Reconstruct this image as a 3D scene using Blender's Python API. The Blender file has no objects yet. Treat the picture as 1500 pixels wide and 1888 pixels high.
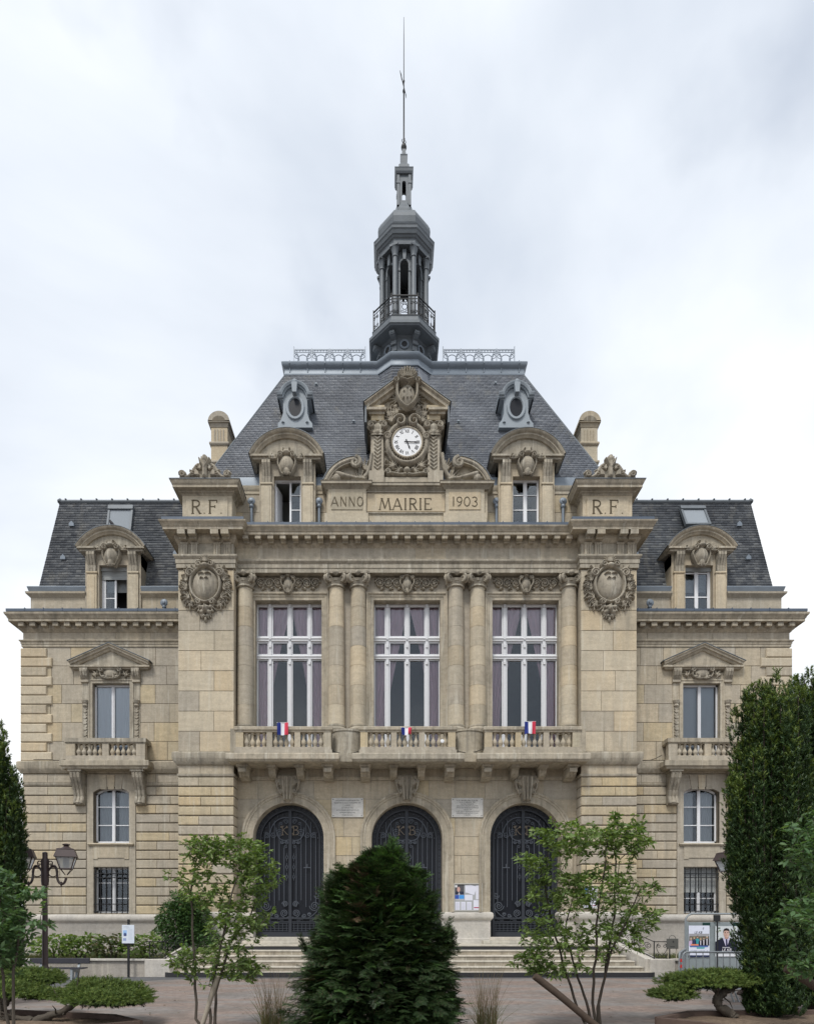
import bpy, math, random
import numpy as np
from mathutils import Vector, Matrix

# ------------------------------------------------------------------ camera, sky, sun, exposure
SC = bpy.context.scene
COL = SC.collection
F, D, VX, VY, CX, CZ = 1180.0, 20.7, 715.8, 1697.0, -0.6, 1.6
cam_data = bpy.data.cameras.new('camera')
cam = bpy.data.objects.new('camera', cam_data)
COL.objects.link(cam)
cam.location = (CX, -D, CZ)
cam.rotation_euler = (math.radians(90), 0, 0)
cam_data.sensor_fit = 'HORIZONTAL'
cam_data.sensor_width = 36.0
cam_data.lens = F / 1500.0 * 36.0
cam_data.shift_x = (750.0 - VX) / 1500.0
cam_data.shift_y = (VY - 944.0) / 1500.0
cam_data.clip_start = 0.1
cam_data.clip_end = 3000.0
SC.camera = cam

SUN_EL, SUN_AZ = math.radians(56), math.radians(-158)   # azimuth measured from +Y towards +X: in front, a little left
world = bpy.data.worlds.new('World')
SC.world = world
world.use_nodes = True
wt = world.node_tree
for n in list(wt.nodes):
    wt.nodes.remove(n)
w_out = wt.nodes.new('ShaderNodeOutputWorld')
w_bg = wt.nodes.new('ShaderNodeBackground')
w_sky = wt.nodes.new('ShaderNodeTexSky')
w_sky.sky_type = 'NISHITA'
w_sky.sun_disc = False
w_sky.sun_elevation = SUN_EL
w_sky.sun_rotation = SUN_AZ
w_tc = wt.nodes.new('ShaderNodeTexCoord')
w_map = wt.nodes.new('ShaderNodeMapping')
w_map.inputs['Scale'].default_value = (1.0, 1.0, 1.7)
w_map.inputs['Location'].default_value = (0.35, 0.2, 0.55)
w_n1 = wt.nodes.new('ShaderNodeTexNoise')
w_n1.inputs['Scale'].default_value = 1.45
w_n1.inputs['Detail'].default_value = 7.0
w_n1.inputs['Roughness'].default_value = 0.48
w_n1.inputs['Distortion'].default_value = 0.35
w_r1 = wt.nodes.new('ShaderNodeValToRGB')
w_r1.color_ramp.elements[0].position = 0.37
w_r1.color_ramp.elements[0].color = (0.58, 0.635, 0.72, 1)
w_r1.color_ramp.elements[1].position = 0.62
w_r1.color_ramp.elements[1].color = (0.955, 0.97, 0.985, 1)
e = w_r1.color_ramp.elements.new(0.5)
e.color = (0.755, 0.80, 0.865, 1)
w_n2 = wt.nodes.new('ShaderNodeTexNoise')
w_n2.inputs['Scale'].default_value = 2.3
w_n2.inputs['Detail'].default_value = 6.0
w_r2 = wt.nodes.new('ShaderNodeValToRGB')          # where a little blue shows between the clouds
w_r2.color_ramp.elements[0].position = 0.60
w_r2.color_ramp.elements[0].color = (1, 1, 1, 1)
w_r2.color_ramp.elements[1].position = 0.76
w_r2.color_ramp.elements[1].color = (0.6, 0.6, 0.6, 1)
w_sc = wt.nodes.new('ShaderNodeVectorMath')
w_sc.operation = 'SCALE'
w_sc.inputs['Scale'].default_value = 0.12
w_mix = wt.nodes.new('ShaderNodeMix')
w_mix.data_type = 'RGBA'
L = wt.links.new
L(w_tc.outputs['Generated'], w_map.inputs['Vector'])
L(w_map.outputs['Vector'], w_n1.inputs['Vector'])
L(w_tc.outputs['Generated'], w_n2.inputs['Vector'])
L(w_n1.outputs['Fac'], w_r1.inputs['Fac'])
L(w_n2.outputs['Fac'], w_r2.inputs['Fac'])
L(w_sky.outputs['Color'], w_sc.inputs[0])
L(w_r2.outputs['Color'], w_mix.inputs[0])
L(w_sc.outputs['Vector'], w_mix.inputs[6])
L(w_r1.outputs['Color'], w_mix.inputs[7])
L(w_mix.outputs[2], w_bg.inputs['Color'])
w_bg.inputs['Strength'].default_value = 0.77
L(w_bg.outputs['Background'], w_out.inputs['Surface'])

sun_data = bpy.data.lights.new('sun', 'SUN')
sun_data.energy = 1.5
sun_data.angle = math.radians(13)
sun_data.color = (1.0, 0.96, 0.90)
sun = bpy.data.objects.new('sun', sun_data)
COL.objects.link(sun)
sdir = Vector((math.sin(SUN_AZ) * math.cos(SUN_EL), math.cos(SUN_AZ) * math.cos(SUN_EL), math.sin(SUN_EL)))
sun.rotation_euler = sdir.to_track_quat('Z', 'Y').to_euler()

SC.view_settings.view_transform = 'Standard'
SC.view_settings.look = 'None'
SC.view_settings.exposure = 0.66
SC.view_settings.gamma = 1.0
SC.view_settings.use_curve_mapping = False
SC.cycles.max_bounces = 8
SC.cycles.transparent_max_bounces = 12
SC.cycles.caustics_reflective = False
SC.cycles.caustics_refractive = False

# ------------------------------------------------------------------ helpers
PI = math.pi
rnd = random.Random(11)


def zz(py, Y):            # height of a thing seen on picture row py and standing at depth Y
    return CZ + (VY - py) * (D + Y) / F


def xx(px, Y):
    return CX + (px - VX) * (D + Y) / F


class MB:
    def __init__(self):
        self.v, self.f = [], []

    def add(self, vs, fs):
        o = len(self.v)
        self.v.extend(vs)
        self.f.extend(tuple(i + o for i in f) for f in fs)
        return self

    def box(self, x0, x1, y0, y1, z0, z1):
        if x0 > x1: x0, x1 = x1, x0
        if y0 > y1: y0, y1 = y1, y0
        if z0 > z1: z0, z1 = z1, z0
        return self.add([(x0, y0, z0), (x1, y0, z0), (x1, y1, z0), (x0, y1, z0), (x0, y0, z1), (x1, y0, z1), (x1, y1, z1), (x0, y1, z1)],
                        [(0, 3, 2, 1), (4, 5, 6, 7), (0, 1, 5, 4), (1, 2, 6, 5), (2, 3, 7, 6), (3, 0, 4, 7)])

    def cham(self, x0, x1, yf, yb, z0, z1, c=0.012, cz=None):
        """block with a chamfered front"""
        if x0 > x1: x0, x1 = x1, x0
        cz = c if cz is None else cz
        cy = max(c, cz)
        return self.add([(x0 + c, yf, z0 + cz), (x1 - c, yf, z0 + cz), (x1 - c, yf, z1 - cz), (x0 + c, yf, z1 - cz),
                         (x0, yf + cy, z0), (x1, yf + cy, z0), (x1, yf + cy, z1), (x0, yf + cy, z1),
                         (x0, yb, z0), (x1, yb, z0), (x1, yb, z1), (x0, yb, z1)],
                        [(0, 1, 2, 3), (4, 5, 1, 0), (5, 6, 2, 1), (6, 7, 3, 2), (7, 4, 0, 3),
                         (8, 9, 5, 4), (9, 10, 6, 5), (10, 11, 7, 6), (11, 8, 4, 7)])

    def prism(self, poly, a, b, axis='y'):
        """polygon extruded along an axis; poly is (x,z) for y, (y,z) for x, (x,y) for z"""
        n = len(poly)
        if axis == 'y':
            vs = [(p, a, q) for p, q in poly] + [(p, b, q) for p, q in poly]
        elif axis == 'x':
            vs = [(a, p, q) for p, q in poly] + [(b, p, q) for p, q in poly]
        else:
            vs = [(p, q, a) for p, q in poly] + [(p, q, b) for p, q in poly]
        fs = [tuple(range(n)), tuple(range(2 * n - 1, n - 1, -1))]
        fs += [(i, (i + 1) % n, n + (i + 1) % n, n + i) for i in range(n)]
        return self.add(vs, fs)

    def lathe(self, prof, cx=0, cy=0, n=16, a0=0.0, a1=2 * PI, rot=0.0, zoff=0.0, sx=1.0, sy=1.0):
        full = abs(a1 - a0 - 2 * PI) < 1e-6
        m = n if full else n + 1
        vs, fs = [], []
        for r, z in prof:
            for i in range(m):
                a = a0 + (a1 - a0) * i / n + rot
                vs.append((cx + r * sx * math.cos(a), cy + r * sy * math.sin(a), z + zoff))
        for j in range(len(prof) - 1):
            for i in range(n):
                k = (i + 1) % m
                fs.append((j * m + i, j * m + k, (j + 1) * m + k, (j + 1) * m + i))
        if full:
            if prof[0][0] > 1e-6: fs.append(tuple(range(m - 1, -1, -1)))
            if prof[-1][0] > 1e-6: fs.append(tuple((len(prof) - 1) * m + i for i in range(m)))
        return self.add(vs, fs)

    def tube(self, pts, r, n=6, cap=True, closed=False, phase=0.0):
        pts = [Vector(p) for p in pts]
        N = len(pts)
        rs = r if isinstance(r, (list, tuple)) else [r] * N
        vs, fs = [], []
        up = None
        for i, p in enumerate(pts):
            if closed:
                t = pts[(i + 1) % N] - pts[i - 1]
            else:
                t = pts[min(i + 1, N - 1)] - pts[max(i - 1, 0)]
            if t.length < 1e-9: t = Vector((0, 0, 1))
            t.normalize()
            if up is None:
                up = Vector((0, 1, 0)) if abs(t.y) < 0.9 else Vector((1, 0, 0))
            u = (up - t * up.dot(t))
            if u.length < 1e-6: u = t.orthogonal()
            u.normalize()
            up = u
            w = t.cross(u)
            for k in range(n):
                a = 2 * PI * k / n + phase
                q = p + (u * math.cos(a) + w * math.sin(a)) * rs[i]
                vs.append((q.x, q.y, q.z))
        M = N if closed else N - 1
        for i in range(M):
            for k in range(n):
                fs.append((i * n + k, i * n + (k + 1) % n, ((i + 1) % N) * n + (k + 1) % n, ((i + 1) % N) * n + k))
        if cap and not closed:
            fs.append(tuple(range(n - 1, -1, -1)))
            fs.append(tuple((N - 1) * n + k for k in range(n)))
        return self.add(vs, fs)

    def bar(self, p, q, r, n=4):
        return self.tube([p, q], r, n, phase=PI / 4 if n == 4 else 0)

    def molding(self, path, prof, caps=True, closed=False):
        """profile (out, z) swept along a plan path; outward is to the right of travel"""
        n, m = len(path), len(prof)
        vs, fs = [], []
        seg = []
        for i in range(n if closed else n - 1):
            a, b = path[i], path[(i + 1) % n]
            dx, dy = b[0] - a[0], b[1] - a[1]
            l = math.hypot(dx, dy)
            seg.append((dy / l, -dx / l))
        for i in range(n):
            if closed:
                n1, n2 = seg[i - 1], seg[i]
            else:
                n1, n2 = seg[max(i - 1, 0)], seg[min(i, n - 2)]
            dd = 1 + n1[0] * n2[0] + n1[1] * n2[1]
            mx, my = (n1[0] + n2[0]) / dd, (n1[1] + n2[1]) / dd
            for o, z in prof:
                vs.append((path[i][0] + mx * o, path[i][1] + my * o, z))
        for i in range(n if closed else n - 1):
            k = (i + 1) % n
            for j in range(m - 1):
                fs.append((i * m + j, k * m + j, k * m + j + 1, i * m + j + 1))
        if caps and not closed:
            fs.append(tuple(range(m)))
            fs.append(tuple((n - 1) * m + j for j in range(m - 1, -1, -1)))
        return self.add(vs, fs)

    def merge(self, other, dx=0, dy=0, dz=0, sx=1):
        return self.add([(x * sx + dx, y + dy, z + dz) for x, y, z in other.v], other.f)


def finish_mesh(me, mat, smooth):
    if mat is not None:
        me.materials.append(mat)
    if smooth is not None:
        me.polygons.foreach_set('use_smooth', [True] * len(me.polygons))
        me.set_sharp_from_angle(angle=math.radians(smooth))
    return me


def mesh_of(name, mb, mat, smooth=None):
    me = bpy.data.meshes.new(name)
    me.from_pydata(mb.v, [], mb.f)
    return finish_mesh(me, mat, smooth)


def link(name, me, parent=None, loc=None, rotz=None, label=None, kind=None, cat=None, group=None):
    o = bpy.data.objects.new(name, me)
    COL.objects.link(o)
    if parent is not None: o.parent = parent
    if loc is not None: o.location = loc
    if rotz is not None: o.rotation_euler = (0, 0, rotz)
    if label: o['label'] = label
    if kind: o['kind'] = kind
    if cat: o['category'] = cat
    if group: o['group'] = group
    return o


def part(name, mb, mat, parent, smooth=None, **kw):
    return link(name, mesh_of(name, mb, mat, smooth), parent, **kw)


def thing(name, label, cat, loc=(0, 0, 0), rotz=0, group=None):
    return link(name, None, None, loc, rotz, label, None, cat, group)


def arrays_mesh(name, V, Fa, mat, smooth=False):
    """V (n,3), Fa (m,k) index array -> mesh, quickly"""
    V = np.asarray(V, dtype=np.float32)
    Fa = np.asarray(Fa, dtype=np.int32)
    me = bpy.data.meshes.new(name)
    m, k = Fa.shape
    me.vertices.add(len(V))
    me.vertices.foreach_set('co', V.ravel())
    me.loops.add(m * k)
    me.loops.foreach_set('vertex_index', Fa.ravel())
    me.polygons.add(m)
    me.polygons.foreach_set('loop_start', np.arange(0, m * k, k, dtype=np.int32))
    me.polygons.foreach_set('loop_total', np.full(m, k, dtype=np.int32))
    me.update(calc_edges=True)
    if mat is not None: me.materials.append(mat)
    if smooth: me.polygons.foreach_set('use_smooth', [True] * m)
    return me


def scatter(tv, tf, R, P):
    """template verts/faces repeated with rotation-scale matrices R (N,3,3) at P (N,3)"""
    tv = np.asarray(tv, dtype=np.float64)
    tf = np.asarray(tf, dtype=np.int64)
    N, n = len(P), len(tv)
    V = np.einsum('nij,kj->nki', R, tv) + P[:, None, :]
    Fa = tf[None, :, :] + (np.arange(N) * n)[:, None, None]
    return V.reshape(-1, 3), Fa.reshape(-1, tf.shape[1])


def basis(dirs, ups, scale, roll=None):
    """rotation matrices whose local +Y is dirs and local +Z is near ups, scaled"""
    d = dirs / np.linalg.norm(dirs, axis=1, keepdims=True)
    x = np.cross(d, ups)
    x /= (np.linalg.norm(x, axis=1, keepdims=True) + 1e-9)
    z = np.cross(x, d)
    if roll is not None:
        c, s = np.cos(roll)[:, None], np.sin(roll)[:, None]
        x, z = x * c + z * s, z * c - x * s
    R = np.stack([x, d, z], axis=2)
    return R * np.asarray(scale).reshape(-1, 1, 1)


def spiral(cx, cz, r0, r1, a0, turns, n=28):
    return [(cx + (r0 + (r1 - r0) * i / n) * math.cos(a0 + 2 * PI * turns * i / n),
             cz + (r0 + (r1 - r0) * i / n) * math.sin(a0 + 2 * PI * turns * i / n)) for i in range(n + 1)]


def bez(p0, p1, p2, p3, n=12):
    out = []
    for i in range(n + 1):
        t = i / n
        a, b, c, d = (1 - t) ** 3, 3 * t * (1 - t) ** 2, 3 * t * t * (1 - t), t ** 3
        out.append(tuple(a * p0[k] + b * p1[k] + c * p2[k] + d * p3[k] for k in range(len(p0))))
    return out


def relief(w, h, nx, items, depth_scale=1.0):
    """carved relief in the XZ plane, standing out towards -Y; items: ('dome',x,z,rx,rz,ht[,rot]) | ('line',pts,w0,w1,ht) | ('flat',x,z,rx,rz,ht)"""
    nz = max(8, int(nx * h / w))
    X, Z = np.meshgrid(np.linspace(-w / 2, w / 2, nx), np.linspace(0, h, nz))
    H = np.zeros_like(X)
    for it in items:
        if it[0] in ('dome', 'flat'):
            x, z, rx, rz, ht = it[1:6]
            rot = it[6] if len(it) > 6 else 0.0
            c, s = math.cos(rot), math.sin(rot)
            dx, dz = X - x, Z - z
            q = ((dx * c + dz * s) / rx) ** 2 + ((-dx * s + dz * c) / rz) ** 2
            if it[0] == 'dome':
                hh = ht * np.sqrt(np.clip(1 - q, 0, None))
            else:
                hh = ht * np.clip((1 - q) * 4, 0, 1)
            H = np.maximum(H, hh)
        else:
            pts, w0, w1, ht = it[1:5]
            P = np.array(pts, dtype=float)
            n = len(P) - 1
            for i in range(n):
                a, b = P[i], P[i + 1]
                ww = w0 + (w1 - w0) * (i + 0.5) / n
                lo_x, hi_x = min(a[0], b[0]) - ww, max(a[0], b[0]) + ww
                lo_z, hi_z = min(a[1], b[1]) - ww, max(a[1], b[1]) + ww
                ix0 = max(0, int((lo_x + w / 2) / w * (nx - 1))); ix1 = min(nx, int((hi_x + w / 2) / w * (nx - 1)) + 2)
                iz0 = max(0, int(lo_z / h * (nz - 1))); iz1 = min(nz, int(hi_z / h * (nz - 1)) + 2)
                if ix0 >= ix1 or iz0 >= iz1: continue
                xs, zs = X[iz0:iz1, ix0:ix1], Z[iz0:iz1, ix0:ix1]
                ab = b - a
                l2 = max(1e-9, float(ab @ ab))
                t = np.clip(((xs - a[0]) * ab[0] + (zs - a[1]) * ab[1]) / l2, 0, 1)
                d2 = (xs - a[0] - t * ab[0]) ** 2 + (zs - a[1] - t * ab[1]) ** 2
                hh = ht * np.sqrt(np.clip(1 - d2 / (ww * ww), 0, None))
                H[iz0:iz1, ix0:ix1] = np.maximum(H[iz0:iz1, ix0:ix1], hh)
    H *= depth_scale
    keep = (H[:-1, :-1] + H[1:, :-1] + H[:-1, 1:] + H[1:, 1:]) > 1e-5
    idx = np.arange(nx * nz).reshape(nz, nx)
    q = np.stack([idx[:-1, :-1][keep], idx[:-1, 1:][keep], idx[1:, 1:][keep], idx[1:, :-1][keep]], axis=1)
    used, inv = np.unique(q.ravel(), return_inverse=True)
    V = np.stack([X.ravel(), -H.ravel(), Z.ravel()], axis=1)[used]
    return V, inv.reshape(-1, 4)


def mir(items):
    out = []
    for it in items:
        if it[0] in ('dome', 'flat'):
            m = list(it)
            m[1] = -m[1]
            if len(m) > 6: m[6] = -m[6]
            out.append(tuple(m))
        else:
            out.append((it[0], [(-x, z) for x, z in it[1]]) + tuple(it[2:]))
    return list(items) + out


def text_mb(s, size, shear=0.0, align='CENTER', extrude=0.0015, sx=1.0, spacing=1.0):
    """flat lettering in the XZ plane facing -Y, centred on the origin"""
    cu = bpy.data.curves.new('lettering', 'FONT')
    cu.body = s
    cu.size = size
    cu.align_x = align
    cu.align_y = 'CENTER'
    cu.shear = shear
    cu.space_character = spacing
    cu.resolution_u = 2
    ob = bpy.data.objects.new('lettering', cu)
    COL.objects.link(ob)
    dg = bpy.context.evaluated_depsgraph_get()
    me = bpy.data.meshes.new_from_object(ob.evaluated_get(dg))
    mb = MB()
    mb.add([(v.co.x * sx, 0.0, v.co.y) for v in me.vertices], [tuple(p.vertices) for p in me.polygons])
    bpy.data.objects.remove(ob)
    bpy.data.curves.remove(cu)
    bpy.data.meshes.remove(me)
    return mb
# ------------------------------------------------------------------ materials
class NT:
    def __init__(self, name):
        self.m = bpy.data.materials.new(name)
        self.m.use_nodes = True
        self.t = self.m.node_tree
        self.b = self.t.nodes['Principled BSDF']
        self.o = self.t.nodes['Material Output']

    def n(self, kind, **inp):
        nd = self.t.nodes.new('ShaderNode' + kind)
        for k, v in inp.items():
            if k in nd.inputs: nd.inputs[k].default_value = v
            else: setattr(nd, k, v)
        return nd

    def l(self, a, b): self.t.links.new(a, b)

    def ramp(self, src, stops):
        r = self.n('ValToRGB')
        els = r.color_ramp.elements
        while len(els) < len(stops): els.new(0.5)
        for e, (p, c) in zip(els, stops):
            e.position = p
            e.color = tuple(c) + (1,) if len(c) == 3 else c
        self.l(src, r.inputs['Fac'])
        return r.outputs['Color']

    def pos(self, scale=(1, 1, 1)):
        g = self.n('NewGeometry')
        mp = self.n('Mapping')
        mp.inputs['Scale'].default_value = scale
        self.l(g.outputs['Position'], mp.inputs['Vector'])
        return mp.outputs['Vector']

    def noise(self, vec, scale, detail=5, rough=0.55, dist=0.0):
        nd = self.n('TexNoise', Scale=scale, Detail=detail, Roughness=rough, Distortion=dist)
        self.l(vec, nd.inputs['Vector'])
        return nd.outputs['Fac']

    def mix(self, fac, a, b, mode='MIX'):
        m = self.n('Mix', data_type='RGBA', blend_type=mode)
        for sock, val in ((0, fac), (6, a), (7, b)):
            if hasattr(val, 'is_linked') or hasattr(val, 'links'): self.l(val, m.inputs[sock])
            elif sock == 0: m.inputs[0].default_value = val
            else: m.inputs[sock].default_value = tuple(val) + (1,) if len(val) == 3 else val
        return m.outputs[2]

    def bump(self, src, strength, dist=0.01):
        b = self.n('Bump', Strength=strength, Distance=dist)
        self.l(src, b.inputs['Height'])
        self.l(b.outputs['Normal'], self.b.inputs['Normal'])
        return b

    def base(self, c, rough=0.8, metal=0.0, spec=0.3):
        if hasattr(c, 'links'): self.l(c, self.b.inputs['Base Color'])
        else: self.b.inputs['Base Color'].default_value = tuple(c) + (1,)
        self.b.inputs['Roughness'].default_value = rough
        self.b.inputs['Metallic'].default_value = metal
        self.b.inputs['Specular IOR Level'].default_value = spec
        return self.m


def g3(c, k): return tuple(min(1.0, x * k) for x in c)


def stone_mat(name, cols, dirt=(0.20, 0.185, 0.15), dirt_amt=0.55, island=False, lo=0.48, hi=0.72, blot=0.22, wash=(0.60, 0.565, 0.475)):
    t = NT(name)
    if island:
        g = t.n('NewGeometry')
        rv = g.outputs['Random Per Island']
    else:
        oi = t.n('ObjectInfo')
        rv = oi.outputs['Random']
    k = len(cols) - 1
    c = t.ramp(rv, [(i / k, cc) for i, cc in enumerate(cols)])
    p = t.pos()
    ps = t.pos((2.2, 2.2, 0.35))
    pz = t.pos((0.7, 0.7, 5.0))
    n1 = t.noise(p, 1.1, 8, 0.62)
    n2 = t.noise(ps, 1.6, 6, 0.6)
    n3 = t.noise(p, 26, 4, 0.6)
    n4 = t.noise(pz, 2.0, 5, 0.65)
    soft = t.ramp(n1, [(0.35, (0.84, 0.84, 0.84)), (0.68, (1.08, 1.06, 1.03))])
    c = t.mix(1.0, c, soft, 'MULTIPLY')
    bed = t.ramp(n4, [(0.4, (0.93, 0.92, 0.91)), (0.6, (1.03, 1.03, 1.03))])
    c = t.mix(0.8, c, bed, 'MULTIPLY')
    n7 = t.noise(p, 10, 4, 0.65)
    c = t.mix(1.0, c, t.ramp(n7, [(0.32, (0.91, 0.905, 0.895)), (0.62, (1.03, 1.03, 1.03))]), 'MULTIPLY')
    fine = t.ramp(n3, [(0.30, (0.86, 0.85, 0.84)), (0.66, (1.05, 1.05, 1.05))])
    c = t.mix(0.8, c, fine, 'MULTIPLY')
    m = t.n('Math', operation='MULTIPLY')
    t.l(n2, m.inputs[0])
    t.l(n1, m.inputs[1])
    dm = t.ramp(m.outputs[0], [(lo * lo, (0, 0, 0)), (hi * hi, (dirt_amt,) * 3)])
    c = t.mix(dm, c, dirt)
    if blot:
        n5 = t.noise(t.pos((1, 1, 1)), 5.5, 9, 0.7)
        n6 = t.noise(t.pos((9, 9, 0.45)), 1.0, 5, 0.6)
        b1 = t.ramp(n5, [(0.50, (0, 0, 0)), (0.66, (blot,) * 3)])
        c = t.mix(b1, c, g3(dirt, 0.8))
        b2 = t.ramp(n6, [(0.52, (0, 0, 0)), (0.66, (min(1.0, blot * 1.1),) * 3)])
        c = t.mix(b2, c, g3(dirt, 1.0))
        n8 = t.noise(t.pos((5, 5, 0.4)), 1.3, 6, 0.65)
        b3 = t.ramp(n8, [(0.56, (0, 0, 0)), (0.66, (0.25 + blot * 0.8,) * 3)])
        c = t.mix(b3, c, wash)
    h = t.n('Math', operation='ADD')
    t.l(n3, h.inputs[0])
    t.l(n4, h.inputs[1])
    t.bump(h.outputs[0], 0.35, 0.012)
    return t.base(c, 0.9, 0, 0.15)


M = {}
M['stone'] = stone_mat('limestone', [(0.517, 0.447, 0.334), (0.552, 0.493, 0.385), (0.471, 0.432, 0.365), (0.568, 0.493, 0.370), (0.497, 0.452, 0.370), (0.481, 0.432, 0.349)], dirt=(0.23, 0.215, 0.18), dirt_amt=0.6, lo=0.46, hi=0.70, blot=0.24)
M['stone_yellow'] = stone_mat('limestone_warm', [(0.605, 0.491, 0.315), (0.533, 0.461, 0.334), (0.615, 0.519, 0.348), (0.461, 0.420, 0.334), (0.624, 0.514, 0.329), (0.502, 0.456, 0.353)], dirt=(0.25, 0.23, 0.185), dirt_amt=0.55, lo=0.46, hi=0.72, blot=0.22)
M['stone_pale'] = stone_mat('limestone_clean', [(0.624, 0.554, 0.426), (0.578, 0.519, 0.406), (0.635, 0.554, 0.417), (0.600, 0.500, 0.348)], dirt=(0.32, 0.29, 0.24), dirt_amt=0.5, blot=0.14)
M['stone_trim'] = stone_mat('limestone_moulding', [(0.497, 0.447, 0.353), (0.538, 0.483, 0.385), (0.457, 0.422, 0.349)], dirt=(0.15, 0.14, 0.12), dirt_amt=0.75, lo=0.44, hi=0.68, blot=0.36)
M['stone_carved'] = stone_mat('limestone_carved', [(0.446, 0.407, 0.334), (0.476, 0.432, 0.353)], dirt=(0.13, 0.122, 0.105), dirt_amt=0.8, lo=0.42, hi=0.66, blot=0.42)
M['stone_base'] = stone_mat('plinth_stone', [(0.60, 0.58, 0.54), (0.56, 0.54, 0.50), (0.63, 0.60, 0.56)], dirt=(0.30, 0.29, 0.27), dirt_amt=0.5, blot=0.12)
M['mortar'] = stone_mat('mortar', [(0.21, 0.185, 0.145), (0.23, 0.20, 0.16)], dirt_amt=0.5)
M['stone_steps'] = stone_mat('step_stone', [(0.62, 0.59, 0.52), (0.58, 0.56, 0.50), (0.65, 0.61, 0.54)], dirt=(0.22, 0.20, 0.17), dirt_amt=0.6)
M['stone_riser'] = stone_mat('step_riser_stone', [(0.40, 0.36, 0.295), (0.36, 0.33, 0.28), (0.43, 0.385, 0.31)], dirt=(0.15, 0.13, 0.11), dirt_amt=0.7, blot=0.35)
M['render_wall'] = stone_mat('garden_wall_render', [(0.46, 0.43, 0.39), (0.47, 0.44, 0.40)], dirt=(0.27, 0.25, 0.22), dirt_amt=0.45)
M['marble'] = stone_mat('plaque_marble', [(0.66, 0.66, 0.64), (0.68, 0.68, 0.66)], dirt=(0.45, 0.45, 0.44), dirt_amt=0.4, blot=0.0)


def plain(name, c, rough=0.6, metal=0.0, spec=0.35, var=0.12, nscale=9.0, bump=0.0, stretch=(1, 1, 1), island=0.0):
    t = NT(name)
    p = t.pos(stretch)
    n = t.noise(p, nscale, 5)
    col = t.mix(n, g3(c, 1 - var), g3(c, 1 + var))
    if island:
        g = t.n('NewGeometry')
        v = t.ramp(g.outputs['Random Per Island'], [(0, (1 - island,) * 3), (1, (1 + island,) * 3)])
        col = t.mix(1.0, col, v, 'MULTIPLY')
    if bump:
        n2 = t.noise(p, nscale * 5, 4)
        t.bump(n2, bump, 0.01)
    return t.base(col, rough, metal, spec)


M['zinc'] = plain('zinc', (0.20, 0.235, 0.275), 0.5, 0.2, 0.4, 0.22, 3.0, 0.15)
M['zinc_gutter'] = plain('blue_zinc_gutter', (0.085, 0.11, 0.15), 0.4, 0.1, 0.5, 0.3, 2.0, 0.1, (1, 1, 3))
M['skylight'] = plain('skylight_reflection_tint', (0.27, 0.30, 0.33), 0.65, 0.0, 0.15, 0.1, 2.0)  # matte pane, partial reflection of the sky painted into its grey base
M['zinc_pale'] = plain('zinc_painted', (0.30, 0.34, 0.375), 0.6, 0.0, 0.4, 0.16, 4.0, 0.1)
M['zinc_dark'] = plain('lead_sheet', (0.135, 0.152, 0.168), 0.55, 0.2, 0.4, 0.25, 3.5, 0.15)
M['iron'] = plain('wrought_iron', (0.082, 0.093, 0.113), 0.5, 0.2, 0.4, 0.2)
M['iron_black'] = plain('black_iron', (0.022, 0.023, 0.025), 0.5, 0.2, 0.4, 0.2)
M['iron_grey'] = plain('grey_crest_iron', (0.34, 0.38, 0.43), 0.5, 0.2, 0.4, 0.12)
M['door_panel'] = plain('door_panel', (0.012, 0.014, 0.020), 0.35, 0.0, 0.25, 0.2)
M['iron_frame'] = plain('door_frame_iron', (0.032, 0.037, 0.047), 0.5, 0.1, 0.4, 0.2)
M['gilt'] = plain('gilt', (0.25, 0.205, 0.155), 0.5, 0.2, 0.4, 0.15)
M['brown_paint'] = plain('lamp_paint', (0.055, 0.037, 0.036), 0.45, 0.1, 0.5, 0.2, 12)
M['white_paint'] = plain('white_paint', (0.80, 0.81, 0.83), 0.5, 0, 0.4, 0.05, 14)
M['old_white'] = plain('weathered_white_paint', (0.68, 0.69, 0.71), 0.6, 0, 0.3, 0.14, 22)
M['shutter'] = plain('roller_shutter', (0.36, 0.38, 0.38), 0.6, 0, 0.3, 0.06)
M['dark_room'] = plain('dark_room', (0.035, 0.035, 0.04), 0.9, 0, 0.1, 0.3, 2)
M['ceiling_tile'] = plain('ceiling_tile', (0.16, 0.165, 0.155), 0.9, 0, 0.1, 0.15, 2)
M['letter'] = plain('letter_shade_and_dirt', (0.115, 0.095, 0.065), 0.9, 0, 0.1, 0.2, 30)  # raised strokes; groove shade and dirt are put into the dark colour
M['ink'] = plain('ink', (0.02, 0.02, 0.025), 0.7, 0, 0.2)
M['clock_face'] = plain('clock_enamel', (0.80, 0.81, 0.82), 0.35, 0, 0.5, 0.03)
M['granite'] = plain('black_granite', (0.030, 0.030, 0.033), 0.5, 0, 0.4, 0.3, 40)
M['galv'] = plain('galvanised_steel', (0.30, 0.33, 0.35), 0.45, 0.5, 0.5, 0.18, 8)
M['galv_sheet'] = plain('galvanised_sheet', (0.27, 0.31, 0.32), 0.5, 0.35, 0.5, 0.2, 6, 0.1)
M['bench_wood'] = plain('dark_painted_wood', (0.045, 0.045, 0.055), 0.6, 0, 0.3, 0.25, 10)
M['wood'] = plain('weathered_timber', (0.17, 0.125, 0.095), 0.85, 0, 0.2, 0.3, 6, 0.4, (1, 1, 6))
M['stake'] = plain('bark_stripped_stake', (0.075, 0.055, 0.042), 0.85, 0, 0.2, 0.35, 8, 0.5)
M['stake_pale'] = plain('pale_stake', (0.35, 0.31, 0.25), 0.85, 0, 0.2, 0.25, 8, 0.4)
M['edging'] = plain('planter_edging', (0.12, 0.085, 0.07), 0.85, 0, 0.2, 0.3, 5, 0.4)
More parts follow.
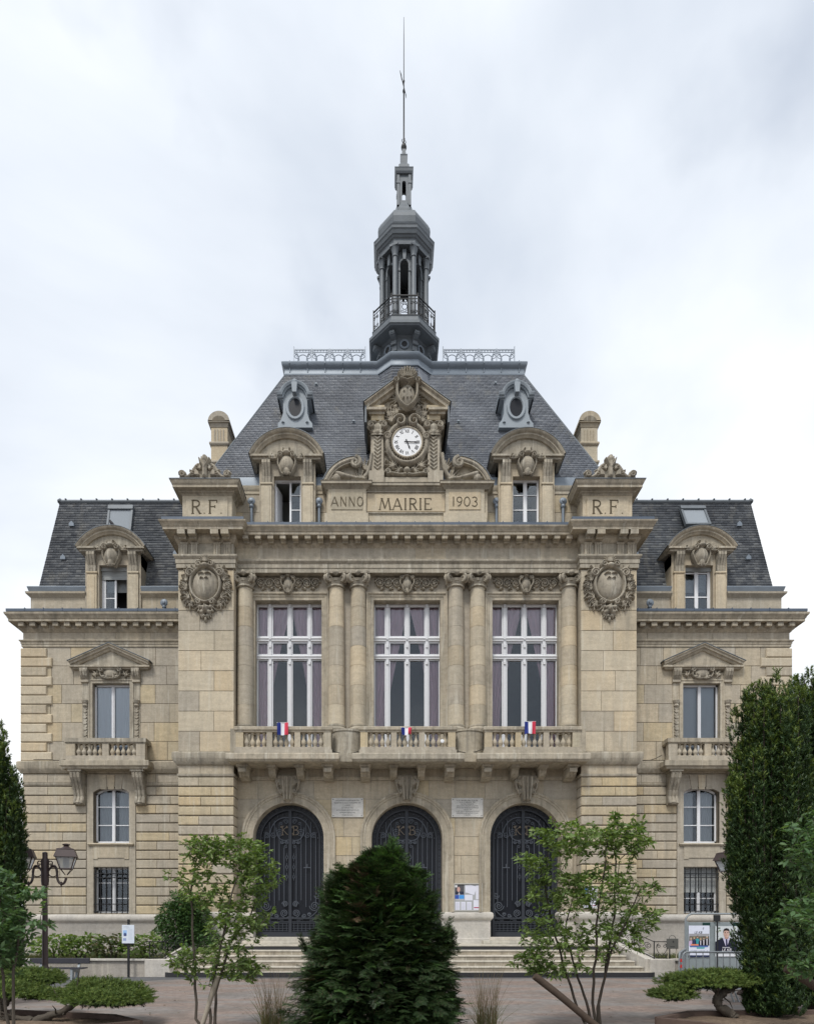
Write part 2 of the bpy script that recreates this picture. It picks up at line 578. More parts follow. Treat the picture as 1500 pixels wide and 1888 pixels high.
M['soil'] = plain('soil', (0.17, 0.128, 0.095), 0.95, 0, 0.1, 0.55, 18, 1.0)
M['bark'] = plain('bark', (0.085, 0.072, 0.058), 0.9, 0, 0.2, 0.4, 16, 0.7, (1, 1, 0.4))
M['bark_dark'] = plain('dark_bark', (0.045, 0.037, 0.030), 0.9, 0, 0.2, 0.4, 16, 0.6, (1, 1, 0.4))
M['paper'] = plain('paper', (0.72, 0.74, 0.80), 0.7, 0, 0.2, 0.03)
M['red'] = plain('red_plastic', (0.55, 0.03, 0.03), 0.4, 0, 0.5)
M['bird'] = plain('bird_feather', (0.05, 0.05, 0.055), 0.7, 0, 0.2, 0.4, 30)
M['cable'] = plain('black_cable', (0.025, 0.024, 0.022), 0.6, 0, 0.3)


def flat(name, c, rough=0.65):
    if name not in M:
        M[name] = plain(name, c, rough, 0, 0.25, 0.05, 20)
    return M[name]


def glass_mat():
    t = NT('window_glass')
    tr = t.n('BsdfTransparent')
    tr.inputs['Color'].default_value = (0.92, 0.94, 0.95, 1)
    gl = t.n('BsdfGlossy', Roughness=0.015)
    gl.inputs['Color'].default_value = (0.9, 0.95, 1.0, 1)
    fr = t.n('Fresnel', IOR=1.55)
    p = t.pos((1, 1, 1))
    nz = t.noise(p, 1.4, 2)
    bp = t.n('Bump', Strength=0.12, Distance=0.02)
    t.l(nz, bp.inputs['Height'])
    t.l(bp.outputs['Normal'], gl.inputs['Normal'])
    mx = t.n('MixShader')
    t.l(fr.outputs[0], mx.inputs[0])
    t.l(tr.outputs[0], mx.inputs[1])
    t.l(gl.outputs[0], mx.inputs[2])
    t.l(mx.outputs[0], t.o.inputs['Surface'])
    return t.m


M['glass'] = glass_mat()


def cloth(name, c, var=0.2):
    t = NT(name)
    n = t.noise(t.pos((9, 9, 0.25)), 2.2, 4)
    col = t.mix(n, g3(c, 1 - var), g3(c, 1 + var))
    return t.base(col, 0.9, 0, 0.1)


M['curtain'] = cloth('mauve_curtain', (0.90, 0.54, 0.61), 0.4)
M['net'] = cloth('blue_net_curtain', (0.80, 0.85, 0.98), 0.10)
M['blind'] = cloth('white_blind', (0.50, 0.52, 0.55), 0.05)


def slate_mat(name, cols):
    t = NT(name)
    g = t.n('NewGeometry')
    k = len(cols) - 1
    c = t.ramp(g.outputs['Random Per Island'], [(i / k, cc) for i, cc in enumerate(cols)])
    p = t.pos()
    n1 = t.noise(p, 0.7, 6, 0.6)
    n2 = t.noise(p, 20, 4)
    c = t.mix(1.0, c, t.ramp(n1, [(0.36, (0.68, 0.69, 0.71)), (0.64, (1.25, 1.24, 1.22))]), 'MULTIPLY')
    c = t.mix(1.0, c, t.ramp(n2, [(0.3, (0.86, 0.86, 0.86)), (0.7, (1.1, 1.1, 1.1))]), 'MULTIPLY')
    lich = t.ramp(t.noise(t.pos((1.5, 1.5, 0.5)), 1.3, 7, 0.65), [(0.56, (0, 0, 0)), (0.70, (0.65, 0.65, 0.65))])
    c = t.mix(lich, c, (0.22, 0.215, 0.195))
    t.bump(n2, 0.25, 0.01)
    return t.base(c, 0.55, 0, 0.45)


M['slate'] = slate_mat('roof_slate', [(0.108, 0.122, 0.148), (0.146, 0.162, 0.190), (0.122, 0.135, 0.160), (0.192, 0.208, 0.234)])
M['slate_old'] = slate_mat('old_roof_slate', [(0.062, 0.070, 0.083), (0.130, 0.141, 0.156), (0.083, 0.092, 0.106), (0.200, 0.210, 0.216), (0.10, 0.109, 0.122), (0.070, 0.079, 0.092)])


def leaf_mat(name, cols, rough=0.5, trans=0.3, spec=0.35):
    t = NT(name)
    g = t.n('NewGeometry')
    k = len(cols) - 1
    c = t.ramp(g.outputs['Random Per Island'], [(i / k, cc) for i, cc in enumerate(cols)])
    n = t.noise(t.pos(), 1.8, 3)
    c = t.mix(1.0, c, t.ramp(n, [(0.3, (0.78, 0.78, 0.78)), (0.7, (1.2, 1.2, 1.15))]), 'MULTIPLY')
    t.base(c, rough, 0, spec)
    if trans:
        tl = t.n('BsdfTranslucent')
        c2 = t.mix(1.0, c, (1.5, 1.6, 0.6), 'MULTIPLY')
        t.l(c2, tl.inputs['Color'])
        mx = t.n('MixShader')
        mx.inputs[0].default_value = trans
        t.l(t.b.outputs[0], mx.inputs[1])
        t.l(tl.outputs[0], mx.inputs[2])
        t.l(mx.outputs[0], t.o.inputs['Surface'])
    return t.m


M['leaf'] = leaf_mat('broad_leaf', [(0.085, 0.14, 0.045), (0.145, 0.215, 0.062), (0.11, 0.175, 0.05), (0.215, 0.285, 0.095), (0.10, 0.15, 0.05)])
M['leaf_blue'] = leaf_mat('bluish_broad_leaf', [(0.065, 0.13, 0.06), (0.105, 0.185, 0.08), (0.085, 0.155, 0.07), (0.15, 0.23, 0.10)])
M['leaf_dark'] = leaf_mat('laurel_leaf', [(0.040, 0.09, 0.036), (0.070, 0.135, 0.046), (0.055, 0.11, 0.042), (0.11, 0.18, 0.06)], 0.4, 0.2)
M['leaf_hyd'] = leaf_mat('hydrangea_leaf', [(0.045, 0.085, 0.035), (0.08, 0.11, 0.045), (0.11, 0.09, 0.05), (0.065, 0.12, 0.045)])
M['needle'] = leaf_mat('fir_needle', [(0.015, 0.036, 0.014), (0.027, 0.055, 0.018), (0.040, 0.074, 0.022), (0.020, 0.044, 0.016), (0.06, 0.05, 0.028)], 0.5, 0.1, 0.3)
M['needle_tip'] = leaf_mat('fir_needle_young', [(0.045, 0.10, 0.03), (0.07, 0.14, 0.04), (0.10, 0.175, 0.055)], 0.5, 0.15, 0.3)
M['needle_dead'] = leaf_mat('fir_needle_dry', [(0.12, 0.08, 0.05), (0.09, 0.065, 0.04)], 0.8, 0.0, 0.1)
M['yew'] = leaf_mat('yew_needle', [(0.022, 0.048, 0.018), (0.038, 0.075, 0.024), (0.030, 0.062, 0.021), (0.075, 0.12, 0.032)], 0.5, 0.1, 0.3)
M['yew_tip'] = leaf_mat('yew_young_needle', [(0.07, 0.12, 0.028), (0.12, 0.17, 0.035), (0.16, 0.20, 0.05)], 0.5, 0.15, 0.3)
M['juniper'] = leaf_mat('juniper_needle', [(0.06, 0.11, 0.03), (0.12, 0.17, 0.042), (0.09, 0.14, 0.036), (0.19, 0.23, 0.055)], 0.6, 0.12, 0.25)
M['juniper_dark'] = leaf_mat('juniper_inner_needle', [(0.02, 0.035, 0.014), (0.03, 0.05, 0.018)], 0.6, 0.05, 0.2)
M['grass'] = leaf_mat('grass_blade', [(0.09, 0.12, 0.045), (0.14, 0.15, 0.07), (0.07, 0.10, 0.035)], 0.7, 0.2, 0.2)
M['dry_grass'] = leaf_mat('dry_reed_grass', [(0.16, 0.11, 0.075), (0.22, 0.17, 0.11), (0.10, 0.10, 0.05), (0.19, 0.13, 0.09)], 0.8, 0.15, 0.2)


def paver_mat():
    t = NT('pink_pavers')
    p = t.pos()
    br = t.n('TexBrick', Scale=1.0)
    br.inputs['Color1'].default_value = (0.235, 0.18, 0.155, 1)
    br.inputs['Color2'].default_value = (0.285, 0.225, 0.195, 1)
    br.inputs['Mortar'].default_value = (0.17, 0.15, 0.13, 1)
    br.inputs['Mortar Size'].default_value = 0.004
    br.inputs['Brick Width'].default_value = 0.20
    br.inputs['Row Height'].default_value = 0.10
    t.l(p, br.inputs['Vector'])
    n1 = t.noise(t.pos((0.5, 1.6, 1)), 0.9, 6, 0.6)
    n2 = t.noise(p, 7, 5)
    grey = t.ramp(n1, [(0.46, (0, 0, 0)), (0.56, (0.85, 0.85, 0.85))])
    c = t.mix(grey, br.outputs['Color'], (0.245, 0.23, 0.22))
    c = t.mix(1.0, c, t.ramp(n2, [(0.3, (0.74, 0.74, 0.74)), (0.7, (1.12, 1.12, 1.12))]), 'MULTIPLY')
    st = t.ramp(t.noise(p, 0.8, 8, 0.7), [(0.46, (0, 0, 0)), (0.68, (0.65, 0.65, 0.65))])
    c = t.mix(st, c, (0.13, 0.12, 0.11))
    t.bump(br.outputs['Fac'], -0.3, 0.004)
    return t.base(c, 0.85, 0, 0.25)


M['paver'] = paver_mat()
M['asphalt'] = plain('asphalt', (0.115, 0.117, 0.122), 0.9, 0, 0.2, 0.2, 6, 0.5)
M['far_ground'] = plain('far_ground', (0.14, 0.13, 0.12), 0.95, 0, 0.1, 0.2, 0.2)
# ------------------------------------------------------------------ building helpers
def wall_panel(mb, x0, x1, z0, z1, yf, ops, depth):
    """flat wall with openings (cx, hw, zb, top) where top is a height or a function of x; reveals included"""
    def quad(a, b, c, d): mb.add([a, b, c, d], [(0, 1, 2, 3)])
    x = x0
    for cx, hw, zb, top in sorted(ops):
        a, b = cx - hw, cx + hw
        if a > x: quad((x, yf, z0), (a, yf, z0), (a, yf, z1), (x, yf, z1))
        if zb > z0: quad((a, yf, z0), (b, yf, z0), (b, yf, zb), (a, yf, zb))
        fn = top if callable(top) else (lambda q, t=top: t)
        n = 24 if callable(top) else 1
        xs = [cx - hw * math.cos(PI * i / n) for i in range(n + 1)] if n > 1 else [a, b]
        for i in range(n):
            p, q = xs[i], xs[i + 1]
            quad((p, yf, fn(p)), (q, yf, fn(q)), (q, yf, z1), (p, yf, z1))
            quad((p, yf, fn(p)), (q, yf, fn(q)), (q, yf + depth, fn(q)), (p, yf + depth, fn(p)))
        for q in (a, b):
            quad((q, yf, zb), (q, yf + depth, zb), (q, yf + depth, fn(q)), (q, yf, fn(q)))
        quad((a, yf, zb), (b, yf, zb), (b, yf + depth, zb), (a, yf + depth, zb))
        x = b
    if x < x1: quad((x, yf, z0), (x1, yf, z0), (x1, yf, z1), (x, yf, z1))
    return mb


def xz_mold(mb, path, prof, closed=False, dy=0.0):
    """moulding in the wall plane: path in (x,z), profile (outward, y); outward is to the left of travel"""
    n, m = len(path), len(prof)
    seg = []
    for i in range(n if closed else n - 1):
        a, b = path[i], path[(i + 1) % n]
        dx, dz = b[0] - a[0], b[1] - a[1]
        l = math.hypot(dx, dz)
        seg.append((-dz / l, dx / l))
    vs, fs = [], []
    for i in range(n):
        n1, n2 = (seg[i - 1], seg[i]) if closed else (seg[max(i - 1, 0)], seg[min(i, n - 2)])
        dd = 1 + n1[0] * n2[0] + n1[1] * n2[1]
        mx, mz = (n1[0] + n2[0]) / dd, (n1[1] + n2[1]) / dd
        for o, y in prof:
            vs.append((path[i][0] + mx * o, y + dy, path[i][1] + mz * o))
    for i in range(n if closed else n - 1):
        k = (i + 1) % n
        for j in range(m - 1):
            fs.append((i * m + j, k * m + j, k * m + j + 1, i * m + j + 1))
    if not closed:
        fs.append(tuple(range(m)))
        fs.append(tuple((n - 1) * m + j for j in range(m - 1, -1, -1)))
    mb.add(vs, fs)
    return mb


def arc_pts(cx, cz, r, a0, a1, n):
    return [(cx + r * math.cos(a0 + (a1 - a0) * i / n), cz + r * math.sin(a0 + (a1 - a0) * i / n)) for i in range(n + 1)]


def sub_intervals(x0, x1, cuts):
    segs = [(x0, x1)]
    for a, b in cuts:
        out = []
        for s, e_ in segs:
            if b <= s or a >= e_: out.append((s, e_))
            else:
                if a > s: out.append((s, a))
                if b < e_: out.append((b, e_))
        segs = out
    return [s for s in segs if s[1] - s[0] > 0.05]


def courses(parent, name, mats, x0, x1, zs, yf, ops, length, gap_h, gap_v, proud, ch, seed, cz=None, arches=()):
    """stones laid in courses, each an object of its own; ops are rectangles kept free, arches (cx, R, zs)"""
    r = random.Random(seed)
    for k in range(len(zs) - 1):
        zt, zb = zs[k], zs[k + 1]
        cuts = [(a, b) for a, b, c, d in ops if min(d, zt) - max(c, zb) > 0.06]
        for s, e_ in sub_intervals(x0, x1, cuts):
            n = max(1, round((e_ - s) / length + r.uniform(-0.25, 0.25)))
            off = 0.25 if k % 2 else -0.25
            edges = [s] + [s + (e_ - s) * (i + off * (0.6 + 0.6 * r.random()) * (1 if n > 1 else 0)) / n for i in range(1, n)] + [e_]
            for i in range(n):
                a = edges[i] + (gap_v / 2 if i else 0)
                b = edges[i + 1] - (gap_v / 2 if i < n - 1 else 0)
                dz = r.uniform(-0.003, 0.003)
                mat = r.choice(mats)
                mb = MB()
                hit = [q for q in arches if q[0] - q[1] < b and q[0] + q[1] > a and q[2] + q[1] > zb]
                if hit:
                    cx, R, zsp = hit[0]
                    N = 14
                    pts = []
                    def lo(x):
                        d = R * R - (x - cx) ** 2
                        return max(zb + gap_h / 2, zsp + math.sqrt(d)) if d > 0 else zb + gap_h / 2
                    run = []
                    for j in range(N + 1):
                        x = a + (b - a) * j / N
                        if lo(x) < zt - gap_h / 2 - 0.03: run.append((x, lo(x)))
                        elif len(run) > 1: pts.append(run); run = []
                        else: run = []
                    if len(run) > 1: pts.append(run)
                    for rr in pts:
                        m2 = MB()
                        m2.prism(rr + [(rr[-1][0], zt - gap_h / 2), (rr[0][0], zt - gap_h / 2)], yf - proud + dz, yf + 0.01)
                        part(name, m2, mat, parent)
                    continue
                mb.cham(a, b, yf - proud + dz, yf + 0.01, zb + gap_h / 2, zt - gap_h / 2, ch, cz)
                part(name, mb, mat, parent)


def carve(name, w, h, nx, items, mat, parent, loc, scale=1.0, smooth=True):
    V, Fa = relief(w, h, nx, items, scale)
    return link(name, arrays_mesh(name, V, Fa, mat, smooth), parent, loc)


def leaves_rel(cx, cz, ang, length, n, spread, w, ht):
    """acanthus-like spray of tapering lobes"""
    it = []
    for i in range(n):
        a = ang + spread * (i / (n - 1) - 0.5) if n > 1 else ang
        l = length * (1 - 0.35 * abs(2 * i / max(1, n - 1) - 1))
        p0 = (cx, cz)
        p1 = (cx + l * math.cos(a), cz + l * math.sin(a))
        mid = ((p0[0] + p1[0]) / 2 - 0.12 * l * math.sin(a), (p0[1] + p1[1]) / 2 + 0.12 * l * math.cos(a))
        it.append(('line', [p0, mid, p1], w, w * 0.35, ht))
    return it


def roof_slates(name, quad, rows, wid, mat, parent, seed, jitter=0.2, lift=0.018, skip=None):
    """real slates laid on a roof plane: quad = bottom-left, bottom-right, top-right, top-left"""
    r = np.random.RandomState(seed)
    A, B, C_, D_ = [np.array(q, dtype=float) for q in quad]
    nrm = np.cross(B - A, D_ - A)
    nrm /= np.linalg.norm(nrm)
    V, Fa = [], []
    for k in range(rows):
        t0, t1 = k / rows, min(1.0, (k + 1.35) / rows)
        L0, R0 = A + (D_ - A) * t0, B + (C_ - B) * t0
        L1, R1 = A + (D_ - A) * t1, B + (C_ - B) * t1
        width = np.linalg.norm(R0 - L0)
        n = max(1, int(width / wid))
        off = (0.5 if k % 2 else 0.0)
        for i in range(-1, n + 1):
            u0, u1 = (i + off) / n, (i + off + 1) / n
            u0, u1 = max(0.0, u0), min(1.0, u1)
            if u1 - u0 < 0.15 / n: continue
            g = 0.018 / n
            lf = lift * (0.75 + jitter * r.rand() * 2)
            jz = 0.06 * (r.rand() - 0.5) / rows
            b0 = L0 + (R0 - L0) * (u0 + g) + (D_ - A) * jz
            b1 = L0 + (R0 - L0) * (u1 - g) + (D_ - A) * jz
            tl = L1 + (R1 - L1) * (u0 + g)
            tr = L1 + (R1 - L1) * (u1 - g)
            if skip is not None and skip(*(0.25 * (b0 + b1 + tl + tr))): continue
            o = len(V)
            V += [b0 + nrm * lf, b1 + nrm * lf, tr + nrm * 0.004, tl + nrm * 0.004, b0 + nrm * 0.002, b1 + nrm * 0.002]
            Fa += [(o, o + 1, o + 2, o + 3), (o + 4, o + 5, o + 1, o)]
    me = arrays_mesh(name, np.array(V), np.array(Fa), mat)
    return link(name, me, parent, kind='stuff')


HALL = thing('town_hall', 'large cream limestone town hall with slate roofs and a lead spire above the clock', 'town hall')
BX = 3.83                       # bay spacing
PO, PI_ = 7.225, 5.48           # pier outer and inner edge
YP, YW = -0.50, 0.75            # front planes of the piers and of the wings
WO, WA = 12.85, 9.88            # wing outer edge and window axis
Z_LAND, Z_SILL = 0.84, 1.05
ZSP, RD = 4.25, 1.15            # door arch spring and radius

# ---- bodies behind the walls
mb = MB()
mb.box(-PO + 0.02, PO - 0.02, 2.3, 9.0, 0, 15.9)
mb.box(-PO + 0.3, PO - 0.3, 0.45, 2.3, 12.75, 13.0)
mb.box(-PO + 0.3, PO - 0.3, 0.45, 2.3, 6.2, 6.5)
for s in (-1, 1):
    mb.box(s * (PO + 0.02), s * (WO - 0.3), 2.1, 8.6, 0, 12.8)
    mb.box(s * (PO + 0.02), s * (WO - 0.3), 1.15, 2.1, 6.35, 6.6)
    mb.box(s * (PO + 0.02), s * (WO - 0.3), 1.15, 2.1, 3.7, 3.8)
    mb.box(s * (PO + 0.02), s * (WO - 0.3), 1.15, 2.1, 11.4, 11.6)
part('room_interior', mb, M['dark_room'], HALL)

# ---- central wall
mb = MB()
arch_top = lambda c: (lambda x: ZSP + math.sqrt(max(0.0, RD * RD - (x - c) ** 2)))
wall_panel(mb, -PI_, PI_, 0.5, 6.3, 0.012, [(c, RD, 0.5, arch_top(c)) for c in (-BX, 0, BX)], 0.55)
wall_panel(mb, -PI_, PI_, 6.3, 12.8, 0.0, [(c, 1.08, 6.82, 11.95) for c in (-BX, 0, BX)], 0.42)
mb.box(-PI_, PI_, 0.42, 0.45, 6.3, 6.82)
CW = part('central_wall', mb, M['stone'], HALL)
zs = [6.12 - 0.607 * k for k in range(8)]
courses(CW, 'ashlar_stone', [M['stone'], M['stone'], M['stone_yellow']], -PI_, PI_, zs, 0.012,
        [(c - 1.22, c + 1.22, 0, ZSP) for c in (-BX, 0, BX)], 0.95, 0.018, 0.018, 0.014, 0.003, 5,
        arches=[(c, 1.36, ZSP) for c in (-BX, 0, BX)])
courses(CW, 'frieze_stone', [M['stone']], -PI_, PI_, [6.50, 6.20], 0.0, [], 1.2, 0.01, 0.012, 0.012, 0.003, 6)

for c in (-BX, 0, BX):          # archivolts and keystones
    mb = MB()
    path = [(c - RD, 1.86)] + [(c - RD, ZSP)] + arc_pts(c, ZSP, RD, PI, 0, 32)[1:] + [(c + RD, 1.86)]
    xz_mold(mb, path, [(-0.007, 0.5), (-0.007, -0.035), (0.03, -0.05), (0.05, -0.05), (0.05, -0.035), (0.20, -0.035), (0.22, -0.06), (0.27, -0.06), (0.29, -0.085), (0.335, -0.095), (0.36, -0.08), (0.37, 0.02)])
    av = part('archivolt', mb, M['stone_trim'], HALL, 35)
    k = MB()
    k.prism([(c - 0.13, 5.36), (c + 0.13, 5.36), (c + 0.20, 5.75), (c + 0.29, 6.10), (c + 0.29, 6.21), (c - 0.29, 6.21), (c - 0.29, 6.10), (c - 0.20, 5.75)], -0.15, 0.02)
    k.box(c - 0.31, c + 0.31, -0.27, 0.02, 6.12, 6.215)
    ks = part('keystone', k, M['stone_carved'], HALL)
    it = mir([('line', spiral(0.27, 0.70, 0.10, 0.02, -0.5, 1.4), 0.035, 0.03, 0.10), ('line', spiral(0.22, 0.36, 0.07, 0.015, 1.5, 1.3), 0.03, 0.02, 0.08),
              ('line', bez((0.33, 0.66), (0.36, 0.5), (0.28, 0.42), (0.22, 0.28)), 0.035, 0.02, 0.07), ('dome', 0.07, 0.12, 0.05, 0.06, 0.13)])
    it += [('flat', 0, 0.66, 0.30, 0.17, 0.12), ('flat', 0, 0.36, 0.17, 0.34, 0.10)] + [('line', bez((x, 0.80), (x * 1.05, 0.62), (x * 0.8, 0.45), (x * 0.62, 0.10)), 0.058, 0.036, 0.21) for x in (-0.14, 0, 0.14)]
    carve('scroll_carving', 0.8, 0.85, 60, it, M['stone_carved'], ks, (c, -0.145, 5.36))

# ---- doors
def iron_line(mb, pts, y, r=0.012, n=4):
    mb.tube([(x, y, z) for x, z in pts], r, n, phase=PI / 4)

def door_ironwork(s):
    """ironwork of the leaf on side s (-1 left, +1 right), door centre at x=0, sill at z=0"""
    g = MB()
    y = -0.02
    sp = ZSP - Z_SILL
    xs = [0.20, 0.36, 0.52, 0.68, 0.84]
    def top(x, R): return sp + math.sqrt(max(0, R * R - x * x))
    for i, x in enumerate(xs):
        zt = [2.95, top(x, 0.93) - 0.35, top(x, 0.93) - 0.12, top(x, 0.93) - 0.05, top(x, 0.93) - 0.22][i]
        g.bar((s * x, y, 0.98 + 0.22 * (i % 2)), (s * x, y, zt), 0.014)
        for zc in ((zt - 0.03, 0.024), (zt - 0.08, 0.018), (1.2 + 0.2 * (i % 2), 0.022)):
            g.lathe([(0, -0.02), (zc[1], 0), (0, 0.02)], s * x, y, 6, zoff=zc[0])
        if i not in (2, 3): iron_line(g, [(s * q, w) for q, w in spiral(x - 0.055, zt + 0.02, 0.055, 0.02, 0, 1.2, 14)], y, 0.011)
    for zc in (2.62, 2.3, 1.98):
        iron_line(g, [(s * 0.115 + 0.035 * math.cos(a * PI / 5), zc + 0.055 * math.sin(a * PI / 5)) for a in range(11)], y, 0.011)
        g.bar((s * 0.115, y, zc + 0.06), (s * 0.115, y, zc + 0.13), 0.009)
        g.bar((s * 0.115, y, zc - 0.06), (s * 0.115, y, zc - 0.13), 0.009)
    # bottom scrolls
    for cx, cz, r, a0, t in ((0.19, 0.78, 0.13, -PI / 2, 2.0), (0.80, 1.02, 0.17, PI, 2.2), (0.90, 1.36, 0.11, PI, 1.8), (0.17, 1.08, 0.10, 0, 1.8), (0.45, 0.70, 0.07, PI, 1.4), (0.62, 0.74, 0.06, 0, 1.4)):
        iron_line(g, [(s * q, w) for q, w in spiral(cx, cz, r, 0.02, a0, t, 26)], y, 0.017)
    iron_line(g, [(s * q, w) for q, w in bez((0.06, 0.66), (0.4, 0.50), (0.75, 0.62), (0.95, 0.95), 14)], y, 0.017)
    iron_line(g, [(s * q, w) for q, w in bez((0.97, 1.2), (0.92, 1.0), (0.97, 0.85), (0.90, 0.64), 10)], y, 0.014)
    # top scrolls round the monogram
    for cx, cz, r, a0, t in ((0.34, 3.42, 0.13, 0.6, 1.9), (0.56, 3.36, 0.10, PI, 1.6), (0.14, 3.80, 0.09, 0, 1.7), (0.78, 3.34, 0.10, PI / 2, 1.8), (0.12, 3.10, 0.06, 0, 1.5), (0.27, 3.12, 0.06, PI, 1.5)):
        iron_line(g, [(s * q, w) for q, w in spiral(cx, cz, r, 0.02, a0, t, 22)], y, 0.014)
    iron_line(g, [(s * q, w) for q, w in bez((0.05, 3.92), (0.35, 3.98), (0.62, 3.75), (0.66, 3.42), 14)], y, 0.02)
    iron_line(g, [(s * q, w) for q, w in bez((0.05, 3.20), (0.25, 3.12), (0.48, 3.24), (0.46, 3.6), 12)], y, 0.018)
    for k in range(7):            # leafy bits
        a = 0.25 + k * 0.2
        g.lathe([(0, -0.03), (0.028, 0), (0, 0.03)], s * 0.92 * math.sin(a), y, 5, zoff=sp + 0.92 * math.cos(a) - 0.06)
    # outer frieze of rings following the arch
    R = 1.075
    for k in range(9):
        a = (k + 0.5) / 9 * PI / 2
        cx, cz = R * math.sin(a), sp + R * math.cos(a)
        iron_line(g, [(s * (cx + 0.04 * math.cos(b * PI / 4)), cz + 0.04 * math.sin(b * PI / 4)) for b in range(9)], y + 0.03, 0.010)
    for k in range(16):
        zc = 0.3 + k * (sp - 0.35) / 15
        iron_line(g, [(s * (R + 0.032 * math.cos(b * PI / 3)), zc + 0.06 * math.sin(b * PI / 3)) for b in range(7)], y + 0.03, 0.009)
    # lower grid
    for k in range(7):
        g.bar((s * (0.12 + k * 0.13), y, 0.18), (s * (0.12 + k * 0.13), y, 0.46), 0.008)
    for k in range(4):
        g.bar((s * 0.07, y, 0.20 + k * 0.08), (s * 0.96, y, 0.20 + k * 0.08), 0.008)
    for k in range(2):
        cx = 0.28 + k * 0.42
        iron_line(g, [(s * (cx + a), 0.54 + b) for a, b in ((-0.14, -0.04), (0.14, -0.04), (0.14, 0.03), (-0.06, 0.03), (-0.06, 0), (0.06, 0))], y, 0.008)
    g.bar((s * 0.44, y, 2.28), (s * 0.68, y, 2.28), 0.02)
    g.bar((s * 0.56, y, 2.28), (s * 0.56, y, 2.40), 0.018)
    return g


def door_leaf(s):
    g = MB()
    sp = ZSP - Z_SILL
    R0, R1 = 1.0, 1.14
    outer = arc_pts(0, sp, R1, PI / 2, 0, 14)
    inner = arc_pts(0, sp, R0, 0, PI / 2, 14)
    ring = [(s * x, z) for x, z in [(0.0, sp + R1)] + outer[1:] + [(R1, 0.0), (R0, 0.0)] + inner[:-1] + [(0.0, sp + R0)]]
    g.prism(ring, 0.02, 0.08)
    ring2 = [(s * x, z) for x, z in arc_pts(0, sp, 1.0, PI / 2, 0, 14) + [(1.0, 0.0), (0.945, 0.0)] + arc_pts(0, sp, 0.945, 0, PI / 2, 14)]
    g.prism(ring2, -0.045, 0.05)
    g.box(s * 0.0, s * 0.05, -0.05, 0.05, 0, sp + 0.97)
    g.box(s * 0.05, s * 0.94, -0.045, 0.04, 0.0, 0.16)
    g.box(s * 0.05, s * 0.94, -0.040, 0.04, 0.47, 0.51)
    g.box(s * 0.05, s * 0.94, -0.045, 0.04, 0.585, 0.64)
    return g


def mono(ch):
    """monogram letter, about 0.3 wide and 0.44 tall, as ribbon strokes"""
    g = MB()
    st = {'K': [[(-0.10, -0.2), (-0.10, 0.2)], bez((0.12, 0.19), (0.02, 0.12), (-0.05, 0.05), (-0.1, 0.0), 8), bez((-0.08, 0.02), (0.0, -0.02), (0.05, -0.16), (0.14, -0.19), 8),
                [(-0.16, 0.2), (-0.04, 0.2)], [(-0.16, -0.2), (-0.04, -0.2)], spiral(0.10, 0.15, 0.05, 0.02, 1.2, 0.9, 10), spiral(-0.14, 0.16, 0.05, 0.02, 2, 0.9, 10)],
          'B': [[(-0.09, -0.2), (-0.09, 0.2)], bez((-0.09, 0.2), (0.14, 0.24), (0.16, 0.02), (-0.09, 0.02), 12), bez((-0.09, 0.02), (0.20, 0.04), (0.20, -0.24), (-0.09, -0.2), 12),
                [(-0.15, 0.2), (-0.05, 0.2)], [(-0.15, -0.2), (-0.05, -0.2)], spiral(-0.13, 0.15, 0.05, 0.02, 2, 0.9, 10), spiral(-0.13, -0.15, 0.05, 0.02, -2, 0.9, 10)]}
    for s in st[ch]:
        g.tube([(x, 0, z) for x, z in s], 0.0125, 5)
    return g


me_iron = {s: mesh_of('ironwork', door_ironwork(s), M['iron'], None) for s in (-1, 1)}
me_leaf = {s: mesh_of('door_leaf', door_leaf(s), M['iron_frame'], None) for s in (-1, 1)}
me_mono = {c: mesh_of('monogram_letter', mono(c), M['gilt'], 40) for c in 'KB'}
pan = MB()
pan.prism([(x, z - Z_SILL) for x, z in arc_pts(0, ZSP, 1.149, 0, PI, 28)] + [(-1.149, 0.0), (1.149, 0.0)], 0.06, 0.12)
me_pan = mesh_of('door_panel', pan, M['door_panel'])
for c in (-BX, 0, BX):
    d = link('door', me_pan, HALL, (c, 0.40, Z_SILL), label='black arched double door with wrought iron scrolls and gilt letters')
    for s in (-1, 1):
        link('door_leaf', me_leaf[s], d)
        link('ironwork', me_iron[s], d)
    link('monogram_letter', me_mono['K'], d, (-0.175, -0.045, 3.50)).scale = (0.75, 1, 0.72)
    link('monogram_letter', me_mono['B'], d, (0.185, -0.045, 3.50)).scale = (0.75, 1, 0.72)

# ---- plinths
pl = [(-0.02, 1.87), (0.05, 1.86), (0.095, 1.82), (0.11, 1.75), (0.10, 1.67), (0.06, 1.62), (0.035, 1.60), (0.035, 1.58), (0.02, 1.58), (0.02, 1.02), (0.06, 1.00), (0.06, 0.80), (-0.02, 0.80)]
for a, b in ((-PI_, -BX - RD - 0.0), (-BX + RD, -RD), (RD, BX - RD), (BX + RD, PI_)):
    mb = MB()
    a2, b2 = a + 0.004, b - 0.004
    path = [(a2, 0.0), (b2, 0.0)]
    if a > -PI_ + 0.1: path = [(a2, 0.40)] + path
    if b < PI_ - 0.1: path = path + [(b2, 0.40)]
    mb.molding(path, pl)
    part('plinth', mb, M['stone_base'], HALL, 35)

